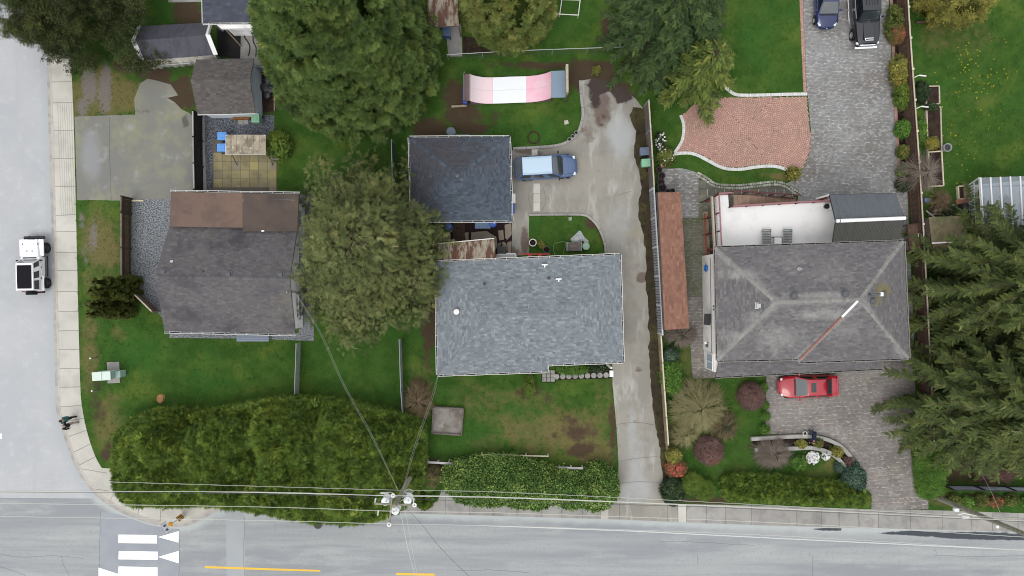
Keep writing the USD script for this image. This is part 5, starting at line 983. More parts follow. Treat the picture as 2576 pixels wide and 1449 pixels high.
# rusty corrugated roof at the top, blue bin beside it
zq = 2.4
q = [P(1078, 68, zq), P(1154, 64, zq), P(1150, -60, zq + .5), P(1072, -60, zq + .5)]
t = Thing('lean_to', 'lean-to with a rusty ribbed metal roof right of the great cedar', 'lean-to', (*np.mean(q, 0)[:2], 0))
t.part('corrugated_sheet', corrugated([q[0], q[3], q[2], q[1]], .13, .02), 'rust_metal')
for p_ in q: t.part('post', bar((p_[0], p_[1], 0), p_ - [0, 0, .05], .1), 'wood_grey')
t.part('beam', bar(q[0] - [0, 0, .1], q[1] - [0, 0, .1], .08, .14), 'wood_grey')
# rusty cover behind the middle house
z0, z1 = 2.2, 2.75
q = [P(1102, 614, z0), P(1243, 601, z0), P(1246, 654, z1), P(1105, 660, z1)]
t = Thing('patio_cover', 'rust stained corrugated patio cover attached to the back of the middle house', 'patio cover', (*np.mean(q, 0)[:2], 0))
t.part('corrugated_sheet', corrugated(q, .14, .02), 'rust_metal'); t.part('gutter', bar(q[0] + [0, .04, -.03], q[1] + [0, .04, -.03], .06, .07), 'gutter_white')
for p_ in q[:2]: t.part('post', bar((p_[0], p_[1], 0), p_ - [0, 0, .08], .09), 'wood_grey')
for k in range(5): s = k / 4; t.part('rafter', bar(q[0] + (q[1] - q[0]) * s - [0, 0, .08], q[3] + (q[2] - q[3]) * s - [0, 0, .08], .05, .1), 'wood_grey')
# long terracotta shed roof beside the slatted fence
z0, z1 = 2.1, 2.5
q = [P(1655, 484, z0), P(1712, 483, z1), P(1734, 826, z1), P(1672, 830, z0)]
t = Thing('long_shed', 'long narrow lean-to shed with a terracotta shingle roof along the slatted fence', 'shed', (*np.mean(q, 0)[:2], 0))
simple_walls(t, [p[:2] for p in q], z0 - .12, 'wood_dark', .1); rf = t.part('roof', slope_slab(q, .08), 'roof_deck'); lay(t, plane_shingles(q, .15, .28, .4), 'shingle_terracotta', parent=rf)
t.part('gutter', bar(q[0] + [-.07, 0, -.04], q[3] + [-.07, 0, -.04], .12, .1), 'gutter_dark', rf)
# sun room and sheds on the far right
z0, z1 = 2.3, 3.1
q = [P(2466, 447, z0 + .1), P(2640, 441, z0 + .1), P(2650, 640, z1), P(2478, 640, z1)]
t = Thing('sunroom', 'sunroom with white ribs and a grey glazed roof at the right picture edge', 'sunroom', (*np.mean(q, 0)[:2], 0))
n = 7
for k in range(n):
    a, b = k / n, (k + 1) / n; A0, A1 = q[0] + (q[1] - q[0]) * a, q[0] + (q[1] - q[0]) * b; B0, B1 = q[3] + (q[2] - q[3]) * a, q[3] + (q[2] - q[3]) * b
    t.part('roof_pane', slope_slab([A0, A1, B1, B0], .02), 'glass_pane'); t.part('roof_rib', bar(A0 + [0, 0, .03], B0 + [0, 0, .03], .09, .07), 'white_trim')
t.part('purlin', bar(q[0] + (q[3] - q[0]) * .12 - [0, 0, .06], q[1] + (q[2] - q[1]) * .12 - [0, 0, .06], .1, .06), 'vent_pale')
fx = [P(2431, 467, 0), P(2436, 640, 0)]
for k in range(4):
    a, b = k / 4, (k + 1) / 4; B0, B1 = fx[0] + (fx[1] - fx[0]) * a, fx[0] + (fx[1] - fx[0]) * b; T0, T1 = q[0] + (q[3] - q[0]) * a - [0, 0, .1], q[0] + (q[3] - q[0]) * b - [0, 0, .1]
    B0, B1 = B0 + [0, 0, .3], B1 + [0, 0, .3]
    w_ = t.part('window', join(bar(B0, B1, .08), bar(B0, T0, .1), bar(T0, T1, .09), bar((B0 + T0) / 2, (B1 + T1) / 2, .06), bar((B0 + B1) / 2, (T0 + T1) / 2, .06)), 'white_trim')
    t.part('pane', (np.array([B0, B1, T1, T0]), np.array([[0, 1, 2], [0, 2, 3]])), 'glass_clear', w_)
t.part('base_wall', prism(Polygon([fx[0][:2] + [-.35, .1], fx[0][:2] + [.1, .1], fx[1][:2] + [.1, 0], fx[1][:2] + [-.35, 0]]), 0, .3), 'wood_tan')
t.part('floor', prism(Polygon([fx[0][:2] + [.12, 0], q[1][:2], q[2][:2], fx[1][:2] + [.12, 0]]), 0, .06), 'vinyl_deck')
z0, z1 = 1.9, 2.25
q = [P(2336, 546, z0), P(2426, 543, z0), P(2438, 606, z1), P(2344, 612, z1)]
t = Thing('shed', 'low shed with a mossy brown ribbed roof behind the right fence', 'shed', (*np.mean(q, 0)[:2], 0)); simple_walls(t, [p[:2] for p in q], z0 - .1, 'wood_grey', .08)
M('mossy_sheet', A(118, 106, 84), [('n', A(88, 92, 62), 1.2, .45, .65, .85), ('n', A(140, 120, 100), 2.5, .5, .7, .6)], rnd=.03); t.part('corrugated_sheet', corrugated(q, .1, .012), 'mossy_sheet'); t.part('trim', bar(q[3] + [0, 0, .03], q[2] + [0, 0, .03], .1, .04), 'white_trim')
q = [P(2346, 614, z1), P(2450, 608, z1), P(2460, 660, z0), P(2350, 662, z0)]
t = Thing('shed', 'low shed with a mossy roof half hidden under the big spruce branches', 'shed', (*np.mean(q, 0)[:2], 0)); simple_walls(t, [p[:2] for p in q], z0 - .1, 'wood_grey', .08); t.part('corrugated_sheet', corrugated(q, .1, .012), 'mossy_sheet')
# ---------------------------------------------------------------- fences, yard things, poles and wires
def fence(name, label, pts, h, board, mat, cap=None, capw=.1, post=None, gap=.012, thick=.022, post_every=2.4, horizontal=False, rail=None, top_pts=False, rows=9, face=1, postcap=None, category='fence', hs=None):
    line = LineString(PL(pts, h) * (1.0 if top_pts else 1.0) if top_pts else PL(pts)); L = line.length; mid = np.array(line.interpolate(.5, normalized=True).coords[0])
    t = Thing(name, label, category, (*mid, 0)); at = lambda d: np.array(line.interpolate(d).coords[0])
    seg = []
    n = max(int(round(L / post_every)), 1)
    for k in range(n + 1):
        p = at(L * k / n); pp = t.part('post', box((*p, (h + .06) / 2), (.1, .1, h + .06), math.atan2(*(at(min(L * k / n + .1, L)) - at(max(L * k / n - .1, 0)))[::-1])), post or mat)
        if postcap: t.part('post_cap', box((*p, h + .09), (.16, .16, .05)), postcap, pp)
    if horizontal:
        bh = (h - .1) / rows
        for k in range(n):
            a, b = at(L * k / n), at(L * (k + 1) / n)
            for j in range(rows):
                z = .08 + (j + .5) * bh; t.part('slat', bar((*a, z), (*b, z), thick, bh - gap), mat)
    else:
        m = int(L / board)
        for k in range(m):
            a, b = at(L * k / m + gap / 2), at(L * (k + 1) / m - gap / 2); z1 = h - .03 + R.uniform(-.01, .01)
            d = b - a; nn = np.array([-d[1], d[0]]) / max(np.linalg.norm(d), 1e-6) * (.03 * face)
            t.part('board', bar((*(a + nn), z1 / 2 + .02), (*(b + nn), z1 / 2 + .02), thick * R.uniform(.8, 1.3), z1 - .04), mat)
        for z in rail or (.35, h - .35):
            for k in range(n):
                a, b = at(L * k / n), at(L * (k + 1) / n); d = b - a; nn = np.array([-d[1], d[0]]) / max(np.linalg.norm(d), 1e-6) * (-.02 * face); t.part('rail', bar((*(a + nn), z), (*(b + nn), z), .05, .09), post or mat)
    if cap:
        for k in range(n): t.part('cap_rail', bar((*at(L * k / n + .004), h + .02), (*at(L * (k + 1) / n - .004), h + .02), capw, .035), cap)
    return t
# right boundary fence: the top rail's line in the picture, put at its real height
hF = 1.8
toppix = [(2282, -60), (2284, 0), (2293, 140), (2304, 290), (2313, 420), (2317, 483), (2324, 600), (2332, 750), (2340, 900), (2346, 1010), (2350, 1110)]
w2p = [((p[0] / (H / F)) + 1288, 724.5 - p[1] / (H / F)) for p in PL(toppix, hF)]
fence('boundary_fence', 'long brown board fence with a pale top rail right of the right hand house', w2p, hF, .145, 'wood_brown', cap='wood_pale', post='wood_brown', face=1, postcap='wood_cream')
for y in (190, 268):
    p = P(2300 if y < 200 else 2306, y + 5, 1.9); t = Thing('bracket', f'{"upper" if y < 200 else "lower"} of two pale curved brackets on top of the boundary fence', 'bracket', p, group='curved brackets on the fence'); t.part('arm', tube(smooth_line([p, p + [.25, .12, .08], p + [.5, .14, .12], p + [.8, .08, .06]], 4), [.03] * 12 + [.02], 8), 'plastic_white'); t.part('blade', bar(p + [.3, .13, .12], p + [.85, .09, .09], .09, .02), 'plastic_white')
t = Thing('gate', 'brown wooden gate frame leaning from the boundary fence beside the house', 'gate', P(2298, 596)); 
gq = [P(2282, 566, 1.6), P(2310, 562, 1.9), P(2318, 628, 1.9), P(2288, 632, 1.6)]
for a, b in zip(gq, gq[1:] + gq[:1]): t.part('frame_bar', bar(a, b, .09, .07), 'wood_dark')
for k in range(12): s = (k + .5) / 12; t.part('board', bar(gq[0] + (gq[3] - gq[0]) * s - [0, 0, .06], gq[1] + (gq[2] - gq[1]) * s - [0, 0, .06], .17, .025), 'wood_brown')
t.part('latch', rbox((gq[1] + gq[2]) / 2 + [-.15, .1, .06], (.06, .3, .05), .015), 'galvanised')
for p_ in gq[::3]: t.part('post', bar((p_[0], p_[1], 0), p_, .09), 'wood_dark')
# between the drive and the right house
fence('board_fence', 'weathered grey board fence behind the two wheelie bins on the driveway', [(1621, 268), (1628, 372), (1634, 478)], 1.8, .145, 'wood_grey', cap='wood_pale', post='wood_slat', face=-1)
fence('slatted_fence', 'pale weathered slatted fence beside the long terracotta shed roof', [(1634, 481), (1642, 616), (1651, 750), (1655, 838)], 1.75, .2, 'wood_slat', cap='wood_white', post='wood_white', gap=.05, face=-1)
fence('low_fence', 'low tan wooden fence between the driveway and the shrubs of the right garden', [(1656, 842), (1661, 930), (1667, 1010), (1674, 1112)], 1.05, .16, 'wood_tan', cap='wood_cream', post='wood_tan', face=-1)
fence('low_fence', 'short run of pale low fence by the round red shrubs, at the driveway mouth', [(1675, 1114), (1681, 1180), (1690, 1258)], .5, .16, 'wood_tan', face=-1)
# left house yard
fence('board_fence', 'dark brown board fence round the gravel yard of the left house', [(331, 540), (331, 620), (332, 712)], 1.5, .145, 'wood_brown', cap='wood_grey', post='wood_dark', capw=.12, face=-1)
fence('board_fence', 'short higher end of the brown gravel yard fence next to the parking slab', [(333, 500), (332, 538)], 1.6, .145, 'wood_dark', cap='wood_grey', post='wood_dark', face=-1)
fence('board_fence', 'slanting piece of brown fence between the gravel yard and the front lawn', [(334, 715), (368, 748), (404, 783)], 1.3, .145, 'wood_brown', cap='wood_pale', post='wood_grey', face=-1)
single('threshold', box(P(347, 505, .07), (.9, .12, .14)), 'wood_cream', 'cream timber sill at the top of the gravel yard', 'sill')
fence('solid_fence', 'tall black solid fence with a grey rail beside the parking slab', [(510, 292), (511, 380), (513, 484)], 1.75, .25, 'fence_black', cap='concrete_old', capw=.1, post='fence_black', gap=.004, face=-1)
for k in range(7): pass
def chain_fence(label, pts, h, mat='fence_slat_green', slats=True, name='chain_link_fence'):
    line = LineString(PL(pts)); L = line.length; at = lambda d: np.array(line.interpolate(d).coords[0]); t = Thing(name, label, 'fence', (*at(L / 2), 0)); n = max(int(L / 2.6), 1)
    for k in range(n + 1): t.part('post', cyl((*at(L * k / n), 0), .03, h + .04, 8), 'galvanised')
    t.part('top_rail', tube([(*at(L * k / n), h) for k in range(n + 1)], .028, 8), 'galvanised')
    if slats:
        m = int(L / .22)
        for k in range(m): t.part('slat', bar((*at(L * k / m + .008), h / 2 + .02), (*at(L * (k + 1) / m - .008), h / 2 + .02), .015, h - .1), mat)
    else:
        m = int(L / .16); b = MB()
        for k in range(m):
            a0, a1 = at(L * k / m), at(min(L * (k + 1) / m * 1.0 + h * .0, L)); b.add(*bar((*a0, .05), (*at(min(L * k / m + h * .5, L)), h), .006)); b.add(*bar((*at(min(L * k / m + h * .5, L)), .05), (*a0, h), .006))
        t.part('mesh', b.get(), 'galv_dark', kind='stuff')
    return t
chain_fence('grey green slatted garden fence running from the left house corner to the big hedge', [(757, 862), (754, 930), (752, 1006)], 1.25)
chain_fence('blue grey slatted garden fence between the two front lawns', [(1010, 852), (1013, 960), (1021, 1080)], 1.2, 'fence_slat_grey')
chain_fence('dark teal fence panel with a white rail left of the garage', [(993, 362), (995, 420), (997, 505)], 1.6, 'fence_teal')
chain_fence('thin wire mesh fence across the lawn behind the skate ramp', [(1128, 150), (1300, 140), (1420, 136), (1562, 131)], 1.2, slats=False)
chain_fence('wire mesh fence below the carport tent', [(330, 181), (400, 180), (495, 170)], 1.1, slats=False)
chain_fence('grey slatted fence between the shed and the great cedar', [(640, 182), (712, 180)], 1.3, 'fence_slat_grey')
fence('panel_fence', 'low fence of pale grey panels with dark posts below the big spruce', [(2372, 1220), (2450, 1221), (2530, 1223), (2680, 1226)], 1.4, 3.2, 'panel_grey', cap='black_trim', capw=.08, post='black_trim', post_every=2.5, gap=.03, face=-1, rail=(.2,))
# skate ramp
zr = 1.25
ln = [P(1168, 183, zr), P(1186, 181, zr)]
X = lambda x, z: P(x, 0, z)[0]
yN, yS = P(0, 193, .15)[1], P(0, 259, .15)[1]
def yy(y): return P(0, y, .15)[1]
rx0, rx1 = X(1182, zr), X(1387, zr); flat0, flat1 = X(1240, .15), X(1324, .15)
t = Thing('skate_ramp', 'pink and white half pipe skate ramp with blue grey platform on the back lawn', 'skate ramp', ((rx0 + rx1) / 2, (yN + yS) / 2, 0))
tiltz = -.02
def curve(x0, xf, n=12):
    """ramp profile from the lip at x0 down to the flat at xf"""
    Rr = ((xf - x0) ** 2 + (zr - .15) ** 2) / (2 * (zr - .15)); s = np.linspace(0, 1, n); xs = x0 + (xf - x0) * s
    return np.c_[xs, .15 + Rr - np.sqrt(np.maximum(Rr ** 2 - (xf - xs) ** 2, 0))]
skew = lambda x: (x - (rx0 + rx1) / 2) * .035
def surf(prof, ya, yb, th=.03):
    n = len(prof); V = np.vstack([[x, ya + skew(x), z] for x, z in prof] + [[x, yb + skew(x), z] for x, z in prof]); Fc = np.array([[i, i + n, i + n + 1, i + 1] for i in range(n - 1)])
    Fc = Fc[:, ::-1] if prof[-1][0] < prof[0][0] else Fc
    rim = np.array([[i + 1, i, 0, 0] for i in range(0)]).reshape(0, 4)
    return MB().add(V, Fc).add(V - [0, 0, th], Fc[:, ::-1]).get()
cl, cr = curve(rx0, flat0), curve(rx1, flat1)[::-1]
ym = (yN + yS) / 2
for pr_, mt, nm in ((cl, 'ramp_pink', 'curved_sheet'), (cr, 'ramp_rose', 'curved_sheet')):
    t.part(nm, surf(pr_, yN, ym + .006), mt); t.part(nm, surf(pr_, ym - .006, yS), mt)
fl2 = np.c_[np.linspace(flat0 + .006, flat1 - .006, 6), np.full(6, .152)]
for a, b in ((yN, ym + .006), (ym - .006, yS)): t.part('flat_sheet', surf(fl2, a, b), 'ramp_white')
for pr_ in (cl, cr):
    for ya in (yN - .02, yS + .02):
        n = len(pr_); V = np.array([[x, ya + skew(x), z - .02] for x, z in pr_] + [[x, ya + skew(x), 0.0] for x, z in pr_]); Fc = np.array([[i, i + 1, i + n + 1, i + n] for i in range(n - 1)]); t.part('side_panel', MB().add(V, Fc).add(V + [0, .02, 0], Fc[:, ::-1]).get(), 'ramp_brown')
pf = lambda x0, x1, z: np.array([[x0, yN + skew(x0), z], [x1, yN + skew(x1), z], [x1, yS + skew(x1), z], [x0, yS + skew(x0), z]])
t.part('platform', slope_slab(pf(rx1 + .02, X(1423, zr), zr + .01), .05), 'ramp_blue'); t.part('platform', slope_slab(pf(X(1167, zr), rx0 - .02, zr + .01), .05), 'ramp_brown')
for x in (rx0, rx1): t.part('coping', tube([(x, yN + skew(x), zr + .02), (x, yS + skew(x), zr + .02)], .03, 10), 'galvanised')
t.part('rear_board', bar((X(1426, 2.0), yN + .35, 1.75), (X(1427, 2.0), yS + .3, 1.75), .18, .9), 'wood_pale')
for y_ in (yN, yS):
    for x in (X(1424, zr), X(1169, zr)): t.part('post', bar((x, y_ + skew(x), 0), (x, y_ + skew(x), 1.9 if x > 0 else 1.7), .09), 'wood_grey')
t.part('guard_rail', bar((X(1166, 1.7), yN - .2, 1.7), (X(1166, 1.7), yS - .2, 1.7), .05, .08), 'galv_dark')
single('tarpaulin', rbox(P(1170, 243, .95), (.35, 1.2, .5), .08), 'tarp_blue', 'blue tarpaulin bundle hanging on the left end of the skate ramp', 'tarpaulin')
single('plank', box(P(1155, 267, .1), (1.2, .16, .08), .06), 'wood_tan', 'pale timber plank on the soil at the lower left corner of the skate ramp', 'plank')
# goal frame at the top
t = Thing('goal_frame', 'white tube goal frame lying on the back lawn at the top picture edge', 'goal frame', P(1430, 15)); zz = .6
for a, b in [((1363, 33), (1455, 38)), ((1409, 0), (1455, 38)), ((1455, 38), (1458, -6)), ((1409, 36), (1413, -6)), ((1409, -2), (1460, -3))][0:1] + [((1455, 38), (1460, -5)), ((1408, 35), (1414, -5)), ((1410, -1), (1460, 0))]: t.part('tube', tube([P(*a, zz), P(*b, zz)], .035, 8), 'plastic_white')
for q in ((1363, 33), (1455, 38), (1408, 35)): t.part('leg', tube([P(*q, zz) * [1, 1, 0], P(*q, zz)], .03, 8), 'plastic_white')
# bins
def bin_(label, x, y, mat, lid, rot=0, grp=None, name='wheelie_bin'):
    o = P(x, y, 0) * (H - 1.05) / H; o[2] = 0
    t = Thing(name, label, 'bin', o, rot, grp, local=True)
    t.part('body', hexa([[-.22, -.26, .06], [.22, -.26, .06], [.22, .24, .06], [-.22, .24, .06]], [[-.29, -.34, .98], [.29, -.34, .98], [.29, .3, .98], [-.29, .3, .98]]), mat)
    l = t.part('lid', rbox((0, 0, 1.02), (.62, .72, .09), .04), lid); t.part('lid_panel', rbox((0, -.05, 1.075), (.4, .42, .03), .014), lid, l); t.part('lid_rib', join(box((-.12, -.05, 1.095), (.03, .36, .02)), box((.12, -.05, 1.095), (.03, .36, .02))), lid, l)
    t.part('handle', tube([(-.24, .36, 1.0), (-.24, .4, 1.0), (.24, .4, 1.0), (.24, .36, 1.0)], .02, 8), 'plastic_black')
    for s in (-1, 1): t.part('wheel', tube([(s * .24, .26, .12), (s * .3, .26, .12)], .12, 14), 'plastic_black')
bin_('slate grey wheelie bin against the grey board fence', 1622, 380, 'bin_grey', 'bin_grey', -85)
bin_('pale green wheelie bin against the grey board fence, below the grey one', 1626, 409, 'bin_mint', 'bin_mint', -85)
bin_('bright blue bin at the corner of the swing canopy, upper of two', 558, 342, 'bin_blue', 'bin_blue', 90); bin_('bright blue bin at the corner of the swing canopy, lower of two', 557, 371, 'bin_blue', 'bin_blue', 90)
bin_('green wheelie bin at the lower right corner of the garden shed', 642, 296, 'bin_green', 'bin_green', 0)
bin_('dark blue bin below the rusty roof at the top picture edge', 1122, 78, 'barrel_blue', 'tub_blue', 180)
# swing canopy
zc = 2.0
cx0, cx1, cy0, cy1 = P(568, 0, zc)[0], P(668, 0, zc)[0], P(0, 388, zc)[1], P(0, 340, zc)[1]
t = Thing('swing_seat', 'garden swing seat under a stained pale striped canopy on the patio', 'swing seat', ((cx0 + cx1) / 2, (cy0 + cy1) / 2, 0))
for k in range(7):
    a, b = k / 7, (k + 1) / 7; zz = lambda s: zc + .16 * (1 - (2 * s - 1) ** 2)
    t.part('canopy_strip', slope_slab([(cx0 + (cx1 - cx0) * a + .01, cy0, zz(a)), (cx0 + (cx1 - cx0) * b - .01, cy0, zz(b)), (cx0 + (cx1 - cx0) * b - .01, cy1, zz(b)), (cx0 + (cx1 - cx0) * a + .01, cy1, zz(a))], .02), 'canopy')
t.part('canopy_frame', join(tube([(cx0, cy0, zc), (cx1, cy0, zc), (cx1, cy1, zc), (cx0, cy1, zc), (cx0, cy0, zc)], .025, 8)), 'plastic_white')
t.part('seat', rbox(((cx0 + cx1) / 2, (cy0 + cy1) / 2, .5), (2.2, .6, .12), .05), 'cushion'); t.part('backrest', rbox(((cx0 + cx1) / 2, cy1 - .4, .85), (2.2, .12, .6), .05), 'cushion')
for x in (cx0 + .1, cx1 - .1): t.part('stand', join(tube([(x, cy0 - .5, 0), (x, (cy0 + cy1) / 2, zc), (x, cy1 + .3, 0)], .03, 8)), 'iron')
t.part('side_table', box((cx1 + .35, (cy0 + cy1) / 2 - .25, 1.0), (.6, 1.5, .04)), 'wood_grey')
single('plank_step', box(P(608, 293, .15), (1.3, .5, .3), .02), 'wood_orange', 'small orange brown timber step below the garden shed', 'step')
for i in range(2): struct('stone', prism(Polygon(PL([(600 + i * 13, 302), (612 + i * 13, 302), (612 + i * 13, 313), (600 + i * 13, 313)])), 0, .05), 'concrete_old', parent=pt, kind=None)
# refuse sacks by the shed
for i, (x, y, s) in enumerate([(677, 204, .42), (670, 222, .4), (682, 226, .34), (675, 240, .3)]):
    ic = trimesh.creation.icosphere(3, 1.0); v = np.array(ic.vertices); v = v * (1 + .35 * (meshkit.fbm(v * 2.2 + i * 5, 4, i)[:, None] - .5)) * [s, s * 1.1, s * .7]; v[:, 2] = np.maximum(v[:, 2] + s * .55, 0.0)
    single('refuse_sack', (v + P(x, y, .01), np.array(ic.faces)), 'bag_black', 'black plastic refuse sack, ' + ['topmost of the heap beside the shed', 'left one of the heap beside the shed', 'right one of the heap beside the shed', 'lowest and smallest of the heap beside the shed'][i], 'refuse sack', 'black sacks beside the shed', smooth=True)
t = Thing('timber_edging', 'thin timber board edging between the sacks and the lawn', 'edging', P(690, 230)); t.part('board', box(P(691, 230, .08), (.08, 3.0, .16)), 'wood_tan'); t.part('board', box(P(672, 183, .08), (1.2, .06, .16)), 'wood_brown')
# hose and clutter in the neighbour's yard
single('hose', tube(np.array([P(x, y, .05) for x, y in smooth_line([(625, 140), (628, 115), (615, 92), (618, 75), (630, 72), (636, 85), (637, 105), (644, 120), (643, 142)], 6)]), .035, 8), 'hose_black', 'black hose looped on the grey concrete of the top left yard', 'hose', smooth=True)
for i, (x, y, w, d, m_) in enumerate([(660, 108, .5, 1.8, 'wood_grey'), (668, 128, .4, 1.4, 'wood_dark'), (655, 95, .3, 1.0, 'wood_orange')]): single('plank', box(P(x, y, .15 + .05 * i), (.22, d, .06), .3 + .2 * i), m_, ['grey plank in the clutter left of the great cedar', 'dark plank in the clutter left of the great cedar, the lowest one', 'orange plank leaning in the clutter left of the great cedar'][i], 'plank')
single('crate', rbox(P(690, 153, .2), (.45, .4, .35), .03), 'plastic_white', 'small white crate at the foot of the great cedar, by the fence', 'crate')
# utility cabinet and its pad by the side street
p0 = P(285, 941, 0); t = Thing('utility_cabinet', 'pale green white utility cabinet on a concrete pad beside the side street pavement', 'utility cabinet', p0)
cx, cy = P(279, 940, 0)[:2] * (H - 0) / H
b0 = P(292, 940, 0); q = [(-.85, -.32), (.5, -.32), (.5, .32), (-.85, .32)]
c_ = np.array([P(288, 940, 0)[0], P(0, 940, 0)[1]])
cab = rbox((c_[0] - .15, c_[1], .78), (1.3, .6, 1.45), .03, .07)
t.part('body', cab, 'cabinet_side'); t.part('lid', rbox((c_[0] - .15, c_[1], 1.53), (1.42, .68, .07), .03, .07), 'cabinet'); t.part('side_box', rbox((c_[0] + .72, c_[1] + .05, .45), (.42, .5, .85), .03, .07), 'cabinet_side')
t.part('lid_seam', box((c_[0] - .1, c_[1], 1.572), (.02, .66, .008), .07), 'galv_dark'); t.part('handle', rbox((c_[0] + .1, c_[1] - .33, .9), (.16, .04, .06), .01, .07), 'galv_dark')
struct('concrete_pad', prism(Polygon(PL([(270, 911), (300, 910), (303, 963), (272, 964)])), -.05, .07), 'concrete_old')
for i, (x, y, a, lab) in enumerate([(242, 899, .2, 'short grey marker post leaning above the utility cabinet'), (246, 980, .3, 'short grey marker post with a white top below the utility cabinet')]):
    p_ = P(x + 4, y, 0); t = Thing('marker_post', lab, 'post', p_); t.part('post', tube([p_, p_ + [-.12, .0, .75]], .045, 10), 'galv_dark'); t.part('cap', tube([p_ + [-.12, 0, .75], p_ + [-.13, 0, .82]], .06, 10), 'plastic_white')
ic = P(405, 1003, 0); v, f = lathe([(.33, 0), (.28, .08), (.27, .16), (.0, .17)], (0, 0, 0), 22); rr = 1 + .35 * (meshkit.noise(np.c_[v[:, :2] * 3, v[:, 2] * 0]) - .4); v[:, :2] *= rr[:, None]; single('tree_stump', (v + ic, f), 'stump', 'pale cut tree stump on the front lawn above the big hedge', 'tree stump', smooth=40)
# crossing sign
base = P(460, 1298, 0); t = Thing('crossing_sign', 'pedestrian crossing sign with yellow chevron guard on its post at the kerb corner', 'road sign', base)
t.part('post', tube([base, base + [0, 0, 3.1]], .045, 12), 'steel_pole'); 
def panel(c, w, h, mat, face, th=.02, rnd=None):
    f_ = np.r_[np.array(face, float)[:2], 0]; f_ /= np.linalg.norm(f_); s = np.array([-f_[1], f_[0], 0]); z = np.array([0, 0, 1.0]); c = np.array(c, float); return bar(c - s * w / 2, c + s * w / 2, th, h)
face = np.array([.8, .6]); fn = np.r_[face, 0]
sd = np.array([-face[1], face[0], 0.])
fa = np.array([.75, .66])
sgn = t.part('chevron_guard', join(*[panel(base + np.r_[fa, 0] * .06 + [0, 0, .55], .42, .95, 'sign_yellow', fa)]), 'sign_yellow')
for k in range(4): 
    c = base + np.r_[fa, 0] * .075 + [0, 0, .2 + .24 * k]; s = np.array([-fa[1], fa[0], 0]); t.part('stripe', bar(c - s * .2 - [0, 0, .06], c + s * .2 + [0, 0, .06], .006, .1), 'sign_black', sgn)
t.part('yellow_plate', rbox(base + np.r_[fa, 0] * .07 + [0, 0, 2.15], (.34, .34, .38), .15), 'sign_yellow')
fs = np.array([.72, .42]); s = np.array([-fs[1], fs[0], 0]) / np.linalg.norm(fs); fs3 = np.r_[fs, 0] / np.linalg.norm(fs); sc = base + fs3 * .07 + [0, 0, 2.85]
pl = t.part('sign_plate', panel(sc, .78, .78, 'sign_white', fs), 'sign_white'); t.part('plate_edge', panel(sc - fs3 * .014, .82, .82, 'sign_black', fs, .008), 'sign_black', pl)
def glyph(c, o):
    """a walking figure"""
    B = lambda a, b, w: bar(c + s * a[0] + np.array([0, 0, a[1]]), c + s * b[0] + np.array([0, 0, b[1]]), .006, w, up=fs3) if False else bar(c + s * a[0] + np.array([0, 0, a[1]]), c + s * b[0] + np.array([0, 0, b[1]]), w, .008, up=fs3)
    return join(B((0, .02), (.02, .16), .1), B((0, .02), (-.09, -.16), .05), B((0, .02), (.08, -.16), .05), B((.02, .14), (-.1, .04), .035), B((.02, .14), (.11, .04), .035), lathe([(0, -.045), (.045, 0), (0, .045)], c + s * .03 + [0, 0, .23], 8))
for o in (-.17, .17): t.part('walking_symbol', glyph(sc + fs3 * .016 + s * o, 0), 'sign_black', pl)
# small things round the middle house
def pot(label, x, y, r, h, mat, fill='dark_bed', name='plant_pot', cat='pot', grp=None, rim=None):
    o = P(x, y, 0); t = Thing(name, label, cat, o, group=grp); t.part('pot', lathe([(r * .75, 0), (r, h), (r * .82, h), (r * .78, h - .08)], o, 22), mat); t.part('earth', lathe([(0, h - .06), (r * .8, h - .07)], o, 22), fill)
    if rim: t.part('rim', ring(o + [0, 0, h], r * .9, r * .12), rim)
    return t
pot('white ringed round planter at the corner of the little back lawn', 1340, 611, .3, .35, 'ring_white', rim='ring_white'); pot('dark green round pot beside the red rack', 1375, 629, .28, .3, 'pot_green', rim='pot_green')
for i, (x, y) in enumerate([(1432, 352), (1440, 344), (1449, 335)]): pot(f'small grey round pot on the curved kerb, {["lowest", "middle", "topmost"][i]} of three', x, y, .15, .25, 'pot_grey', grp='round pots on the curved kerb', rim='pot_grey')
single('fire_ring', ring(P(1343, 346, .03), .45, .06, 30, 8), 'wood_dark', 'dark ring of a fire pit on the lawn below the skate ramp', 'fire ring', smooth=True)
single('paving_stone', prism(Polygon(PL([(1419, 304), (1428, 302), (1431, 311), (1420, 314)])), 0, .06), 'concrete', 'single pale paving stone on the lawn below the skate ramp', 'paving stone')
single('paving_stone', prism(Polygon(PL([(1430, 546), (1439, 546), (1438, 555), (1430, 555)])), 0, .05), 'stone_pale', 'pale stone inside the kerb of the little back lawn', 'paving stone')
o = P(1443, 621, 0); t = Thing('wooden_box', 'weathered slatted wooden storage box on the little back lawn', 'wooden box', o)
t.part('body', box(o + [0, 0, .25], (1.12, .56, .5)), 'wood_grey')
for k in range(5): t.part('lid_board', box(o + [0, -.27 + k * .135, .53], (1.2, .125, .03)), 'wood_grey')
for sx in (-.56, .56): t.part('end_trim', box(o + [sx, 0, .55], (.08, .7, .03)), 'wood_slat')
o = P(1473, 620, 0); t = Thing('drum_lid', 'round pale green lid on a drum beside the wooden box', 'drum', o); t.part('drum', cyl(o, .26, .3, 24), 'pot_green'); t.part('lid', lathe([(0, .33), (.24, .33), (.28, .36), (.3, .34), (.3, .3)], o, 24), 'lid_green')
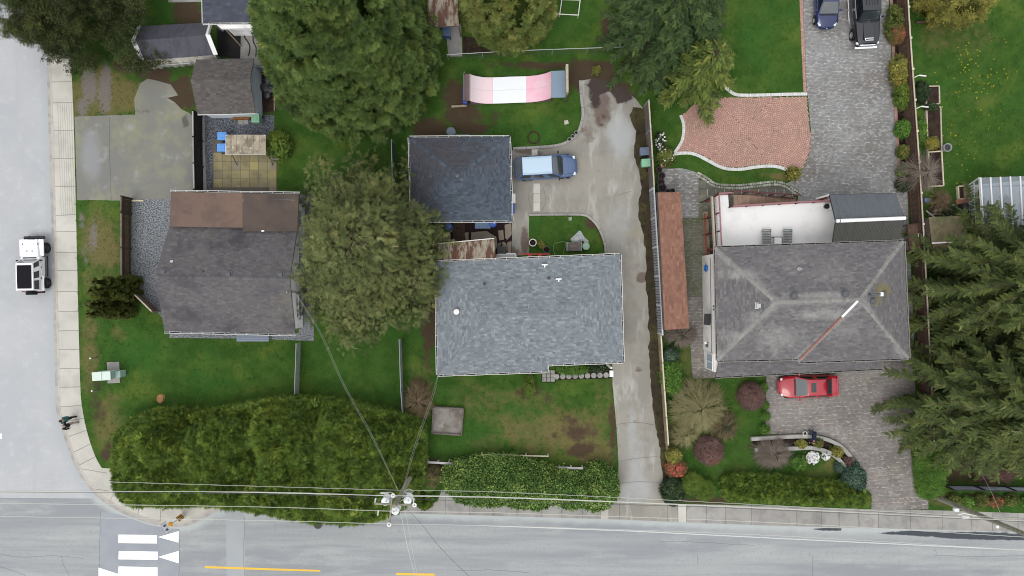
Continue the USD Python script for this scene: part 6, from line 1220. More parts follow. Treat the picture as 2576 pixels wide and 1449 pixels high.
g = np.array(smooth_line([(1435, 603), (1447, 590), (1456, 581), (1462, 583), (1470, 596), (1480, 606), (1478, 613), (1470, 612), (1466, 606), (1448, 612)], 4, True)); m_, _ = sheet(Polygon(PL(g)), .0, .07); v = m_[0]; v[:, 2] = .04 + .22 * meshkit.fbm(np.c_[v[:, :2] * 2.6, v[:, 2]], 4, 2) * np.clip(shapely.distance(Polygon(PL(g)).exterior, shapely.points(v[:, :2])) * 5, 0.05, 1)
single('tarpaulin', (v, m_[1]), 'tarp_grey', 'crumpled pale grey plastic sheet on the little back lawn', 'tarpaulin', smooth=True)
single('hose', tube(np.array([P(x, y, .04) for x, y in smooth_line([(1396, 641), (1392, 624), (1396, 613), (1410, 609), (1420, 609), (1423, 616), (1419, 628), (1417, 642)], 6)]), .018, 6), 'hose_green', 'thin green garden hose looped on the little back lawn', 'hose', smooth=True)
o = P(1345, 641, 0); t = Thing('red_rack', 'red metal bar rack along the back wall of the middle house', 'rack', o); t.part('bar', box(o + [0, .02, .8], (2.3, .09, .09)), 'plastic_red')
for sx in (-.4, .38): t.part('bracket', box(o + [sx, -.06, .78], (.26, .26, .1)), 'plastic_red'); t.part('leg', box(o + [sx, 0, .37], (.09, .09, .74)), 'plastic_red')
o = P(1274, 648, 0); t = Thing('bathtub', 'old white bathtub under the back eave of the middle house', 'bathtub', o); t.part('tub', rbox(o + [0, 0, .28], (1.6, .7, .5), .18), 'plastic_white'); t.part('basin', rbox(o + [0, 0, .47], (1.35, .5, .14), .06), 'vent_pale')
o = P(1262, 632, 0); t = Thing('barrow', 'black wheelbarrow parts beside the rusty cover', 'wheelbarrow', o); t.part('tray', hexa([o + [-.2, -.15, .2], o + [.2, -.15, .2], o + [.2, .2, .2], o + [-.2, .2, .2]], [o + [-.35, -.3, .5], o + [.35, -.3, .5], o + [.35, .35, .5], o + [-.35, .35, .5]]), 'plastic_black'); t.part('wheel', tube([o + [-.05, .5, .18], o + [.05, .5, .18]], .18, 16), 'tyre'); t.part('handle', join(tube([o + [-.25, .3, .4], o + [-.3, -.8, .5]], .02), tube([o + [.25, .3, .4], o + [.3, -.8, .5]], .02)), 'wood_grey')
for x, y, lab, z in [(1130, 572, 'blue plastic barrel at the left end of the garage back wall', .85), (1240, 564, 'blue plastic barrel at the right of the garage back wall', .85)]:
    o = P(x, y, 0); t = Thing('barrel', lab, 'barrel', o, group=None); t.part('drum', lathe([(.27, 0), (.3, .2), (.3, .65), (.27, .85), (.0, .85)], o, 22), 'barrel_blue'); t.part('bung', cyl(o + [.12, 0, .85], .04, .03, 10), 'plastic_white')
o = P(1215, 566, 0); t = Thing('tub', 'long slate blue plastic tub under the garage eave', 'tub', o); t.part('tub', rbox(o + [0, 0, .3], (1.15, .6, .55), .12), 'tub_blue'); t.part('rim', rbox(o + [0, 0, .56], (1.22, .66, .06), .03), 'tub_blue')
t = Thing('boardwalk', 'dark plank boardwalk between the garage and the rusty cover', 'boardwalk', P(1154, 585))
for k in range(11): t.part('plank', box(P(1154, 562 + k * 4.6, .2), (.95, .12, .04)), 'wood_dark')
for dx in (-12, 12): t.part('bearer', box(P(1154 + dx, 585, .1), (.08, 1.5, .14)), 'wood_dark')
o = P(1137, 338, 0); t = Thing('rain_barrel', 'slate grey rain barrel at the north wall of the garage', 'barrel', o); t.part('drum', lathe([(.32, 0), (.36, .3), (.36, .75), (.33, .95), (0, .95)], o, 24), 'barrel_slate'); t.part('lid', lathe([(.34, .95), (.34, 1.0), (.0, 1.02)], o, 24), 'barrel_slate')
single('plank', box(P(1163, 341, .3), (1.2, .14, .06)), 'wood_slat', 'pale plank beside the rain barrel', 'plank')
single('cool_box', rbox(P(1291, 500, .4), (.35, .75, .7), .04), 'plastic_white', 'white cool box against the garage wall beside the van', 'cool box')
single('tarpaulin', rbox(P(1288, 526, .35), (.4, .8, .6), .1), 'barrel_blue', 'dark blue covered bundle by the corner of the garage', 'tarpaulin')
t = Thing('slab_strip', 'pale concrete strip with cracked edges in the driveway below the van', 'concrete strip', P(1350, 500)); 
for y0, y1 in ((462, 486), (487, 508), (509, 532)): t.part('slab', prism(ragged(PL([(1342, y0), (1358, y0), (1359, y1), (1342, y1)]), .04, .1, 2, y0), 0, .03), 'concrete')
t.part('slab', prism(ragged(PL([(1338, 376), (1352, 376), (1352, 396), (1338, 396)]), .04, .1, 2, 9), 0, .028), 'concrete')
# front garden of the middle house
o = P(1127, 1058, 0); t = Thing('sand_box', 'square timber sand box with a wet sheet on the front lawn', 'sand box', o); q = PL([(1091, 1023), (1166, 1027), (1161, 1093), (1088, 1088)])
for i in range(4): a, b = q[i], q[(i + 1) % 4]; t.part('side_board', bar((*a, .16), (*b, .16), .1, .32), 'wood_grey')
t.part('fill', prism(Polygon(q).buffer(-.05), 0, .14), 'sand_wet')
for label, pts, m_ in [('white timber rail at the upper left of the leafy front hedge', [(1078, 1157), (1155, 1161)], 'wood_white'), ('thin tan rail across the lawn above the leafy front hedge', [(1213, 1138), (1378, 1142)], 'wood_pale'), ('white timber rail at the right of the leafy front hedge', [(1378, 1170), (1464, 1172)], 'wood_white')]:
    a, b = P(*pts[0], 0), P(*pts[1], 0); h_ = .75; t = Thing('garden_rail', label, 'rail', (a + b) / 2); t.part('top_board', bar(a + [0, 0, h_], b + [0, 0, h_], .16 if m_ == 'wood_white' else .09, .05), m_)
    for k in range(4): p_ = a + (b - a) * k / 3; t.part('post', bar(p_, p_ + [0, 0, h_], .09), m_)
# right garden: curved planter walls, bucket, tyres, tools
for lab, pts in [('outer curved concrete planter wall beside the gardener', [(1890, 1105), (1932, 1102), (2015, 1098), (2060, 1101), (2096, 1112), (2124, 1131), (2146, 1158), (2158, 1180)]), ('inner curved concrete planter wall round the white flowers', [(1900, 1132), (1950, 1130), (2005, 1128), (2040, 1127), (2075, 1134), (2104, 1150), (2122, 1170), (2130, 1184)])]:
    line = LineString(PL(smooth_line(pts, 8), .3)); t = Thing('planter_wall', lab, 'planter wall', (*np.array(line.interpolate(.5, normalized=True).coords[0]), 0)); n = 14
    for i in range(n): g = shapely.ops.substring(line, i / n, (i + 1) / n, normalized=True); g = shapely.ops.substring(g, .004, g.length - .004); t.part('coping_stone', prism(g.buffer(.14, cap_style='flat'), 0, .34), 'concrete_old')
struct('planter_bed', sheet(Polygon(PL([(1890, 1106), (2015, 1100), (2060, 1102), (2096, 1113), (2122, 1131), (2143, 1158), (2156, 1182), (2132, 1185), (2104, 1151), (2075, 1135), (2040, 1128), (1900, 1133)])), .02, .5)[0], 'dark_bed')
o = P(2021, 1089, 0); t = Thing('bucket', 'white plastic bucket beside the crouching gardener', 'bucket', o); t.part('pail', lathe([(.13, 0), (.17, .36), (.15, .36), (.12, .05), (0, .05)], o, 20), 'plastic_white'); t.part('rim', ring(o + [0, 0, .36], .165, .018, 20), 'plastic_white'); t.part('soil', lathe([(0, .25), (.14, .24)], o, 16), 'soil')
for i, (x, y, r) in enumerate([(1656, 429, .27), (1662, 444, .33), (1660, 459, .33), (1663, 474, .4), (1678, 484, .26), (1689, 482, .24)]):
    o = P(x, y, 0); t = Thing('tyre_pot', 'black round pot by the board fence, ' + ['first from the top', 'second from the top', 'third from the top', 'fourth and largest', 'fifth, by the terracotta roof end', 'last, off to the right'][i], 'pot', o, group='black round pots at the fence'); t.part('pot', lathe([(r * .7, 0), (r * .9, .38), (r * .72, .38), (r * .68, .3)], o, 22), 'plastic_black'); t.part('earth', lathe([(0, .3), (r * .7, .3)], o, 18), 'dark_bed')
single('watering_can', rbox(P(1666, 416, .2), (.4, .35, .35), .1), 'clay', 'terracotta planter stone at the top of the row of black pots', 'planter')
t = Thing('hose_reel', 'blue hose reel hung on the white side wall of the right house', 'hose reel', side_pt(676, 1.5)); c = side_pt(676, 1.5) - [.12, 0, 0]
hv, hf = ring((0, 0, 0), .3, .07, 24, 8); hv = np.c_[hv[:, 2], hv[:, 1] * .75, hv[:, 0]]; t.part('hose_coil', (hv + c + [0, 0, 0], hf), 'hose_blue', smooth=True); t.part('bracket', rbox(c + [.08, 0, 0], (.1, .2, .3), .02), 'vent_pale')
t = Thing('shutter', 'black open panel on the white side wall of the right house', 'shutter', side_pt(800, 2.4)); c = side_pt(800, 2.4); t.part('panel', bar(c + [-.3, .42, .1], c + [-.35, -.42, .1], .52, .04), 'frame_dark'); t.part('stay', join(bar(c + [0, .4, -.3], c + [-.3, .4, .08], .04), bar(c + [0, -.4, -.3], c + [-.3, -.4, .08], .04)), 'frame_dark')
t = Thing('meter_lamp', 'small pale lamp and meter at the lower corner of the white side wall', 'lamp', side_pt(858, 1.6)); c = side_pt(858, 1.6); t.part('globe', trimesh.creation.icosphere(2, .13).apply_translation(c - [.25, 0, 0]), 'plastic_white', smooth=True); t.part('arm', bar(c, c - [.25, 0, -.02], .05), 'iron'); t.part('meter', rbox(c + [-.06, -.25, -.3], (.14, .25, .35), .03), 'vent_metal')
o = P(2076, 520, zD); t = Thing('plant_pot', 'black round pot with a dried plant at the corner of the white deck', 'pot', o); t.part('pot', lathe([(.14, 0), (.2, .3), (.17, .3), (.16, .25), (0, .25)], o, 18), 'plastic_black'); single('lamp_globe', trimesh.creation.icosphere(2, .12).apply_translation(P(2088, 526, zD) + [0, 0, .12]), 'plastic_white', 'small white globe lamp beside the black pot on the deck', 'lamp', smooth=True)
# far right garden: raised beds, pot, debris
def raised(label, pts, h, soil_='dark_bed', m_='wood_cream', w=.09):
    q = PL(pts); t = Thing('raised_bed', label, 'raised bed', (*q.mean(0), 0))
    for i in range(len(q)): a, b = q[i], q[(i + 1) % len(q)]; t.part('side_board', bar((*a, h / 2), (*b, h / 2), w, h), m_)
    t.part('earth', prism(Polygon(q).buffer(-w / 2), 0, h * .7), soil_)
raised('raised bed of dark bare earth beside the fence, lowest of three', [(2331, 384), (2364, 382), (2369, 468), (2333, 470)], .28)
raised('long raised bed with weeds and yellow plants beside the fence, middle of three', [(2327, 272), (2362, 270), (2365, 382), (2330, 384)], .25, 'soil', 'wood_pale'); raised('small raised bed at the fence, topmost of three', [(2329, 219), (2359, 218), (2360, 262), (2327, 264)], .22, 'soil', 'wood_pale')
o = P(2374, 374, 0); t = Thing('plant_pot', 'large pale grey round pot with dark earth at the corner of the raised beds', 'pot', o); t.part('pot', lathe([(.26, 0), (.33, .55), (.28, .55), (.25, .4)], o, 26), 'pot_grey'); t.part('earth', lathe([(0, .42), (.27, .42)], o, 20), 'frame_dark')
single('pipe', tube([P(2349, 531, .25), P(2366, 527, .25)], .11, 12), 'pipe_white', 'white plastic pipe on the rubbish heap beside the low shed', 'pipe')
for i, (a, b) in enumerate([((2336, 541), (2376, 535)), ((2350, 536), (2420, 548)), ((2380, 530), (2424, 545)), ((2330, 530), (2350, 546))]): single('plank', bar(P(*a, .12 + .05 * i), P(*b, .15 + .05 * i), .1, .04), 'wood_pale' if i != 3 else 'wood_white', ['pale plank lying left under the white pipe', 'long plank crossing the rubbish heap by the low shed', 'plank at the right of the rubbish heap by the sunroom', 'white lath leaning on the fence by the rubbish heap'][i], 'plank')
single('tub', rbox(P(2332, 504, .15), (.5, .35, .3), .04), 'tub_blue', 'slate blue crate beside the boundary fence', 'crate')
raised('small raised bed at the corner of the sunroom', [(2406, 470), (2432, 468), (2434, 500), (2408, 502)], .25, 'soil'); single('cover_board', box(P(2419, 507, .3), (.9, .35, .05), .1), 'clay', 'terracotta board on the small bed beside the sunroom', 'board')
struct('sunroom_paving', sheet(ragged(PL([(2395, 515), (2432, 508), (2436, 545), (2392, 545)]), .08, .2, 2, 3), .012, .4)[0], 'concrete_old')
single('grill', rbox(P(2424, 526, .45), (.5, .9, .8), .15), 'plastic_black', 'black covered grill against the sunroom wall', 'grill')
t = Thing('timber_beam', 'brown timber beam set from the fence into the lawn at the top right', 'beam', P(2320, 48)); t.part('beam', box(P(2318, 56, .15), (.9, .12, .25), .08), 'wood_brown')
# utility pole with three transformers
zp = 12.0
pb = P(1040, 1186, 0); ptop = P(991, 1274, zp)
t = Thing('utility_pole', 'grey wooden utility pole with three white transformers and crossarms above the big hedge', 'utility pole', pb)
ax = lambda z: pb + (ptop - pb) * z / zp
t.part('pole', tube([ax(0), ax(4), ax(8), ax(zp)], [.19, .17, .15, .12], 14), 'wood_post')
for i, (x, y, z) in enumerate([(969, 1262, 8.6), (1025, 1260, 8.6), (994, 1285, 8.6)]):
    c = P(x, y, 9.4); c[2] = z - .2; m_ = t.part('transformer', lathe([(0, 0), (.24, .02), (.27, .1), (.27, .95), (.25, 1.02), (.12, 1.08), (0, 1.1)], c, 22), 'hydro_white', smooth=40)
    t.part('bushing', join(lathe([(.04, 0), (.06, .08), (.03, .12), (.06, .18), (.03, .3), (0, .3)], c + [.08, .05, 1.05], 12)), 'insulator', m_); t.part('bracket', bar(c + [0, 0, .6], ax(z + .4), .07), 'galv_dark', m_); t.part('band', ring(c + [0, 0, .85], .272, .012, 22, 6), 'galv_dark', m_)
za = 10.6; a1, a2 = P(942, 1267, za), P(1038, 1270, za); ar = t.part('crossarm', bar(a1, a2, .1, .13), 'wood_post'); a3, a4 = P(986, 1247, za + .3), P(980, 1319, za + .3); ar2 = t.part('crossarm', bar(a3, a4, .1, .13), 'wood_post')
for x, y, z in [(989, 1246, 11.), (1043, 1270, 10.7), (979, 1319, 11.), (991, 1286, 11.2)]:
    c = P(x, y, z); t.part('insulator', join(lathe([(.05, -.2), (.05, 0), (.13, .02), (.14, .06), (.06, .1), (.06, .03)], c, 16)), 'insulator')
for (x, y) in [(945, 1254), (1041, 1254), (952, 1284)]: c = P(x, y, 10.2); t.part('cutout', tube([c, c + [0, -.25, .25]], [.05, .035], 8), 'insulator')
t.part('jumper', join(*[tube(np.array([P(a, b, c) for a, b, c in smooth_line(q, 5)]), .018, 6) for q in ([(975, 1258, 9.8), (966, 1245, 10.2), (980, 1238, 10.4), (990, 1241, 10.6)], [(1022, 1256, 9.8), (1016, 1240, 10.2), (1028, 1230, 10.2), (1040, 1236, 10.2)], [(1005, 1262, 9.8), (1012, 1258, 10), (1020, 1256, 10)], [(988, 1284, 9.8), (984, 1262, 10.5), (986, 1248, 11)])]), 'wire_pale')
t.part('secondary_rack', join(rbox(P(1028, 1239, 8.0), (.5, .12, .12), .03), rbox(P(968, 1240, 8.0), (.6, .12, .1), .03)), 'galvanised')
# right pole, leaning out of the picture
rb_, rt_ = P(2347, 1248, 0), P(2592, 1349, 10.4)
t = Thing('utility_pole', 'grey wooden utility pole leaning out at the lower right corner', 'utility pole', rb_); t.part('pole', tube([rb_, rb_ + (rt_ - rb_) * .5, rt_], [.19, .17, .14], 14), 'wood_post')
c = P(2405, 1282, 3.5); t.part('bracket', join(rbox(c, (.35, .25, .3), .05), bar(c, c + [.5, .1, 0], .06)), 'hydro_white'); c = P(2428, 1301, 5.5); t.part('cable_box', join(rbox(c, (.5, .18, .25), .05), tube([c + [-.5, .15, 0], c + [-.2, .3, .1], c + [.4, .2, .1], c + [.8, .1, 0]], .03, 6)), 'insulator')
c = P(2507, 1324, 8); t.part('insulator', lathe([(0, 0), (.1, .02), (.1, .12), (0, .14)], c, 12), 'insulator')
# wires
def wire(label, pts, z, r, mat, name='overhead_wire', grp=None, wob=0):
    zz = np.interp(np.arange(len(pts)), np.linspace(0, len(pts) - 1, len(z)), z) if np.ndim(z) else np.full(len(pts), z)
    q = smooth_line(np.array([P(x, y, h_) for (x, y), h_ in zip(pts, zz)]), 8)
    single(name, tube(q, r, 6), mat, label, 'wire', grp, smooth=True)
wire('thick pale communication cable along the main road, just above the pole crossarm', [(-60, 1234), (0, 1235), (644, 1238), (1010, 1248), (1288, 1253), (1932, 1279), (2440, 1303), (2680, 1316)], 7.5, .024, 'wire_pale')
wire('thin upper cable along the hedge tops', [(-60, 1202), (0, 1204), (644, 1223), (1000, 1233), (1288, 1239), (1932, 1271), (2440, 1298), (2680, 1310)], 7.8, .014, 'wire_pale'); wire('dark thin cable just under the thick pale cable', [(-60, 1237), (0, 1237.5), (644, 1242.5), (1010, 1255), (1288, 1263), (1700, 1273), (1932, 1282), (2440, 1306), (2680, 1319)], 7.0, .014, 'wire_dark')
wire('white power wire passing through the middle of the transformers', [(-60, 1265), (0, 1266), (644, 1275), (991, 1286), (1288, 1291), (1932, 1314), (2576, 1351), (2680, 1357)], 11.35, .017, 'wire_pale'); wire('white power wire lowest in the picture, over the road below the pole', [(-60, 1298), (0, 1299), (644, 1309), (979, 1318), (1288, 1324), (1932, 1346.5), (2576, 1384), (2680, 1390)], 11.15, .017, 'wire_pale')
wire('white power wire level with the two upper transformers', [(-60, 1236), (0, 1236.5), (500, 1237), (900, 1245), (989, 1246), (1288, 1251.5), (1700, 1268), (1932, 1277.5), (2500, 1307), (2680, 1314)], 11.2, .017, 'wire_pale')
for dx in (0, 4): wire(f'{"left" if not dx else "right"} strand of the service line from the pole to the left house', [(1000 + dx * .3, 1232), (930 + dx, 1090), (862 + dx, 966), (805 + dx, 840), (745 + dx * .5, 742)], [8.4, 7.4, 6.4, 5.4, 4.5], .005, 'wire_pale')
for dx in (0, 4): wire(f'{"left" if not dx else "right"} strand of the service line from the pole to the middle house', [(1013 + dx * .4, 1232), (1040 + dx, 1130), (1068 + dx, 1050), (1090 + dx, 985), (1103, 938)], [8.4, 7.2, 6.2, 5.2, 3.8], .005, 'wire_pale')
wire('pale twisted wire from the pole down across the road, leftmost of three', [(1003, 1275), (1010, 1300), (1024, 1370), (1046, 1455), (1060, 1500)], 9., .018, 'wire_pale'); wire('thin wire from the pole across the road, middle of three', [(1017, 1272), (1026, 1320), (1040, 1400), (1052, 1455), (1060, 1500)], 9., .01, 'wire_pale'); wire('dark wire slanting right from the pole across the road', [(1022, 1278), (1060, 1318), (1110, 1380), (1182, 1452), (1220, 1490)], 8.5, .011, 'wire_dark')
wire('thin guy wire left of the lower right pole', [(2450, 1160), (2490, 1230), (2520, 1300)], [1, 4, 6], .012, 'wire_pale')
# people
def chain_mesh(bones, refine=.03, it=6):
    """bones: list of ((p, r), (q, r)); one continuous skin"""
    M_ = None
    for (p, r), (q, s) in bones:
        pts = np.vstack([trimesh.creation.icosphere(2, r).vertices + np.array(p), trimesh.creation.icosphere(2, s).vertices + np.array(q)])
        h = manifold3d.Manifold.hull_points(np.ascontiguousarray(pts)); M_ = h if M_ is None else M_ + h
    M_ = M_.refine_to_length(refine).to_mesh(); tm = trimesh.Trimesh(M_.vert_properties[:, :3], M_.tri_verts, process=True); trimesh.smoothing.filter_taubin(tm, .5, .53, it); return np.array(tm.vertices), np.array(tm.faces)
def person(label, o, rot, J, top, legs, shoes, hair, sleeve=1.0, extra=None):
    """J: joints in metres, x forward, y left"""
    t = Thing('person', label, 'person', o, rot, local=True); j = {k: np.array(v, float) for k, v in J.items()}; b = []
    def seg(a, c, r, s): b.append(((j[a], r), (j[c], s)))
    hd = j['head']; b.append(((hd + [.01, 0, .03], .098), (hd + [.025, 0, -.05], .075))); b.append(((hd + [.1, 0, -.01], .018), (hd + [.115, 0, -.03], .016))); 
    for s in (1, -1): b.append(((hd + [0, .095 * s, .015], .02), (hd + [-.01, .1 * s, -.02], .016)))
    b.append(((hd + [-.01, 0, -.06], .055), (j['neck'], .06))); seg('neck', 'chest', .08, .14); seg('chest', 'pelvis', .14, .15)
    for s in 'LR':
        seg('chest', 'sh' + s, .1, .062); seg('sh' + s, 'el' + s, .055, .042); seg('el' + s, 'wr' + s, .042, .028); seg('pelvis', 'hip' + s, .12, .09); seg('hip' + s, 'kn' + s, .085, .058); seg('kn' + s, 'an' + s, .056, .038); b.append(((j['an' + s] - [0, 0, .03], .04), (j['an' + s] + [.14, 0, -.04], .035)))
        w = j['wr' + s]; d = w - j['el' + s]; d /= np.linalg.norm(d); u = np.array([1.0, 0, 0]) - d * d[0]; u = u / np.linalg.norm(u); v_ = np.cross(d, u); pm = w + d * .08; b.append(((w, .026), (pm, .03)))
        for k in range(4): a_ = pm + u * (.03 - .02 * k); l = [.07, .078, .072, .055][k]; b.append(((a_, .01), (a_ + d * l * .55, .009))); b.append(((a_ + d * l * .55, .009), (a_ + d * l + v_ * .02, .008)))
        b.append(((w + d * .03 + u * .025, .012), (w + d * .07 + u * .055, .01))); b.append(((w + d * .07 + u * .055, .01), (w + d * .1 + u * .055 + v_ * .01, .008)))
    body = t.part('body', chain_mesh(b, .03), 'skin', smooth=True)
    for s in (1, -1): t.part('eye', trimesh.creation.icosphere(1, .013).apply_translation(hd + [.095, .035 * s, .02]), 'plastic_black', body)
    t.part('mouth', box(hd + [.098, 0, -.065], (.012, .045, .01)), 'clay', body)
    g = .02; B2 = [((j['neck'] - [0, 0, .04], .075), (j['chest'], .165)), ((j['chest'], .165), (j['pelvis'] + [0, 0, .02], .175))]
    for s in 'LR': B2 += [((j['chest'], .12), (j['sh' + s], .085)), ((j['sh' + s], .085), (j['el' + s], .068)), ((j['el' + s], .068), (j['wr' + s], .05))]
    t.part('jacket', chain_mesh(B2, .035), top, body, smooth=True)
    B3 = [((j['pelvis'] - [0, 0, .02], .165), (j['hip' + s], .115)) for s in 'LR'] + [((j['hip' + s], .112), (j['kn' + s], .08)) for s in 'LR'] + [((j['kn' + s], .08), (j['an' + s] + [0, 0, .03], .062)) for s in 'LR']
    t.part('trousers', chain_mesh(B3, .035), legs, body, smooth=True)
    for s in 'LR': t.part('shoe', chain_mesh([((j['an' + s] - [.03, 0, .035], .05), (j['an' + s] + [.17, 0, -.045], .04))], .03), shoes, body, smooth=True)
    t.part('hair', chain_mesh([((hd + [-.02, 0, .045], .1), (hd + [-.05, 0, -.02], .085))], .03), hair, body, smooth=True)
    if extra: extra(t, body, j)
    return t
def standing(stride, arms, lean=.03):
    return dict(head=(lean + .03, 0, 1.6), neck=(lean, 0, 1.44), chest=(lean, 0, 1.25), pelvis=(0, 0, .95), shL=(lean, .19, 1.38), shR=(lean, -.19, 1.38), elL=(lean + arms[0], .25, 1.12), elR=(lean + arms[1], -.25, 1.12), wrL=(lean + arms[0] * 2 + .05, .22, .9), wrR=(lean + arms[1] * 2 + .05, -.22, .9),
                hipL=(0, .09, .92), hipR=(0, -.09, .92), knL=(stride * .6 + .03, .1, .5), knR=(-stride * .3 + .03, -.1, .5), anL=(stride, .1, .09), anR=(-stride, -.1, .09))
pA_, pB_ = P(186, 1050, 0), P(190, 1064, 0); pA_[2] = pB_[2] = .012
person('person in a teal jacket and black trousers walking on the kerb side pavement', pA_, 172, standing(.2, (.12, -.1)), 'jacket_teal', 'trousers_black', 'shoe_black', 'hair_dark')
def shawl(t, body, j): t.part('shirt', chain_mesh([((j['chest'] + [.1, 0, .02], .09), (j['pelvis'] + [.12, 0, .1], .09))], .03), 'shirt_pale', body, smooth=True)
person('person with pale hair, black jacket and light trousers walking beside the one in teal', pB_, 166, standing(.22, (-.1, .14)), 'jacket_black', 'trousers_grey', 'shoe_black', 'hair_pale', extra=shawl)
og = P(2037, 1083, 0); og[2] = 0.0
J = dict(head=(.78, 0, .78), neck=(.62, 0, .84), chest=(.46, 0, .86), pelvis=(.06, 0, .82), shL=(.55, .19, .84), shR=(.55, -.19, .84), elL=(.66, .24, .58), elR=(.66, -.22, .58), wrL=(.8, .16, .38), wrR=(.84, -.12, .36), hipL=(.03, .1, .78), hipR=(.03, -.1, .78), knL=(.14, .13, .44), knR=(.1, -.13, .44), anL=(-.04, .13, .09), anR=(-.06, -.13, .09))
def gl(t, body, j):
    for s in 'LR': t.part('glove', chain_mesh([((j['wr' + s], .04), (j['wr' + s] + [.07, 0, -.06], .035))], .02), 'glove', body, smooth=True)
person('gardener in navy jacket and jeans bending over the curved planter wall beside a white bucket', og, -92, J, 'jacket_navy', 'jeans', 'shoe_pale', 'hair_dark', extra=gl)
# ---------------------------------------------------------------- vehicles: x forward, y left, built in their own space
def loft(st, ring_fn, closed=True):
    rings = [np.array(ring_fn(*s)) for s in st]; n = len(rings[0]); V = np.vstack(rings); k = len(rings)
    Fc = np.array([[i * n + j, (i + 1) * n + j, (i + 1) * n + (j + 1) % n, i * n + (j + 1) % n] for i in range(k - 1) for j in range(n)])
    b = MB().add(V, Fc); c0, c1 = rings[0].mean(0), rings[-1].mean(0)
    b.add(np.vstack([rings[0], c0]), np.array([[j, (j + 1) % n, n] for j in range(n)])); b.add(np.vstack([rings[-1], c1]), np.array([[(j + 1) % n, j, n] for j in range(n)])); return b.get()
def body_ring(x, w, zb, zs, zt, crown=.04):
    """lower body section: half width, sill, shoulder, deck height"""
    p = [(-.92 * w, zb), (-w, zb + .12), (-w, zs - .12), (-.975 * w, zs - .03), (-.9 * w, zs + (zt - zs) * .55), (-.7 * w, zt), (-.35 * w, zt + crown * .8), (0, zt + crown)]
    p = p + [(-a, b) for a, b in p[-2::-1]]
    return [(x, a, b) for a, b in p]
def patch(c, bulge=0.0, n=6, nrm=None):
    """a bulged four-cornered patch (corners counter-clockwise seen from outside)"""
    c = np.array(c, float); s = np.linspace(0, 1, n + 1); u, v = np.meshgrid(s, s, indexing='ij'); u, v = u[..., None], v[..., None]
    p = (1 - u) * (1 - v) * c[0] + u * (1 - v) * c[1] + u * v * c[2] + (1 - u) * v * c[3]
    nn = np.cross(c[1] - c[0], c[3] - c[0]); nn = nn / np.linalg.norm(nn); p = p + nn * bulge * (16 * u * (1 - u) * v * (1 - v)) ** .5
    V = p.reshape(-1, 3); m = n + 1; Fc = np.array([[i * m + j, (i + 1) * m + j, (i + 1) * m + j + 1, i * m + j + 1] for i in range(n) for j in range(n)])
    return MB().add(V, Fc).get()
def inset(c, a0, a1, b0, b1, out=.006):
    c = np.array(c, float); q = lambda u, v: (1 - u) * (1 - v) * c[0] + u * (1 - v) * c[1] + u * v * c[2] + (1 - u) * v * c[3]
    nn = np.cross(c[1] - c[0], c[3] - c[0]); nn /= np.linalg.norm(nn); return np.array([q(a0, b0), q(a1, b0), q(a1, b1), q(a0, b1)]) + nn * out
def wheels(t, xs, w, r, rim='rim_silver', wd=.22, out=0.0):
    for x in xs:
        for s in (-1, 1):
            y = s * (w - wd / 2 + out); prof = [(r * .62, -wd / 2), (r * .94, -wd / 2), (r, -wd / 2 + .03), (r, wd / 2 - .03), (r * .94, wd / 2), (r * .62, wd / 2)]
            v, f = lathe(prof, (0, 0, 0), 24); v = np.c_[v[:, 0] + x, v[:, 2] + y, v[:, 1] + r]
            wh = t.part('wheel', (v, f[:, ::-1]), 'tyre', smooth=40); v, f = lathe([(0, 0.02), (.06, .03), (.08, 0), (r * .5, -.02), (r * .6, .03), (r * .63, .03)], (0, 0, 0), 10); v = np.c_[v[:, 0] + x, s * (v[:, 2] + wd / 2 - .03) + y, v[:, 1] + r]
            t.part('rim', (v, f if s > 0 else f[:, ::-1]), rim, wh)
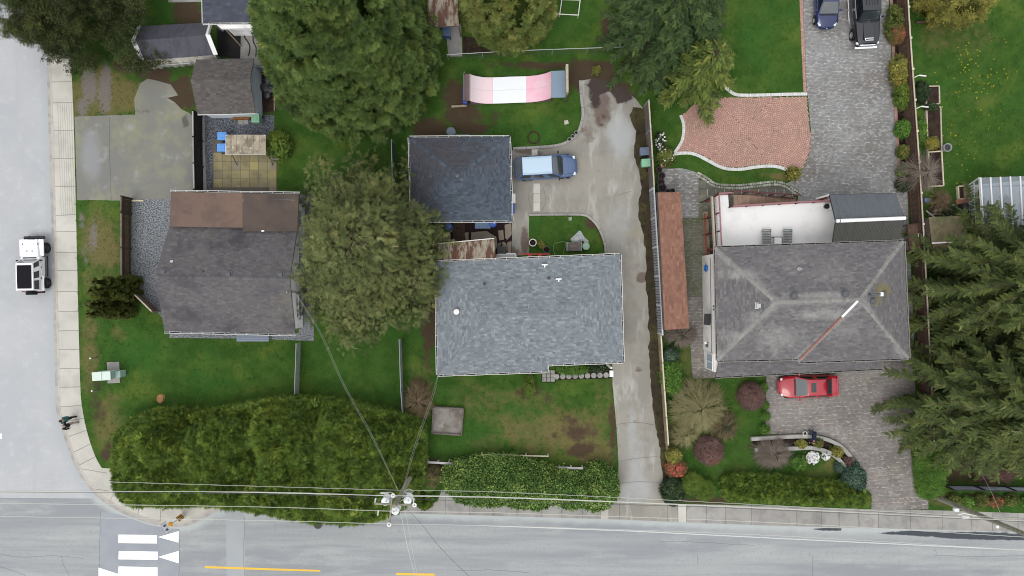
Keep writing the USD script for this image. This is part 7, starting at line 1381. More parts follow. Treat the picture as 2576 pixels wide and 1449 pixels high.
def cabin(t, belt, roof, paint, roof_mat=None, pillars=.12, bulge=.03, side_split=(.5,), glass='car_glass', side_glass='car_glass_dark', sunroof=None):
    """belt, roof: (x rear, x front, half width rear, half width front, z rear, z front)"""
    B = lambda f, s: np.array([belt[1] if f else belt[0], s * (belt[3] if f else belt[2]), belt[5] if f else belt[4]]); T = lambda f, s: np.array([roof[1] if f else roof[0], s * (roof[3] if f else roof[2]), roof[5] if f else roof[4]])
    front = [B(1, -1), B(1, 1), T(1, 1), T(1, -1)]; rear = [B(0, 1), B(0, -1), T(0, -1), T(0, 1)]; left = [B(1, 1), B(0, 1), T(0, 1), T(1, 1)]; right = [B(0, -1), B(1, -1), T(1, -1), T(0, -1)]; top = [T(0, -1), T(1, -1), T(1, 1), T(0, 1)]
    c = t.part('cabin', join(patch(front, bulge), patch(rear, bulge), patch(left, bulge * .7), patch(right, bulge * .7)), paint, smooth=35)
    rf = t.part('roof', patch(top, bulge * 1.3, 8), roof_mat or paint, smooth=True)
    def g(q, a, b, c_, d, nm, m):
        q = np.array(q, float); bl = bulge * (1.3 if nm == 'sunroof' else .7 if 'side' in nm else 1); u, v = np.meshgrid(np.linspace(a, b, 7), np.linspace(c_, d, 7), indexing='ij'); u, v = u[..., None], v[..., None]; nn = np.cross(q[1] - q[0], q[3] - q[0]); nn /= np.linalg.norm(nn)
        V = (1 - u) * (1 - v) * q[0] + u * (1 - v) * q[1] + u * v * q[2] + (1 - u) * v * q[3] + nn * (bl * (16 * u * (1 - u) * v * (1 - v)) ** .5 + .012)
        return t.part(nm, MB().add(V.reshape(-1, 3), np.array([[i * 7 + j, i * 7 + 7 + j, i * 7 + 8 + j, i * 7 + j + 1] for i in range(6) for j in range(6)])).get(), m, smooth=True)
    g(front, .06, .94, .06, .93, 'windscreen', glass); g(rear, .08, .92, .15, .9, 'rear_window', glass if glass == 'car_glass' else side_glass)
    for q, fl in ((left, 0), (right, 1)):
        e = [0, *side_split, 1]
        for i in range(len(e) - 1): a, b = (e[i], e[i + 1]) if not fl else (1 - e[i + 1], 1 - e[i]); g(q, a + (.05 if e[i] else .12) , b - .03, .14, .86, 'side_window', side_glass)
    if sunroof: g(top, *sunroof, 'sunroof', 'car_glass_dark')
    return c, rf
def mirrors(t, x, w, z, mat):
    for s in (-1, 1): t.part('wing_mirror', join(rbox((x, s * (w + .12), z), (.12, .2, .14), .04), bar((x, s * (w - .02), z - .03), (x, s * (w + .08), z - .03), .05)), mat)
def arches(t, xs, w, r, mat='car_trim', flare=None):
    for x in xs:
        for s in (-1, 1):
            a = np.linspace(-.1, math.pi + .1, 13); p = np.c_[x + (r + .06) * np.cos(a), np.full(13, s * w), r + (r + .06) * np.sin(a)]; t.part('wheel_arch', tube(p, .035, 6), flare or mat)
def handles(t, xs, w, z, mat):
    for x in xs:
        for s in (-1, 1): t.part('door_handle', rbox((x, s * (w + .01), z), (.18, .04, .04), .015), mat)
def veh(name, label, x, y, rot, cat='car', z=.0):
    o = P(x, y, 0); o[2] = z; return Thing(name, label, cat, o, rot, local=True)
# white off-roader on the side street, heading up the picture
v = veh('off_roader', 'white boxy off-road car with a black roof panel parked at the side street kerb', 97, 667, 91, z=ZR)
w = .78
v.part('body', loft([(-2.05, w * .96, .5, 1.05, 1.1), (-2.0, w, .45, 1.1, 1.15), (-.2, w, .45, 1.12, 1.16), (.55, w, .45, 1.1, 1.14), (.62, w * .96, .5, 1.06, 1.12)], lambda *a: body_ring(*a, crown=.02)), 'car_white', smooth=30)
v.part('bonnet', loft([(.6, .66, .6, 1.05, 1.1), (1.2, .62, .6, 1.03, 1.08), (1.85, .57, .62, 1.0, 1.04), (1.95, .54, .62, .97, 1.0)], lambda *a: body_ring(*a, crown=.05)), 'car_white', smooth=30)
for s in (-1, 1):
    v.part('front_wing', join(hexa([[.75, s * .55 - .0, .86], [1.98, s * .55, .86], [1.98, s * .93, .84], [.75, s * .93, .84]][:: s], [[.6, s * .55, .92], [1.98, s * .55, .95], [1.95, s * .93, .93], [.68, s * .93, .9]][:: s])), 'car_white'); v.part('rear_flare', rbox((-1.42, s * .84, .92), (1.15, .2, .07), .03), 'car_white')
    v.part('headlight', rbox((1.97, s * .38, .85), (.06, .2, .2), .03), 'lamp_clear'); v.part('tail_light', rbox((-2.08, s * .66, .95), (.06, .14, .25), .02), 'lamp_red'); v.part('side_step', rbox((-.1, s * .9, .42), (1.6, .1, .06), .02), 'car_trim'); v.part('bonnet_latch', rbox((1.6, s * .58, 1.06), (.12, .05, .04), .01), 'car_trim'); v.part('washer_jet', rbox((1.05, s * .2, 1.16), (.12, .04, .02), .008), 'car_trim')
belt = (-2.04, .42, .77, .77, 1.14, 1.14); roof = (-1.98, .1, .66, .64, 1.78, 1.8)
c, rf = cabin(v, belt, roof, 'car_white', bulge=.01, side_split=(.32, .62), side_glass='car_glass_dark')
v.part('roof_panel', patch(inset([np.array([-1.9, -.6, 1.8]), np.array([.0, -.6, 1.82]), np.array([.0, .56, 1.82]), np.array([-1.9, .56, 1.8])], .03, .97, .03, .97, .03), .01), 'soft_top', rf)
v.part('cowl', rbox((.53, 0, 1.15), (.1, 1.05, .03), .01), 'car_trim'); mirrors(v, .32, .78, 1.2, 'car_trim'); handles(v, (-.2, -1.05), .78, 1.0, 'car_trim')
v.part('bumper', rbox((2.14, 0, .55), (.22, 1.62, .2), .06), 'rim_dark'); v.part('bumper', rbox((-2.12, 0, .55), (.16, 1.5, .2), .06), 'car_trim'); v.part('grille', rbox((1.96, 0, .82), (.05, .55, .3), .02), 'car_trim'); v.part('tow_hook', join(rbox((2.24, .35, .62), (.08, .1, .08), .02), rbox((2.24, -.35, .62), (.08, .1, .08), .02)), 'car_trim')
sp, sf = lathe([(.2, -.11), (.35, -.11), (.39, -.07), (.39, .07), (.35, .11), (0, .11)], (0, 0, 0), 24); v.part('spare_wheel', (np.c_[-2.22 - sp[:, 2] * -1, sp[:, 0], sp[:, 1] + .98], sf[:, ::-1]), 'tyre', smooth=40)
wheels(v, (-1.42, 1.32), .93, .42, 'rim_dark', .27)
# blue minivan with a pale roof on the drive, heading right
v = veh('minivan', 'blue minivan with a pale blue roof parked beside the garage', 1373, 424, 3.2)
w = .92
v.part('body', loft([(-2.42, w * .8, .4, .8, .86), (-2.36, w * .95, .35, .9, .98), (-1.6, w, .32, .95, 1.0), (0, w, .3, .95, 1.0), (.9, w, .3, .93, .98), (1.5, w * .98, .32, .86, .95), (2.05, w * .88, .34, .72, .82), (2.3, w * .7, .36, .62, .68), (2.4, w * .5, .4, .55, .58)], body_ring), 'car_blue', smooth=35)
c, rf = cabin(v, (-2.36, 1.2, .84, .88, .98, .99), (-1.86, .38, .68, .68, 1.7, 1.7), 'car_blue', 'van_roof', bulge=.05, side_split=(.34, .68))
for s in (-1, 1):
    v.part('roof_rail', tube([(-1.8, s * .62, 1.77), (-.6, s * .63, 1.79), (.3, s * .61, 1.76)], .022, 6), 'van_roof', rf); v.part('headlight', rbox((2.13, s * .62, .72), (.26, .26, .1), .05), 'lamp_clear'); v.part('tail_light', rbox((-2.36, s * .76, .9), (.08, .16, .3), .03), 'lamp_red')
v.part('sticker', rbox((.92, -.48, 1.2), (.08, .2, .02), .008, 0, (0, .75, 0)), 'plastic_white'); v.part('wiper_cowl', rbox((1.22, 0, 1.0), (.12, 1.3, .03), .012), 'car_trim'); mirrors(v, .95, .92, 1.03, 'car_trim'); handles(v, (.35, -.75), .92, .88, 'car_blue'); v.part('bumper', rbox((-2.44, 0, .5), (.14, 1.55, .22), .06), 'car_blue'); v.part('bumper', rbox((2.36, 0, .45), (.12, 1.1, .16), .05), 'car_blue'); v.part('number_plate', rbox((-2.52, 0, .6), (.02, .4, .14), .008), 'plastic_white')
v.part('bonnet_seam', tube([(1.32, -.7, .985), (1.9, -.62, .885), (2.2, -.4, .76), (2.28, 0, .745), (2.2, .4, .76), (1.9, .62, .885), (1.32, .7, .985)], .008, 5), 'car_trim'); arches(v, (-1.5, 1.45), .91, .33); wheels(v, (-1.5, 1.45), .92, .33)
# red saloon, heading left
v = veh('saloon_car', 'bright red saloon car with a sunroof parked in front of the right hand house', 2025, 969, 181.5)
w = .88
v.part('body', loft([(-2.26, w * .72, .4, .72, .86), (-2.2, w * .88, .34, .8, .92), (-1.6, w * .98, .3, .84, .93), (0, w, .28, .86, .9), (.9, w, .28, .84, .9), (1.5, w * .98, .3, .78, .84), (2.0, w * .85, .32, .66, .72), (2.2, w * .66, .34, .56, .62), (2.28, w * .45, .38, .5, .54)], body_ring), 'car_red', smooth=35)
c, rf = cabin(v, (-1.72, 1.12, .78, .82, .93, .92), (-1.05, .3, .58, .6, 1.4, 1.42), 'car_red', bulge=.05, side_split=(.52,), sunroof=(.58, .86, .2, .8))
for s in (-1, 1): v.part('headlight', rbox((2.02, s * .6, .64), (.3, .2, .1), .04), 'lamp_clear'); v.part('tail_light', rbox((-2.18, s * .6, .82), (.1, .36, .14), .03), 'lamp_red'); v.part('boot_crease', tube([(-1.78, s * .6, .97), (-2.16, s * .56, .93), (-2.2, s * .3, .92)], .008, 5), 'lamp_red')
v.part('boot_spoiler', rbox((-2.13, 0, .97), (.14, 1.3, .05), .02), 'car_red'); v.part('grille', rbox((2.24, 0, .5), (.08, .7, .12), .03), 'chrome'); v.part('number_plate', rbox((-2.29, 0, .62), (.02, .4, .14), .008), 'plastic_white'); mirrors(v, .82, .86, .98, 'car_red'); handles(v, (.3, -.7), .87, .78, 'car_red'); v.part('cowl', rbox((1.15, 0, .925), (.1, 1.2, .02), .008), 'car_trim'); v.part('bumper', rbox((2.26, 0, .38), (.1, 1.0, .16), .05), 'car_red'); v.part('bumper', rbox((-2.26, 0, .45), (.1, 1.2, .2), .05), 'car_red')
v.part('bonnet_seam', tube([(1.2, -.72, .92), (1.7, -.6, .86), (2.1, -.42, .68), (2.18, 0, .68), (2.1, .42, .68), (1.7, .6, .86), (1.2, .72, .92)], .007, 5), 'lamp_red'); arches(v, (-1.35, 1.38), .87, .31); wheels(v, (-1.35, 1.38), .88, .31)
# navy hatchback at the top edge, heading down
v = veh('hatchback', 'dark navy car heading down the paved drive, left of the pickup truck', 2070, 14, -89)
w = .86
v.part('body', loft([(-2.1, w * .8, .4, .84, .95), (-1.9, w * .95, .34, .88, .96), (-1, w, .3, .9, .95), (.6, w, .28, .88, .95), (1.3, w * .97, .3, .8, .88), (1.75, w * .85, .32, .68, .74), (1.95, w * .65, .34, .58, .62), (2.02, w * .4, .38, .52, .54)], body_ring), 'car_navy', smooth=35)
c, rf = cabin(v, (-2.0, 1.05, .78, .8, .96, .96), (-1.5, .2, .6, .62, 1.46, 1.46), 'car_navy', bulge=.05)
for s in (-1, 1): v.part('headlight', rbox((1.7, s * .62, .68), (.34, .2, .12), .05, s * -.35), 'lamp_clear'); v.part('tail_light', rbox((-2.05, s * .66, .9), (.08, .16, .24), .03), 'lamp_red')
v.part('badge', rbox((2.0, 0, .58), (.04, .12, .06), .015), 'chrome'); v.part('grille', rbox((2.0, 0, .48), (.05, .6, .1), .02), 'car_trim'); mirrors(v, .75, .84, 1.0, 'car_navy'); handles(v, (.2, -.7), .85, .82, 'car_navy'); v.part('cowl', rbox((1.08, 0, .965), (.1, 1.2, .02), .008), 'car_trim'); arches(v, (-1.3, 1.28), .85, .31); wheels(v, (-1.3, 1.28), .87, .31)
# black pickup, heading down
v = veh('pickup_truck', 'black crew cab pickup truck with chrome side steps and bonnet scoop on the paved drive', 2164, 36, -87, 'truck')
w = .98
v.part('body', loft([(-2.9, w * .96, .55, 1.1, 1.14), (-1.2, w, .5, 1.14, 1.17), (.6, w, .5, 1.14, 1.17)], lambda *a: body_ring(*a, crown=.01)), 'car_black', smooth=30)
v.part('bonnet', loft([(.6, w, .5, 1.1, 1.17), (1.6, w * .98, .52, 1.06, 1.14), (2.3, w * .92, .55, .98, 1.08), (2.62, w * .8, .58, .92, .98), (2.7, w * .68, .6, .85, .88)], lambda *a: body_ring(*a, crown=.04)), 'car_black', smooth=30)
v.part('bed_liner', box((-2.15, 0, 1.2), (1.45, 1.55, .04)), 'rim_dark')
for k in range(12): v.part('bed_rib', box((-2.15, -.68 + k * .124, 1.228), (1.4, .05, .02)), 'car_trim')
for s in (-1, 1): v.part('bed_rail', box((-2.15, s * .86, 1.23), (1.5, .14, .1)), 'car_trim')
c, rf = cabin(v, (-1.38, .98, .88, .88, 1.16, 1.16), (-1.18, .38, .7, .7, 1.84, 1.86), 'car_black', bulge=.025, side_split=(.5,))
for k in range(5): v.part('roof_rib', box((-.55, -.44 + k * .22, 1.9), (1.1, .03, .02)), 'rim_dark', rf)
for s in (-1, 1):
    v.part('headlight', rbox((2.55, s * .74, .86), (.2, .3, .16), .05), 'lamp_clear'); v.part('side_step', tube([(-1.3, s * 1.1, .42), (.9, s * 1.1, .42)], .05, 10), 'chrome')
    for x in (-1.2, -.2, .8): v.part('step_pad', rbox((x, s * 1.1, .48), (.2, .1, .03), .012), 'chrome')
    v.part('window_trim', bar((-1.25, s * .93, 1.2), (.75, s * .93, 1.2), .03, .02), 'chrome'); v.part('tail_light', rbox((-2.92, s * .82, .95), (.06, .16, .4), .02), 'lamp_red')
v.part('bonnet_scoop', rbox((1.75, 0, 1.17), (1.3, .85, .1), .04), 'car_black'); sc_ = v.part('scoop_trim', tube([(2.3, -.32, 1.2), (2.44, -.3, 1.17), (2.44, .3, 1.17), (2.3, .32, 1.2), (2.3, -.32, 1.2)], .035, 8), 'chrome'); v.part('grille', join(*[bar((2.71, -.6, .62 + k * .09), (2.71, .6, .62 + k * .09), .05, .05) for k in range(4)]), 'chrome'); v.part('bumper', rbox((2.82, 0, .55), (.26, 1.8, .24), .08), 'chrome')
mirrors(v, .7, 1.0, 1.25, 'car_trim'); handles(v, (.0, -.95), .98, 1.05, 'chrome'); v.part('wiper_cowl', rbox((1.02, 0, 1.18), (.12, 1.4, .03), .012), 'car_trim'); arches(v, (-1.95, 1.75), .97, .4); wheels(v, (-1.95, 1.75), 1.0, .41, 'rim_silver', .28)
# ---------------------------------------------------------------- plants
def needle_spray(n=11, w=.34, droop=.12, thick=.05, seed=0, side=1.0):
    """a flat feathery branchlet along +x, length 1"""
    r = random.Random(seed); b = MB()
    for i in range(n):
        s = .06 + .9 * i / n; l = w * (1.05 - .75 * s) * r.uniform(.75, 1.2)
        for sg in (-1, 1):
            a = math.radians(r.uniform(38, 62)); o = np.array([s, 0, -droop * s * s]); d = np.array([math.cos(a), sg * math.sin(a) * side, r.uniform(-.3, .12)]); q = o + d * l; m = o + d * l * .5; p = np.array([-d[1], d[0], 0]) * thick * r.uniform(.7, 1.2) + [0, 0, r.uniform(-.02, .02)]
            b.add([o, m - p, q, m + p], [[0, 1, 2, 3]])
    b.add([[0, -.02, 0], [.55, -.035, -droop * .3], [1.02, 0, -droop], [.55, .035, -droop * .3]], [[0, 1, 2, 3]])
    return b.get()
def fan_spray(seed=0):
    """a lacy upright-tilted scale-leaf fan, as on cedars"""
    r = random.Random(seed); b = MB()
    for i in range(9):
        a = math.radians(-66 + 132 * i / 8 + r.uniform(-8, 8)); l = (.62 + .38 * math.cos(a)) * r.uniform(.75, 1.1); d = np.array([math.cos(a), math.sin(a), r.uniform(-.3, .35)]); p = np.array([-d[1], d[0], 0]) * .055 * r.uniform(.8, 1.3); z = np.array([0, 0, r.uniform(-.05, .05)])
        b.add([z, z + d * l * .55 - p, z + d * l, z + d * l * .55 + p], [[0, 1, 2, 3]])
        for sg in (-1, 1):
            e = d + np.array([-d[1], d[0], 0]) * sg * .8 + [0, 0, r.uniform(-.2, .2)]; o = z + d * l * r.uniform(.35, .6); p2 = np.array([-e[1], e[0], 0]) * .035; b.add([o, o + e * .13 - p2, o + e * .28, o + e * .13 + p2], [[0, 1, 2, 3]])
    return b.get()
def leaf_clump(n=16, l=.34, w=.15, seed=0, up=.5):
    r = np.random.default_rng(seed); b = MB()
    for i in range(n):
        c = r.normal(0, .24, 3); d = r.normal(0, 1, 3) + [0, 0, up]; d /= np.linalg.norm(d); s = np.cross(d, r.normal(0, 1, 3) + [0, 0, .1]); s /= np.linalg.norm(s)
        b.add([c, c + d * l * .5 - s * w, c + d * l, c + d * l * .5 + s * w], [[0, 1, 2, 3]])
    return b.get()
def twig_clump(n=12, l=1.0, w=.012, seed=0, spread=.8):
    r = np.random.default_rng(seed); b = MB()
    for i in range(n):
        d = np.array([1, 0, 0]) + r.normal(0, spread * .5, 3); d /= np.linalg.norm(d); L = l * r.uniform(.5, 1.1); k = np.cross(d, r.normal(0, 1, 3)); k /= np.linalg.norm(k); m = d * L * .5 + k * L * .07
        q = np.cross(d, k)
        for a, c, w0, w1 in (([0, 0, 0], m, w, w * .7), (m, d * L + k * L * .02, w * .7, w * .3)):
            a = np.array(a, float); c = np.array(c)
            for s in (k, q): b.add([a - s * w0, a + s * w0, c + s * w1, c - s * w1], [[0, 1, 2, 3]])
    return b.get()
def quats(X, Z):
    """orientation taking +x to X and +z towards Z"""
    X = X / np.linalg.norm(X, axis=1, keepdims=True); Y = np.cross(Z, X); Y /= np.maximum(np.linalg.norm(Y, axis=1, keepdims=True), 1e-6); Zz = np.cross(X, Y)
    from scipy.spatial.transform import Rotation
    q = Rotation.from_matrix(np.stack([X, Y, Zz], -1)).as_quat(); return q[:, [3, 0, 1, 2]]
SHAPES = {'needle': [needle_spray(seed=i) for i in range(4)], 'long': [needle_spray(14, .26, .2, .035, seed=20 + i) for i in range(4)], 'fan': [fan_spray(i) for i in range(4)], 'leaf': [leaf_clump(seed=i) for i in range(4)], 'small_leaf': [leaf_clump(26, .2, .07, seed=10 + i) for i in range(4)], 'big_leaf': [leaf_clump(13, .5, .16, seed=30 + i, up=1.2) for i in range(4)], 'airy': [needle_spray(9, .5, .3, .03, seed=50 + i) for i in range(4)],
          'twig': [twig_clump(seed=i) for i in range(4)], 'arch': [twig_clump(9, 1.0, .010, seed=40 + i, spread=.5) for i in range(4)], 'sprig': [twig_clump(3, 1.0, .016, seed=60 + i, spread=.7) for i in range(4)]}
def foliage(t, name, pos, dirs, ups, size, shape, kind, tone=None):
    """instances of one branchlet shape in the four tones of a kind"""
    n = len(pos); sets = [(SHAPES[shape][i], (f'{kind}_{i}' if kind in FOL else kind)) for i in range(4)]
    if tone is None: tone = RN.random(n)
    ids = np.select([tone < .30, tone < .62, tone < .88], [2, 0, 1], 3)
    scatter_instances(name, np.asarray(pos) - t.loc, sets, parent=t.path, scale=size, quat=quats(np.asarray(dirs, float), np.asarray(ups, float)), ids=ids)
def lumpy(p, f, seed): return meshkit.fbm(np.asarray(p) * f, 3, seed) - .5
def shell_tree(label, name, cat, x, y, h, r, kind, n, shape='fan', size=(.5, .9), prof=None, sy=1.0, amp=1.0, group=None, lean=(0, 0), freq=.55, bark='bark', trunk=.35, clump=.5):
    """a dense crown: branchlets over a lumpy turned surface, dark inside"""
    o = P(x, y, 0); t = Thing(name, label, cat, o, group=group); prof = prof or (lambda s: (1 - s) ** .75 * np.minimum(1, .55 + s * 4))
    K = n // 16; s = RN.random(K * 5); s = s[RN.random(K * 5) < prof(s)][:K]; K = len(s); a = RN.uniform(0, 2 * math.pi, K); U = np.c_[np.cos(a), np.sin(a) * sy, np.zeros(K)]
    lum = lumpy(np.c_[np.cos(a) * 3.2, np.sin(a) * 3.2, s * h * .55] / .55 * freq, 1.0, int(x)); rad = r * prof(s) * (1 + .34 * amp * lum) * RN.uniform(.84, 1.0, K)
    C = o + U * rad[:, None] + np.c_[lean[0] * s, lean[1] * s, s * h]; cr = clump * RN.uniform(.7, 1.35, K); i = np.repeat(np.arange(K), 16); n = len(i)
    E = RN.normal(0, 1, (n, 3)) + U[i] * .9 + [0, 0, .75]; E /= np.linalg.norm(E, axis=1, keepdims=True); pos = C[i] + E * (cr[i] * RN.uniform(.35, 1.0, n))[:, None] * [1, 1, .75]
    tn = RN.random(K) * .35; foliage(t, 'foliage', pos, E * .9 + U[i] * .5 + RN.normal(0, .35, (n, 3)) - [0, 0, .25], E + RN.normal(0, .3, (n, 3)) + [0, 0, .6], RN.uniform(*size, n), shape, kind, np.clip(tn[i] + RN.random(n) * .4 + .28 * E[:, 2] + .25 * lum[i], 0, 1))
    m, k = 26, 14; ss = np.linspace(0.02, .96, k); A_ = np.arange(m) * 2 * math.pi / m; V = np.array([[math.cos(q) * r * prof(np.array(u)) * .80, math.sin(q) * sy * r * prof(np.array(u)) * .80, u * h] for u in ss for q in A_]); V += np.array([[lean[0] * u, lean[1] * u, 0] for u in ss for q in A_])
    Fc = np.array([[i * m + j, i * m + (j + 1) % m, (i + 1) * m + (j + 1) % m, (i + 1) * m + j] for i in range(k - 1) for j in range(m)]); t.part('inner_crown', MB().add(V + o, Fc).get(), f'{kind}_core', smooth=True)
    if trunk: t.part('trunk', tube([o, o + [lean[0] * .5, lean[1] * .5, h * .5], o + [lean[0], lean[1], h * .97]], [trunk, trunk * .6, .03], 10), bark)
    return t
def limb_tree(label, name, cat, x, y, h, r, kind, shape='needle', levels=34, per=7, size=.62, droop=.28, z0=1.2, sy=1.0, twig=None, dens=1.0, rise=.0, prof=None, group=None, trunk=.28, spread=50, tone_shift=0.0, side=2):
    """a conifer of single limbs, each with branchlets to both sides"""
    o = P(x, y, 0); t = Thing(name, label, cat, o, group=group); prof = prof or (lambda s: (1 - s) ** .85); b = MB(); pos, D, N, S, T = [], [], [], [], []; tp, tD, tS = [], [], []; rr = random.Random(int(x * 7 + y))
    for L in range(levels):
        s = L / levels; z = z0 + (h - z0) * s; k = max(int(per * (1 if s < .7 else .7)), 4); off = rr.random() * 6.28
        for i in range(k):
            a = off + i * 6.283 / k + rr.uniform(-.25, .25); ln_ = r * float(prof(np.array(s))) * rr.uniform(.72, 1.15) + .25; u = np.array([math.cos(a), math.sin(a) * sy, 0]); tt = np.linspace(0, 1, 7)
            path = o + np.c_[np.outer(tt * ln_, u)[:, :2], z + rise * ln_ * tt - droop * ln_ * tt ** 1.6 + .12 * ln_ * droop * tt ** 5]; w_ = u[[1, 0, 2]] * [-1, 1, 0]
            path += np.outer(np.sin(tt * 3) * rr.uniform(-.06, .06) * ln_, w_)
            b.add(*tube(path, np.linspace(.018 + .011 * ln_, .008, 7), 4, caps=False)); m = max(int(ln_ / .21 * dens), 3)
            q = .22 + .78 * (np.arange(m) + RN.random(m)) / m; ip = lambda q: np.stack([np.interp(q, tt, path[:, d]) for d in range(3)], 1); c = ip(q); tan = ip(np.minimum(q + .1, 1)) - ip(q - .1); tan /= np.linalg.norm(tan, axis=1, keepdims=True)
            for sg in (-1, 1):
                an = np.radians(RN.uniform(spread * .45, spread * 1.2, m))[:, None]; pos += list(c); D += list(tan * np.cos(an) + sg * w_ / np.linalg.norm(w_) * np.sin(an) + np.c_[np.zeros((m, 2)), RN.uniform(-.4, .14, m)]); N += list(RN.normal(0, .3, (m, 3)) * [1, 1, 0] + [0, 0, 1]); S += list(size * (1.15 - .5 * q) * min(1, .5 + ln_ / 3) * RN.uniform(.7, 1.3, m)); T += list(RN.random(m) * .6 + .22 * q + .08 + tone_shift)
            if twig: k_ = RN.random(m) < twig; tp += list(c[k_]); tD += list(tan[k_] + [0, 0, .25]); tS += list(RN.uniform(.4, .8, k_.sum()))
            pos.append(path[-1] - (path[-1] - path[-2]) * .6); D.append(path[-1] - path[-2]); N.append([0, 0, 1]); S.append(size * .8); T.append(rr.random() * .5 + .5 + tone_shift)
    foliage(t, 'foliage', np.array(pos), np.array(D), np.array(N), np.array(S), shape, kind, np.clip(np.array(T), 0, 1))
    if tp: foliage(t, 'twigs', np.array(tp), np.array(tD), np.tile([0, 0, 1.], (len(tp), 1)) + RN.normal(0, .3, (len(tp), 3)), np.array(tS), 'arch', 'pale_twig')
    t.part('limb', b.get(), 'bark', kind='stuff'); t.part('trunk', tube([o, o + [0, 0, h * .5], o + [0, 0, h * .98]], [trunk, trunk * .6, .02], 10), 'bark')
    return t
def bough_tree(label, name, cat, x, y, h, r, kind, K, n=70, shape='airy', size=(.3, .55), sy=1.0, z0=2.0, bough=1.1, twigs=3, trunk=.25, flat=.6):
    """a loose crown of many separate boughs with gaps between them"""
    o = P(x, y, 0); t = Thing(name, label, cat, o); rr = np.random.default_rng(int(x + y)); C = []
    while len(C) < K:
        a = rr.uniform(0, 6.283); s = rr.uniform(0, 1) ** 1.25; q = rr.uniform(.12, 1.0) ** .6 * r * (1 - s * .82) * (.62 + .75 * float(meshkit.noise(np.array([math.cos(a) * 1.6 + 9, math.sin(a) * 1.6, s * 2.5]), int(x)))) * rr.uniform(.85, 1.15); c = o + np.array([math.cos(a) * q, math.sin(a) * q * sy, z0 + (h - z0) * s - q * .12])
        if all(np.linalg.norm((c - k) * [1, 1, .6]) > bough * .62 for k in C) or rr.random() < .15: C.append(c)
    C = np.array(C); b = MB(); U = C - o; U[:, 2] = 0; U /= np.linalg.norm(U, axis=1, keepdims=True)
    for c, u in zip(C, U): z = c[2] - .25 * np.linalg.norm((c - o)[:2]); p0 = np.array([o[0], o[1], max(z, 1.)]); m = (p0 + c) / 2 + [0, 0, .25]; b.add(*tube(smooth_line([p0, m + rr.normal(0, .15, 3), c, c + u * .4 - [0, 0, .2]], 3), np.linspace(.05, .008, 10), 5, caps=False))
    i = np.repeat(np.arange(K), n); N_ = len(i); br = bough * rr.uniform(.6, 1.25, K); E = rr.normal(0, 1, (N_, 3)); E /= np.linalg.norm(E, axis=1, keepdims=True); pos = C[i] + E * (br[i] * rr.uniform(.15, 1.0, N_) ** .6)[:, None] * [1, 1, flat] + U[i] * .2
    tn = rr.random(K) * .42; D = E * [1, 1, .5] + U[i] * .5 + rr.normal(0, .5, (N_, 3)) - [0, 0, .35]
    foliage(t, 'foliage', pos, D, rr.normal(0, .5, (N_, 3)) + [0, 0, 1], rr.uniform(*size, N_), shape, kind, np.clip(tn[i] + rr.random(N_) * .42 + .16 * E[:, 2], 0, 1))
    if twigs: j = np.repeat(np.arange(K), twigs); M_ = len(j); D = rr.normal(0, 1, (M_, 3)) * [1, 1, .4] + U[j] * .6; foliage(t, 'twigs', C[j] + rr.normal(0, .4, (M_, 3)) * br[j][:, None] * .8 + [0, 0, .25], D, rr.normal(0, .4, (M_, 3)) + [0, 0, 1], rr.uniform(.35, .8, M_), 'sprig', 'pale_twig')
    t.part('limb', b.get(), 'bark', kind='stuff'); t.part('trunk', tube([o, o + [.1, .05, h * .5], o + [0, 0, h * .95]], [trunk, trunk * .6, .02], 10), 'bark'); return t
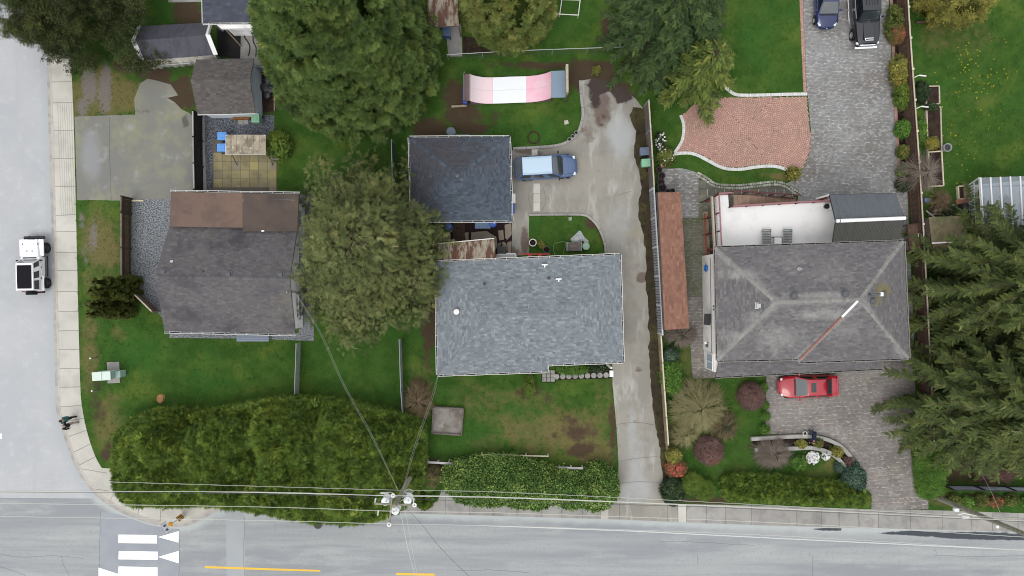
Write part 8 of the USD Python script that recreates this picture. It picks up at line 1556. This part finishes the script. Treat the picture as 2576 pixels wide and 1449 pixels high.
def hedge(label, name, cat, pts, h, kind, n, shape='fan', size=(.35, .65), edge=.9, amp=.9, freq=.55, z_at=None, group=None, seed=0, bumps=(), p_=.45):
    """a hedge over an outline seen at about its middle height"""
    g = Polygon(PL(smooth_line(pts, 5, True), h * .55 if z_at is None else z_at)).buffer(0); c = g.centroid; t = Thing(name, label, cat, (c.x, c.y, 0), group=group)
    B_ = [(P(x, y, h * .8)[:2], r_, a_) for x, y, r_, a_ in bumps]
    def hh(p, noise=True):
        d = shapely.distance(g.exterior, shapely.points(p)); q = np.c_[p, np.zeros(len(p))]; v = h * np.clip(d / edge, 0.02, 1) ** p_ * (.82 if noise or True else 1)
        for cc, r_, a_ in B_: v = v + a_ * np.exp(-((p - cc) ** 2).sum(1) / r_ ** 2)
        return np.maximum(v + np.clip(d / edge, 0, 1) * amp * (lumpy(q, freq, seed) * 1.5 + .5 * lumpy(q, freq * 3.2, seed + 5)), .05)
    x0, y0, x1, y1 = g.bounds; q = RN.uniform([x0, y0], [x1, y1], (n * 4, 2)); q = q[shapely.contains_xy(g, q[:, 0], q[:, 1])][:n]; z = hh(q); e = .12
    gr = np.c_[(hh(q + [e, 0]) - hh(q - [e, 0])), (hh(q + [0, e]) - hh(q - [0, e]))] / (2 * e); N = np.c_[-gr, np.ones(len(q))]; N /= np.linalg.norm(N, axis=1, keepdims=True)
    K = max(len(q) // 12, 8); kc = q[:K]; kk = cKDTree(kc).query(q)[1]; dd = np.hypot(*(q - kc[kk]).T); z = z + .3 * size[1] * (.5 - np.clip(dd / size[1], 0, 1)); P1 = np.c_[q, z * RN.uniform(.92, 1.02, len(q))]; off = np.zeros((len(q), 3)); off[:, :2] = (q - kc[kk]) * 1.5
    line = g.exterior; m = int(n * .35); d = RN.uniform(0, line.length, m); bp = np.array([line.interpolate(k).coords[0] for k in d]); b2 = np.array([line.interpolate((k + .1) % line.length).coords[0] for k in d]); tn = b2 - bp; out = np.c_[tn[:, 1], -tn[:, 0]]; out /= np.maximum(np.linalg.norm(out, axis=1, keepdims=True), 1e-6)
    if not shapely.is_ccw(line): out = -out
    P2 = np.c_[bp - out * RN.uniform(0, .25, m)[:, None], RN.uniform(.05, h * .55, m)]; pos = np.vstack([P1, P2]); N = np.vstack([N, np.c_[out, np.full(m, .3)]])
    D = N * .6 + RN.normal(0, .45, N.shape) + [0, 0, .1]; D[:len(q)] += off; rel = lumpy(np.c_[pos[:, :2], pos[:, 2] * .3], freq * 1.6, seed + 2)
    foliage(t, 'foliage', pos, D, RN.normal(0, .5, N.shape) + [0, 0, 1], RN.uniform(*size, len(pos)), shape, kind, np.clip(RN.random(len(pos)) * .7 + .5 * (rel + .35), 0, 1))
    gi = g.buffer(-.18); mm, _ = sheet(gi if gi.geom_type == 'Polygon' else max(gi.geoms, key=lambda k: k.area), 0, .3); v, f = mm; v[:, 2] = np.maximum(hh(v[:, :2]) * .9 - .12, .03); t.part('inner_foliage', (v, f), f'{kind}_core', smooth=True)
    return t
def shrub(label, x, y, r, h, kind, n=500, shape='leaf', size=(.2, .34), sy=1.0, name='shrub', cat='shrub', group=None, core=True, flat=0.0, base=0.0, flowers=None, xy_z=None):
    o = P(x, y, h * .5 if xy_z is None else xy_z); o[2] = base; t = Thing(name, label, cat, o, group=group)
    D = RN.normal(0, 1, (n, 3)); D[:, 2] = np.abs(D[:, 2]); D /= np.linalg.norm(D, axis=1, keepdims=True); k = 1 + .4 * lumpy(D, 2.2, int(x)); rho = RN.uniform(.8, 1.02, n) * k; pos = o + D * [r, r * sy, h * .62] * rho[:, None] + [0, 0, h * .36]
    low = RN.random(n) < .2; pos[low, 2] = o[2] + RN.uniform(.02, h * .4, low.sum())
    foliage(t, 'foliage', pos, D + RN.normal(0, .5, (n, 3)), RN.normal(0, .5, (n, 3)) + [0, 0, 1], RN.uniform(*size, n), shape, kind, np.clip(RN.random(n) * .8 + .3 * D[:, 2] - .1, 0, 1))
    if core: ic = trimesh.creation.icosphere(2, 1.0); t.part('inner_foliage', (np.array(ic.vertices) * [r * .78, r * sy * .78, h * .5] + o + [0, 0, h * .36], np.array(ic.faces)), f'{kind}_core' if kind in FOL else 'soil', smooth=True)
    else:
        b = MB()
        for i in range(7): a = i * .9; b.add(*tube([o, o + [math.cos(a) * r * .3, math.sin(a) * r * .3 * sy, h * .4], o + [math.cos(a) * r * .75, math.sin(a) * r * .75 * sy, h * .75]], [.03, .02, .008], 5))
        t.part('stem', b.get(), 'bark')
    if flowers:
        fm, fn_, fs = flowers; b = MB(); fd = RN.normal(0, 1, (fn_, 3)); fd[:, 2] = np.abs(fd[:, 2]) + .3; fd /= np.linalg.norm(fd, axis=1, keepdims=True)
        for d in fd:
            c = o + d * [r, r * sy, h * .62] * RN.uniform(.9, 1.08) + [0, 0, h * .38]; a0 = RN.uniform(0, 6)
            for q in range(5): a = a0 + q * 1.257; u = np.array([math.cos(a), math.sin(a), .35]) * fs; w_ = np.array([-math.sin(a), math.cos(a), 0]) * fs * .45; b.add([c, c + u * .6 - w_, c + u, c + u * .6 + w_], [[0, 1, 2, 3]])
        t.part('flowers', b.get(), fm, kind='stuff')
    return t
def bare_shrub(label, x, y, r, h, mat, n=160, sy=1.0, shape='arch', size=(.6, 1.0), name='bare_shrub', arch=.3, group=None, cat='shrub', leaf=None):
    o = P(x, y, h * .4); o[2] = 0; t = Thing(name, label, cat, o, group=group); a = RN.uniform(0, 6.283, n); q = RN.random(n) ** .8; U = np.c_[np.cos(a), np.sin(a) * sy, np.zeros(n)]; z = h * (1 - q * q * .75) * RN.uniform(.75, 1.05, n)
    pos = o + U * (q * r * .8)[:, None] + np.c_[np.zeros((n, 2)), z]; foliage(t, 'twigs', pos, U + np.c_[RN.normal(0, .3, (n, 2)), RN.uniform(-.5, .35, n) - q * arch], RN.normal(0, 1, (n, 3)) + [0, 0, 1], RN.uniform(*size, n) * min(r, 1.6) * .75, shape, mat)
    b = MB()
    for i in range(12): w = i * .5236 + R.uniform(-.2, .2); l = r * R.uniform(.5, .8); b.add(*tube([o, o + [math.cos(w) * l * .4, math.sin(w) * l * .4 * sy, h * .75], o + [math.cos(w) * l, math.sin(w) * l * sy, h * R.uniform(.7, 1)]], [.035, .022, .008], 5))
    t.part('stem', b.get(), 'bark' if mat == 'bare_twig' else mat)
    if leaf: m = leaf[1]; i = RN.integers(0, n, m); foliage(t, 'foliage', pos[i] + RN.normal(0, .15, (m, 3)), RN.normal(0, 1, (m, 3)), RN.normal(0, 1, (m, 3)) + [0, 0, 1], RN.uniform(.15, .3, m), 'small_leaf', leaf[0])
    return t
for kk in ('pale_twig', 'bare_twig', 'red_twig'):
    pass
M('red_twig', A(128, 96, 92), [('i', A(100, 74, 74), .3, 1, .9)], rnd=.15); M('grey_twig', A(150, 138, 126), [('i', A(116, 104, 98), .3, 1, .9)], rnd=.12)
# ---- big trees
cone = lambda s: np.clip((1 - s) ** .62, 0, 1) * np.minimum(1.0, .72 + s * 2.4)
shell_tree('great dense green cedar tree towering over the back lawns at the top', 'cedar_tree', 'tree', 905, 158, 19, 6.7, 'cedar', 21000, 'fan', (.36, .66), prof=cone, amp=.55, clump=.44)
bough_tree('airy olive tree with pale twigs between the left house and the middle house', 'conifer_tree', 'tree', 966, 630, 11.5, 5.95, 'airy', 190, n=84, sy=1.24, z0=1.6, bough=1.2)
bough_tree('dark broad tree overhanging the side street in the top left corner', 'street_tree', 'tree', 250, 24, 11, 5.9, 'dark_tree', 170, n=70, shape='small_leaf', size=(.35, .6), z0=2.2, bough=1.05, twigs=0)
limb_tree('dark green spruce at the top of the driveway, right of the skate ramp', 'spruce_tree', 'tree', 1650, 96, 15, 4.7, 'spruce', 'needle', levels=38, per=8, size=.62, droop=.36, z0=1.0, dens=1.6, rise=.03, prof=lambda s: (1 - s) ** .75)
limb_tree('smaller golden tipped spruce leaning over the cobble court', 'spruce_tree', 'tree', 1738, 205, 7.5, 3.0, 'gold_spruce', 'long', levels=15, per=6, size=.7, droop=.22, z0=1.2, dens=1.4, rise=.08, spread=52)
limb_tree('big dark spruce at the right picture edge over the sunroom', 'spruce_tree', 'tree', 2466, 722, 17, 7.3, 'big_spruce', 'long', levels=38, per=9, size=.74, droop=.24, z0=1.5, dens=1.6, rise=.03, twig=.02, spread=62)
limb_tree('big spruce with long drooping limbs above the paved front drive at the right edge', 'spruce_tree', 'tree', 2420, 982, 16, 7.1, 'big_spruce', 'long', levels=37, per=9, size=.74, droop=.28, z0=1.2, dens=1.6, rise=.03, twig=.02, spread=60)
shell_tree('yellow green tree cut by the top picture edge above the wire fence lawn', 'garden_tree', 'tree', 1278, 42, 6.0, 3.0, 'shrub_mix', 2600, 'fan', (.4, .7), prof=lambda s: np.sqrt(np.clip(1 - (s * 1.05 - .35) ** 2 * 2.2, .02, 1)), amp=1.2, sy=.9)
shell_tree('golden leafed tree at the top right corner beyond the fence', 'garden_tree', 'tree', 2372, 14, 4.2, 2.7, 'shrub_gold', 1800, 'small_leaf', (.35, .6), prof=lambda s: np.sqrt(np.clip(1 - (s * 1.05 - .35) ** 2 * 2.2, .02, 1)), amp=1.3, sy=.75)
for i, (tx, ty) in enumerate([(221, 709), (205, 732), (222, 742), (199, 767), (205, 791)]):
    kx = 958 / 1082.0; bx, by = 1288 + (tx - 1288) * (1 - .118), 724.5 + (ty - 724.5) * (1 - .118)
    shell_tree(['topmost', 'second from the top', 'middle one', 'fourth from the top', 'lowest'][i] + ' of five dark columnar cypresses by the brown fence', 'cypress_tree', 'tree', bx + (i % 2) * 3, by, 6.3 - .15 * (i % 2), .46, 'olive_dark', 1500, 'fan', (.13, .22), prof=lambda s: np.clip((1 - s) ** .5, 0, 1) * np.minimum(1, .75 + s), amp=.4, group='columnar cypresses by the gravel yard', trunk=.08, clump=.1)
# ---- hedges
hedge('great overgrown cedar hedge along the main road corner', 'cedar_hedge', 'hedge', [(288, 1150), (300, 1090), (360, 1050), (430, 1040), (500, 1048), (560, 1040), (650, 1020), (730, 1012), (800, 1018), (870, 1024), (940, 1040), (1010, 1055), (1050, 1080), (1058, 1150), (1050, 1220), (1020, 1262), (975, 1292), (900, 1310), (820, 1310), (740, 1300), (640, 1282), (540, 1268), (420, 1268), (320, 1262), (290, 1210)], 3.7, 'hedge', 17000, 'fan', (.38, .7), edge=1.3, amp=1.7, freq=.42, seed=4,
      bumps=[(390, 1115, 1.5, 1.2), (545, 1110, 1.6, 1.2), (710, 1095, 1.7, 1.4), (865, 1090, 1.6, 1.2), (990, 1130, 1.3, .8), (470, 1080, .6, -1.5), (468, 1140, .6, -1.3), (628, 1070, .6, -1.6), (632, 1130, .6, -1.5), (790, 1060, .6, -1.6), (792, 1125, .6, -1.5), (930, 1080, .6, -1.4), (380, 1225, 1.3, .6), (545, 1240, 1.2, .5), (700, 1260, 1.3, .6), (850, 1275, 1.2, .5), (600, 1215, 1.2, -1.0), (480, 1225, 1.0, -.7), (780, 1225, 1.5, -1.3), (900, 1245, 1.3, -1.2), (960, 1220, 1., -.8), (640, 1160, .7, -1.0), (780, 1165, .7, -.9)])
hedge('leafy green front hedge of rounded shrubs along the main road, right of the utility pole', 'laurel_hedge', 'hedge', [(1112, 1210), (1120, 1180), (1165, 1160), (1230, 1150), (1300, 1152), (1360, 1168), (1375, 1175), (1420, 1185), (1462, 1190), (1480, 1175), (1520, 1170), (1548, 1195), (1556, 1235), (1540, 1270), (1500, 1288), (1465, 1280), (1430, 1282), (1395, 1270), (1360, 1284), (1310, 1280), (1270, 1274), (1220, 1276), (1170, 1268), (1130, 1245)], 2.3, 'laurel', 5200, 'leaf', (.28, .5), edge=.9, amp=1.0, freq=.7, seed=8, bumps=[(1515, 1225, 1., .5), (1330, 1220, 1.5, .3), (1190, 1215, 1.2, .3)])
hedge('long clipped dark green hedge of ragged plumes along the pavement before the right garden', 'cypress_hedge', 'hedge', [(1822, 1215), (1840, 1200), (1900, 1200), (1960, 1202), (2030, 1210), (2100, 1216), (2150, 1226), (2178, 1245), (2176, 1268), (2130, 1270), (2050, 1268), (1960, 1264), (1880, 1260), (1830, 1254)], 1.6, 'hedge', 3600, 'fan', (.25, .42), edge=.55, amp=.8, freq=1.3, seed=12)
hedge('ivy covered bank of bright green leaves between the paved drive and the big spruce', 'ivy_hedge', 'hedge', [(2308, 1110), (2340, 1105), (2372, 1130), (2380, 1190), (2372, 1235), (2348, 1254), (2318, 1246), (2310, 1190)], 1.3, 'bright', 2600, 'small_leaf', (.25, .42), edge=.5, amp=.5, freq=1.0, seed=14)
hedge('square clipped bright green hedge block beside the low tan fence', 'box_hedge', 'hedge', [(1666, 925), (1672, 912), (1706, 910), (1712, 940), (1714, 972), (1704, 988), (1680, 986), (1668, 965)], 1.3, 'bright', 1300, 'leaf', (.2, .34), edge=.3, amp=.2, freq=1.2, seed=16)
shrub('clipped round green shrub between the front garden hedge and the dark bushes', 1743, 1218, .85, 1.3, 'box', 900, 'small_leaf', (.18, .3)); shrub('smaller round green shrub joined to the left of the long clipped hedge', 1772, 1233, .75, 1.2, 'box', 800, 'small_leaf', (.18, .3), sy=1.1)
shrub('plume topped green shrub at the left end of the long clipped hedge', 1850, 1218, .7, 1.3, 'box', 700, 'small_leaf', (.2, .32)); shrub('golden green rounded end shrub at the right end of the long hedge by the drive', 2170, 1256, .62, 1.1, 'box', 620, 'small_leaf', (.18, .3))
shrub('dark leafed shrub at the driveway mouth below the red shrub', 1692, 1235, .95, 1.0, 'dark_leaf', 520, 'leaf', (.22, .36), sy=1.15)
# ---- shrubs
shrub('rounded glossy green shrub beside the swing seat patio', 698, 367, .95, 1.5, 'box', 700, 'big_leaf', (.2, .34), sy=1.2)
shrub('small square clipped yellow green shrub before the front wall of the middle house', 1332, 972, .45, .9, 'box', 420, 'small_leaf', (.16, .28), sy=2.0); shrub('clipped low green hedge under the front eave of the middle house', 1440, 930, 1.35, .6, 'bright', 700, 'small_leaf', (.16, .28), sy=.3)
shrub('dark clump under the front eave of the middle house, near the porch post', 1505, 926, .7, .5, 'dark_leaf', 260, 'leaf', (.18, .3), sy=.4)
bare_shrub('brown bare shrub beside the blue grey slatted fence', 1052, 1008, 1.1, 1.5, 'bare_twig', 190, sy=1.4, leaf=('heather', 120)); bare_shrub('brown twiggy bush at the right end of the great cedar hedge', 1085, 1200, .8, 1.6, 'bare_twig', 130, sy=1.3, leaf=('shrub_mix', 160)); shrub('narrow clipped green shrub beside the path between the two front hedges', 1078, 1222, .5, 1.4, 'bright', 420, 'small_leaf', (.16, .28))
shrub('small green shrub at the road end of the path by the utility pole', 1068, 1258, .55, 1.2, 'hedge', 380, 'fan', (.25, .4))
bare_shrub('wide arching straw coloured bare shrub on the lawn of the right garden', 1756, 1022, 2.4, 2.0, 'pale_twig', 620, sy=.95, size=(.5, .9), arch=.7); bare_shrub('lower arching straw coloured bush hanging from the wide bare shrub', 1722, 1092, 1.1, 1.0, 'pale_twig', 170, arch=.8); bare_shrub('round twiggy rose bush right of the wide bare shrub', 1822, 1072, 1.05, 1.1, 'bare_twig', 220, leaf=('dark_leaf', 220))
for lab, x, y, r_ in [('round dark purple heather bush beside the paved drive, upper of the two', 1890, 998, 1.02), ('round purple brown heather bush on the lawn, lower of the two', 1785, 1133, 1.1)]: shrub(lab, x, y, r_, 1.0, 'heather', 1300, 'small_leaf', (.2, .32), name='heather_bush', group=None)
for i, (x, y, r_) in enumerate([(1925, 1020, .3), (1926, 1047, .36), (1925, 1080, .38), (1922, 975, .3)]): shrub('small clipped green ball beside the paved drive, ' + ['second from the top', 'third from the top', 'lowest of four', 'topmost of four'][i], x, y, r_, .6, 'bright', 260, 'small_leaf', (.12, .2), name='box_ball', group='clipped green balls by the drive')
shrub('golden green bush at the low fence end, above the red one', 1695, 1146, .6, 1.1, 'shrub_gold', 420, 'leaf', (.18, .3)); shrub('red and pink leafed bush at the low fence end', 1700, 1178, .85, 1.0, 'shrub_red', 520, 'leaf', (.2, .32), sy=.75, flowers=('plastic_red', 26, .1))
bare_shrub('grey brown bare shrub spilling over the inner planter wall', 1945, 1140, 1.5, 1.1, 'grey_twig', 320, sy=.85, size=(.5, .8), arch=.6); shrub('leafy green shrub on the planter lawn beside the white flowers', 2010, 1163, .55, .7, 'bright', 260, 'leaf', (.2, .3)); 
for i, (x, y, n_) in enumerate([(2044, 1152, 34), (2076, 1146, 26)]): shrub('white flowering plant inside the inner planter wall, ' + ['left and larger of the two', 'right and smaller of the two'][i], x, y, .48 if i == 0 else .3, .4, 'dark_leaf', 90, 'leaf', (.16, .24), name='flowering_plant', cat='plant', core=False, flowers=('plastic_white', n_ * 2, .11))
for lab, x, y, r_, kd, sy_ in [('yellow green mound in the planter left of the gardener', 2016, 1117, .4, 'shrub_gold', .9), ('dull green mound in the planter right of the gardener', 2058, 1114, .4, 'shrub_mix', 1.), ('yellow green mound in the curve of the planter', 2105, 1136, .55, 'shrub_gold', .85), ('purple leafed low plant in the planter curve', 2136, 1163, .4, 'heather', 1.2), ('blue green rosette plant at the end of the inner planter wall', 2112, 1176, .4, 'shrub_blue', 1.1), ('blue green bush at the end of the outer planter wall', 2148, 1170, .35, 'shrub_blue', 1.1)]: shrub(lab, x, y, r_, .5, kd, 260, 'leaf', (.14, .24), sy=sy_)
shrub('large blue green bush at the bend of the paved drive', 2148, 1205, .95, 1.2, 'shrub_blue', 800, 'leaf', (.2, .34), sy=1.05)
for lab, x, y, r_, h_, kd, sh in [('dark blue green bush above the clipped hedge block', 1687, 896, .6, .9, 'shrub_blue', 'leaf'), ('dark green border bush right of the hedge block top', 1690, 885, .4, .7, 'dark_leaf', 'leaf')]: shrub(lab, x, y, r_, h_, kd, 320, sh, (.2, .32))
bare_shrub('tangled grey bare vine at the lower end of the terracotta shed roof', 1712, 842, 1.2, 1.1, 'grey_twig', 240, sy=.65, leaf=('dark_leaf', 60))
shrub('dark mixed border shrub with pale flowers beside the black pots', 1676, 396, .7, .9, 'shrub_mix', 380, 'leaf', (.2, .32), flowers=('ring_white', 14, .07)); shrub('white flowering climber on the board fence above the bins', 1662, 356, .4, .9, 'dark_leaf', 160, 'leaf', (.18, .28), sy=1.8, flowers=('ring_white', 26, .08)); shrub('spiky yellow green plant at the tip of the wavy lawn', 1994, 437, .42, .5, 'shrub_gold', 130, 'big_leaf', (.25, .4), core=False, name='spiky_plant', cat='plant')
for lab, x, y, r_, h_, kd, sy_ in [('green bush along the fence at the very top right of the drive', 2252, 60, .75, 1.4, 'shrub_mix', 1.9), ('red budded round bush along the boundary fence', 2259, 82, .8, 1.3, 'shrub_red', 1.1), ('golden brown bush along the boundary fence, between red bush and green bushes', 2263, 178, .75, 1.3, 'shrub_gold', 1.7), ('yellow green bush along the boundary fence beside the upper bracket', 2274, 240, .72, 1.3, 'box', 1.5), ('bright green round bush along the boundary fence', 2273, 324, .62, 1.1, 'bright', 1.1), ('small brown bush under the bright green one at the fence', 2272, 382, .42, .8, 'shrub_mix', 1.2), ('small bright green leafy plant at the foot of the boundary fence', 2269, 432, .36, .6, 'bright', 1.1), ('dark green bush where the fence bed meets the house path', 2270, 466, .5, .7, 'dark_leaf', .9)]: shrub(lab, x, y, r_, h_, kd, 420, 'leaf', (.2, .34), sy=sy_)
bare_shrub('wide bare grey branched bush reaching across the boundary fence', 2312, 438, 1.35, 2.3, 'grey_twig', 110, sy=.9, size=(.9, 1.3))
for lab, x, y, r_, h_, kd, sy_ in [('dark green weedy growth along the far side of the fence', 2320, 232, .5, .6, 'dark_leaf', 1.8), ('green growth between the raised beds and the fence', 2318, 330, .4, .5, 'bright', 2.6), ('yellow flowering plant in the middle raised bed', 2345, 360, .55, .6, 'shrub_gold', .9), ('grass clump between the two upper raised beds', 2342, 270, .55, .4, 'dark_leaf', .5)]: shrub(lab, x, y, r_, h_, kd, 330, 'leaf', (.18, .3), sy=sy_, core=False)
bare_shrub('brown dry bush on the rubbish heap beside the boundary fence', 2362, 508, .9, .9, 'bare_twig', 150, leaf=('heather', 60)); shrub('green weeds round the white pipe on the rubbish heap', 2385, 530, .7, .4, 'dark_leaf', 200, 'leaf', (.18, .3), sy=.5, core=False)
for i, x in enumerate((2400, 2432, 2468, 2505, 2545, 2585)): shrub('low rose bush in the bed under the pale panel fence, ' + ['first', 'second', 'third', 'fourth', 'fifth', 'sixth'][i] + ' from the left', x, 1258 + (i % 2) * 4, .55, .6, ['shrub_mix', 'bright', 'shrub_mix', 'shrub_red', 'shrub_mix', 'bright'][i], 170, 'leaf', (.18, .3), sy=.8, core=False, group='low bushes under the panel fence')
bare_shrub('reddish bare shrub at the right edge of the dark bed under the spruce', 2500, 1190, 1.6, .8, 'red_twig', 120, sy=.4)
shrub('tuft of green in the bare earth right of the skate ramp', 1500, 178, .35, .3, 'shrub_mix', 60, 'leaf', (.18, .3), core=False); shrub('wispy yellow tufts beside the white ringed planter', 1362, 616, .3, .25, 'shrub_gold', 60, 'leaf', (.16, .26), core=False)
# dandelions on the far right lawn and grass tufts everywhere
n = 120; c = np.array([P(*q)[:2] for q in [(2420, 150), (2440, 180), (2380, 250), (2376, 268), (2470, 120), (2400, 190), (2430, 420), (2440, 428), (2490, 310), (2390, 335), (2520, 200), (2480, 225)]]); q = c[RN.integers(0, len(c), n)] + RN.normal(0, .8, (n, 2)); b = MB()
for p_ in q:
    a = RN.uniform(0, 6.28, 1)[0]; o = np.array([*p_, .09]); k = np.arange(6) * 1.047 + a; v = np.c_[np.cos(k), np.sin(k), np.zeros(6)] * .036 + o; b.add(np.vstack([v, o + [0, 0, .02]]), np.array([[i, (i + 1) % 6, 6] for i in range(6)]))
M('dandelion_yellow', A(240, 206, 50)); struct('dandelions', b.get(), 'dandelion_yellow', kind='stuff')
lw = lawn_p.intersection(sbox(-41, -23.5, 41, 23.5)).difference(shapely.union_all([g.buffer(.02) for g in (drive_p, slab_p, cob, topdrive.buffer(0), front.buffer(0), side, side2.buffer(0), walls)]))
for q in (gp_, s_): lw = lw.difference(Polygon([p[:2] for p in q]).buffer(-.25))
for e_ in (e2, e3): lw = lw.difference(Polygon([e_[k][:2] for k in ('NW', 'NE', 'SE', 'SW')]).buffer(-.4))
lw = lw.difference(Polygon(PL([(332, 502), (432, 500), (440, 835), (405, 795), (330, 718)]))).difference(Polygon(PL([(514, 285), (690, 290), (697, 486), (500, 486)]))).difference(Polygon(PL([(426, 838), (752, 838), (788, 489), (790, 858), (426, 850)])).buffer(0)).difference(Polygon(PL([(1112, 550), (1290, 550), (1290, 655), (1112, 655)]))).difference(Polygon(PL([(545, 62), (705, 62), (705, 165), (545, 150)]))).difference(Polygon(PL([(1120, 60), (1160, 60), (1163, 142), (1128, 142)])))
n = 30000; q = RN.uniform([-41, -23.5], [41, 23.5], (n, 2)); q = q[shapely.contains_xy(lw, q[:, 0], q[:, 1])]; so = soil(q) + .7 * gravelly(q); q = q[(so < .35 + .25 * RN.random(len(q)))]; dr = dry(q)
ids = np.where(dr > .5 + .3 * RN.random(len(q)), 2, np.where(RN.random(len(q)) < .5, 0, 1))
tf = tuft(); scatter_instances('grass', np.c_[q, np.full(len(q), 0.0)], [(tf, 'grass_a'), (tuft(), 'grass_b'), (tuft(), 'grass_dry')], 'short mown grass tufts all over the lawns', cat='grass', ids=ids, scale=RN.uniform(.7, 1.5, len(q)))
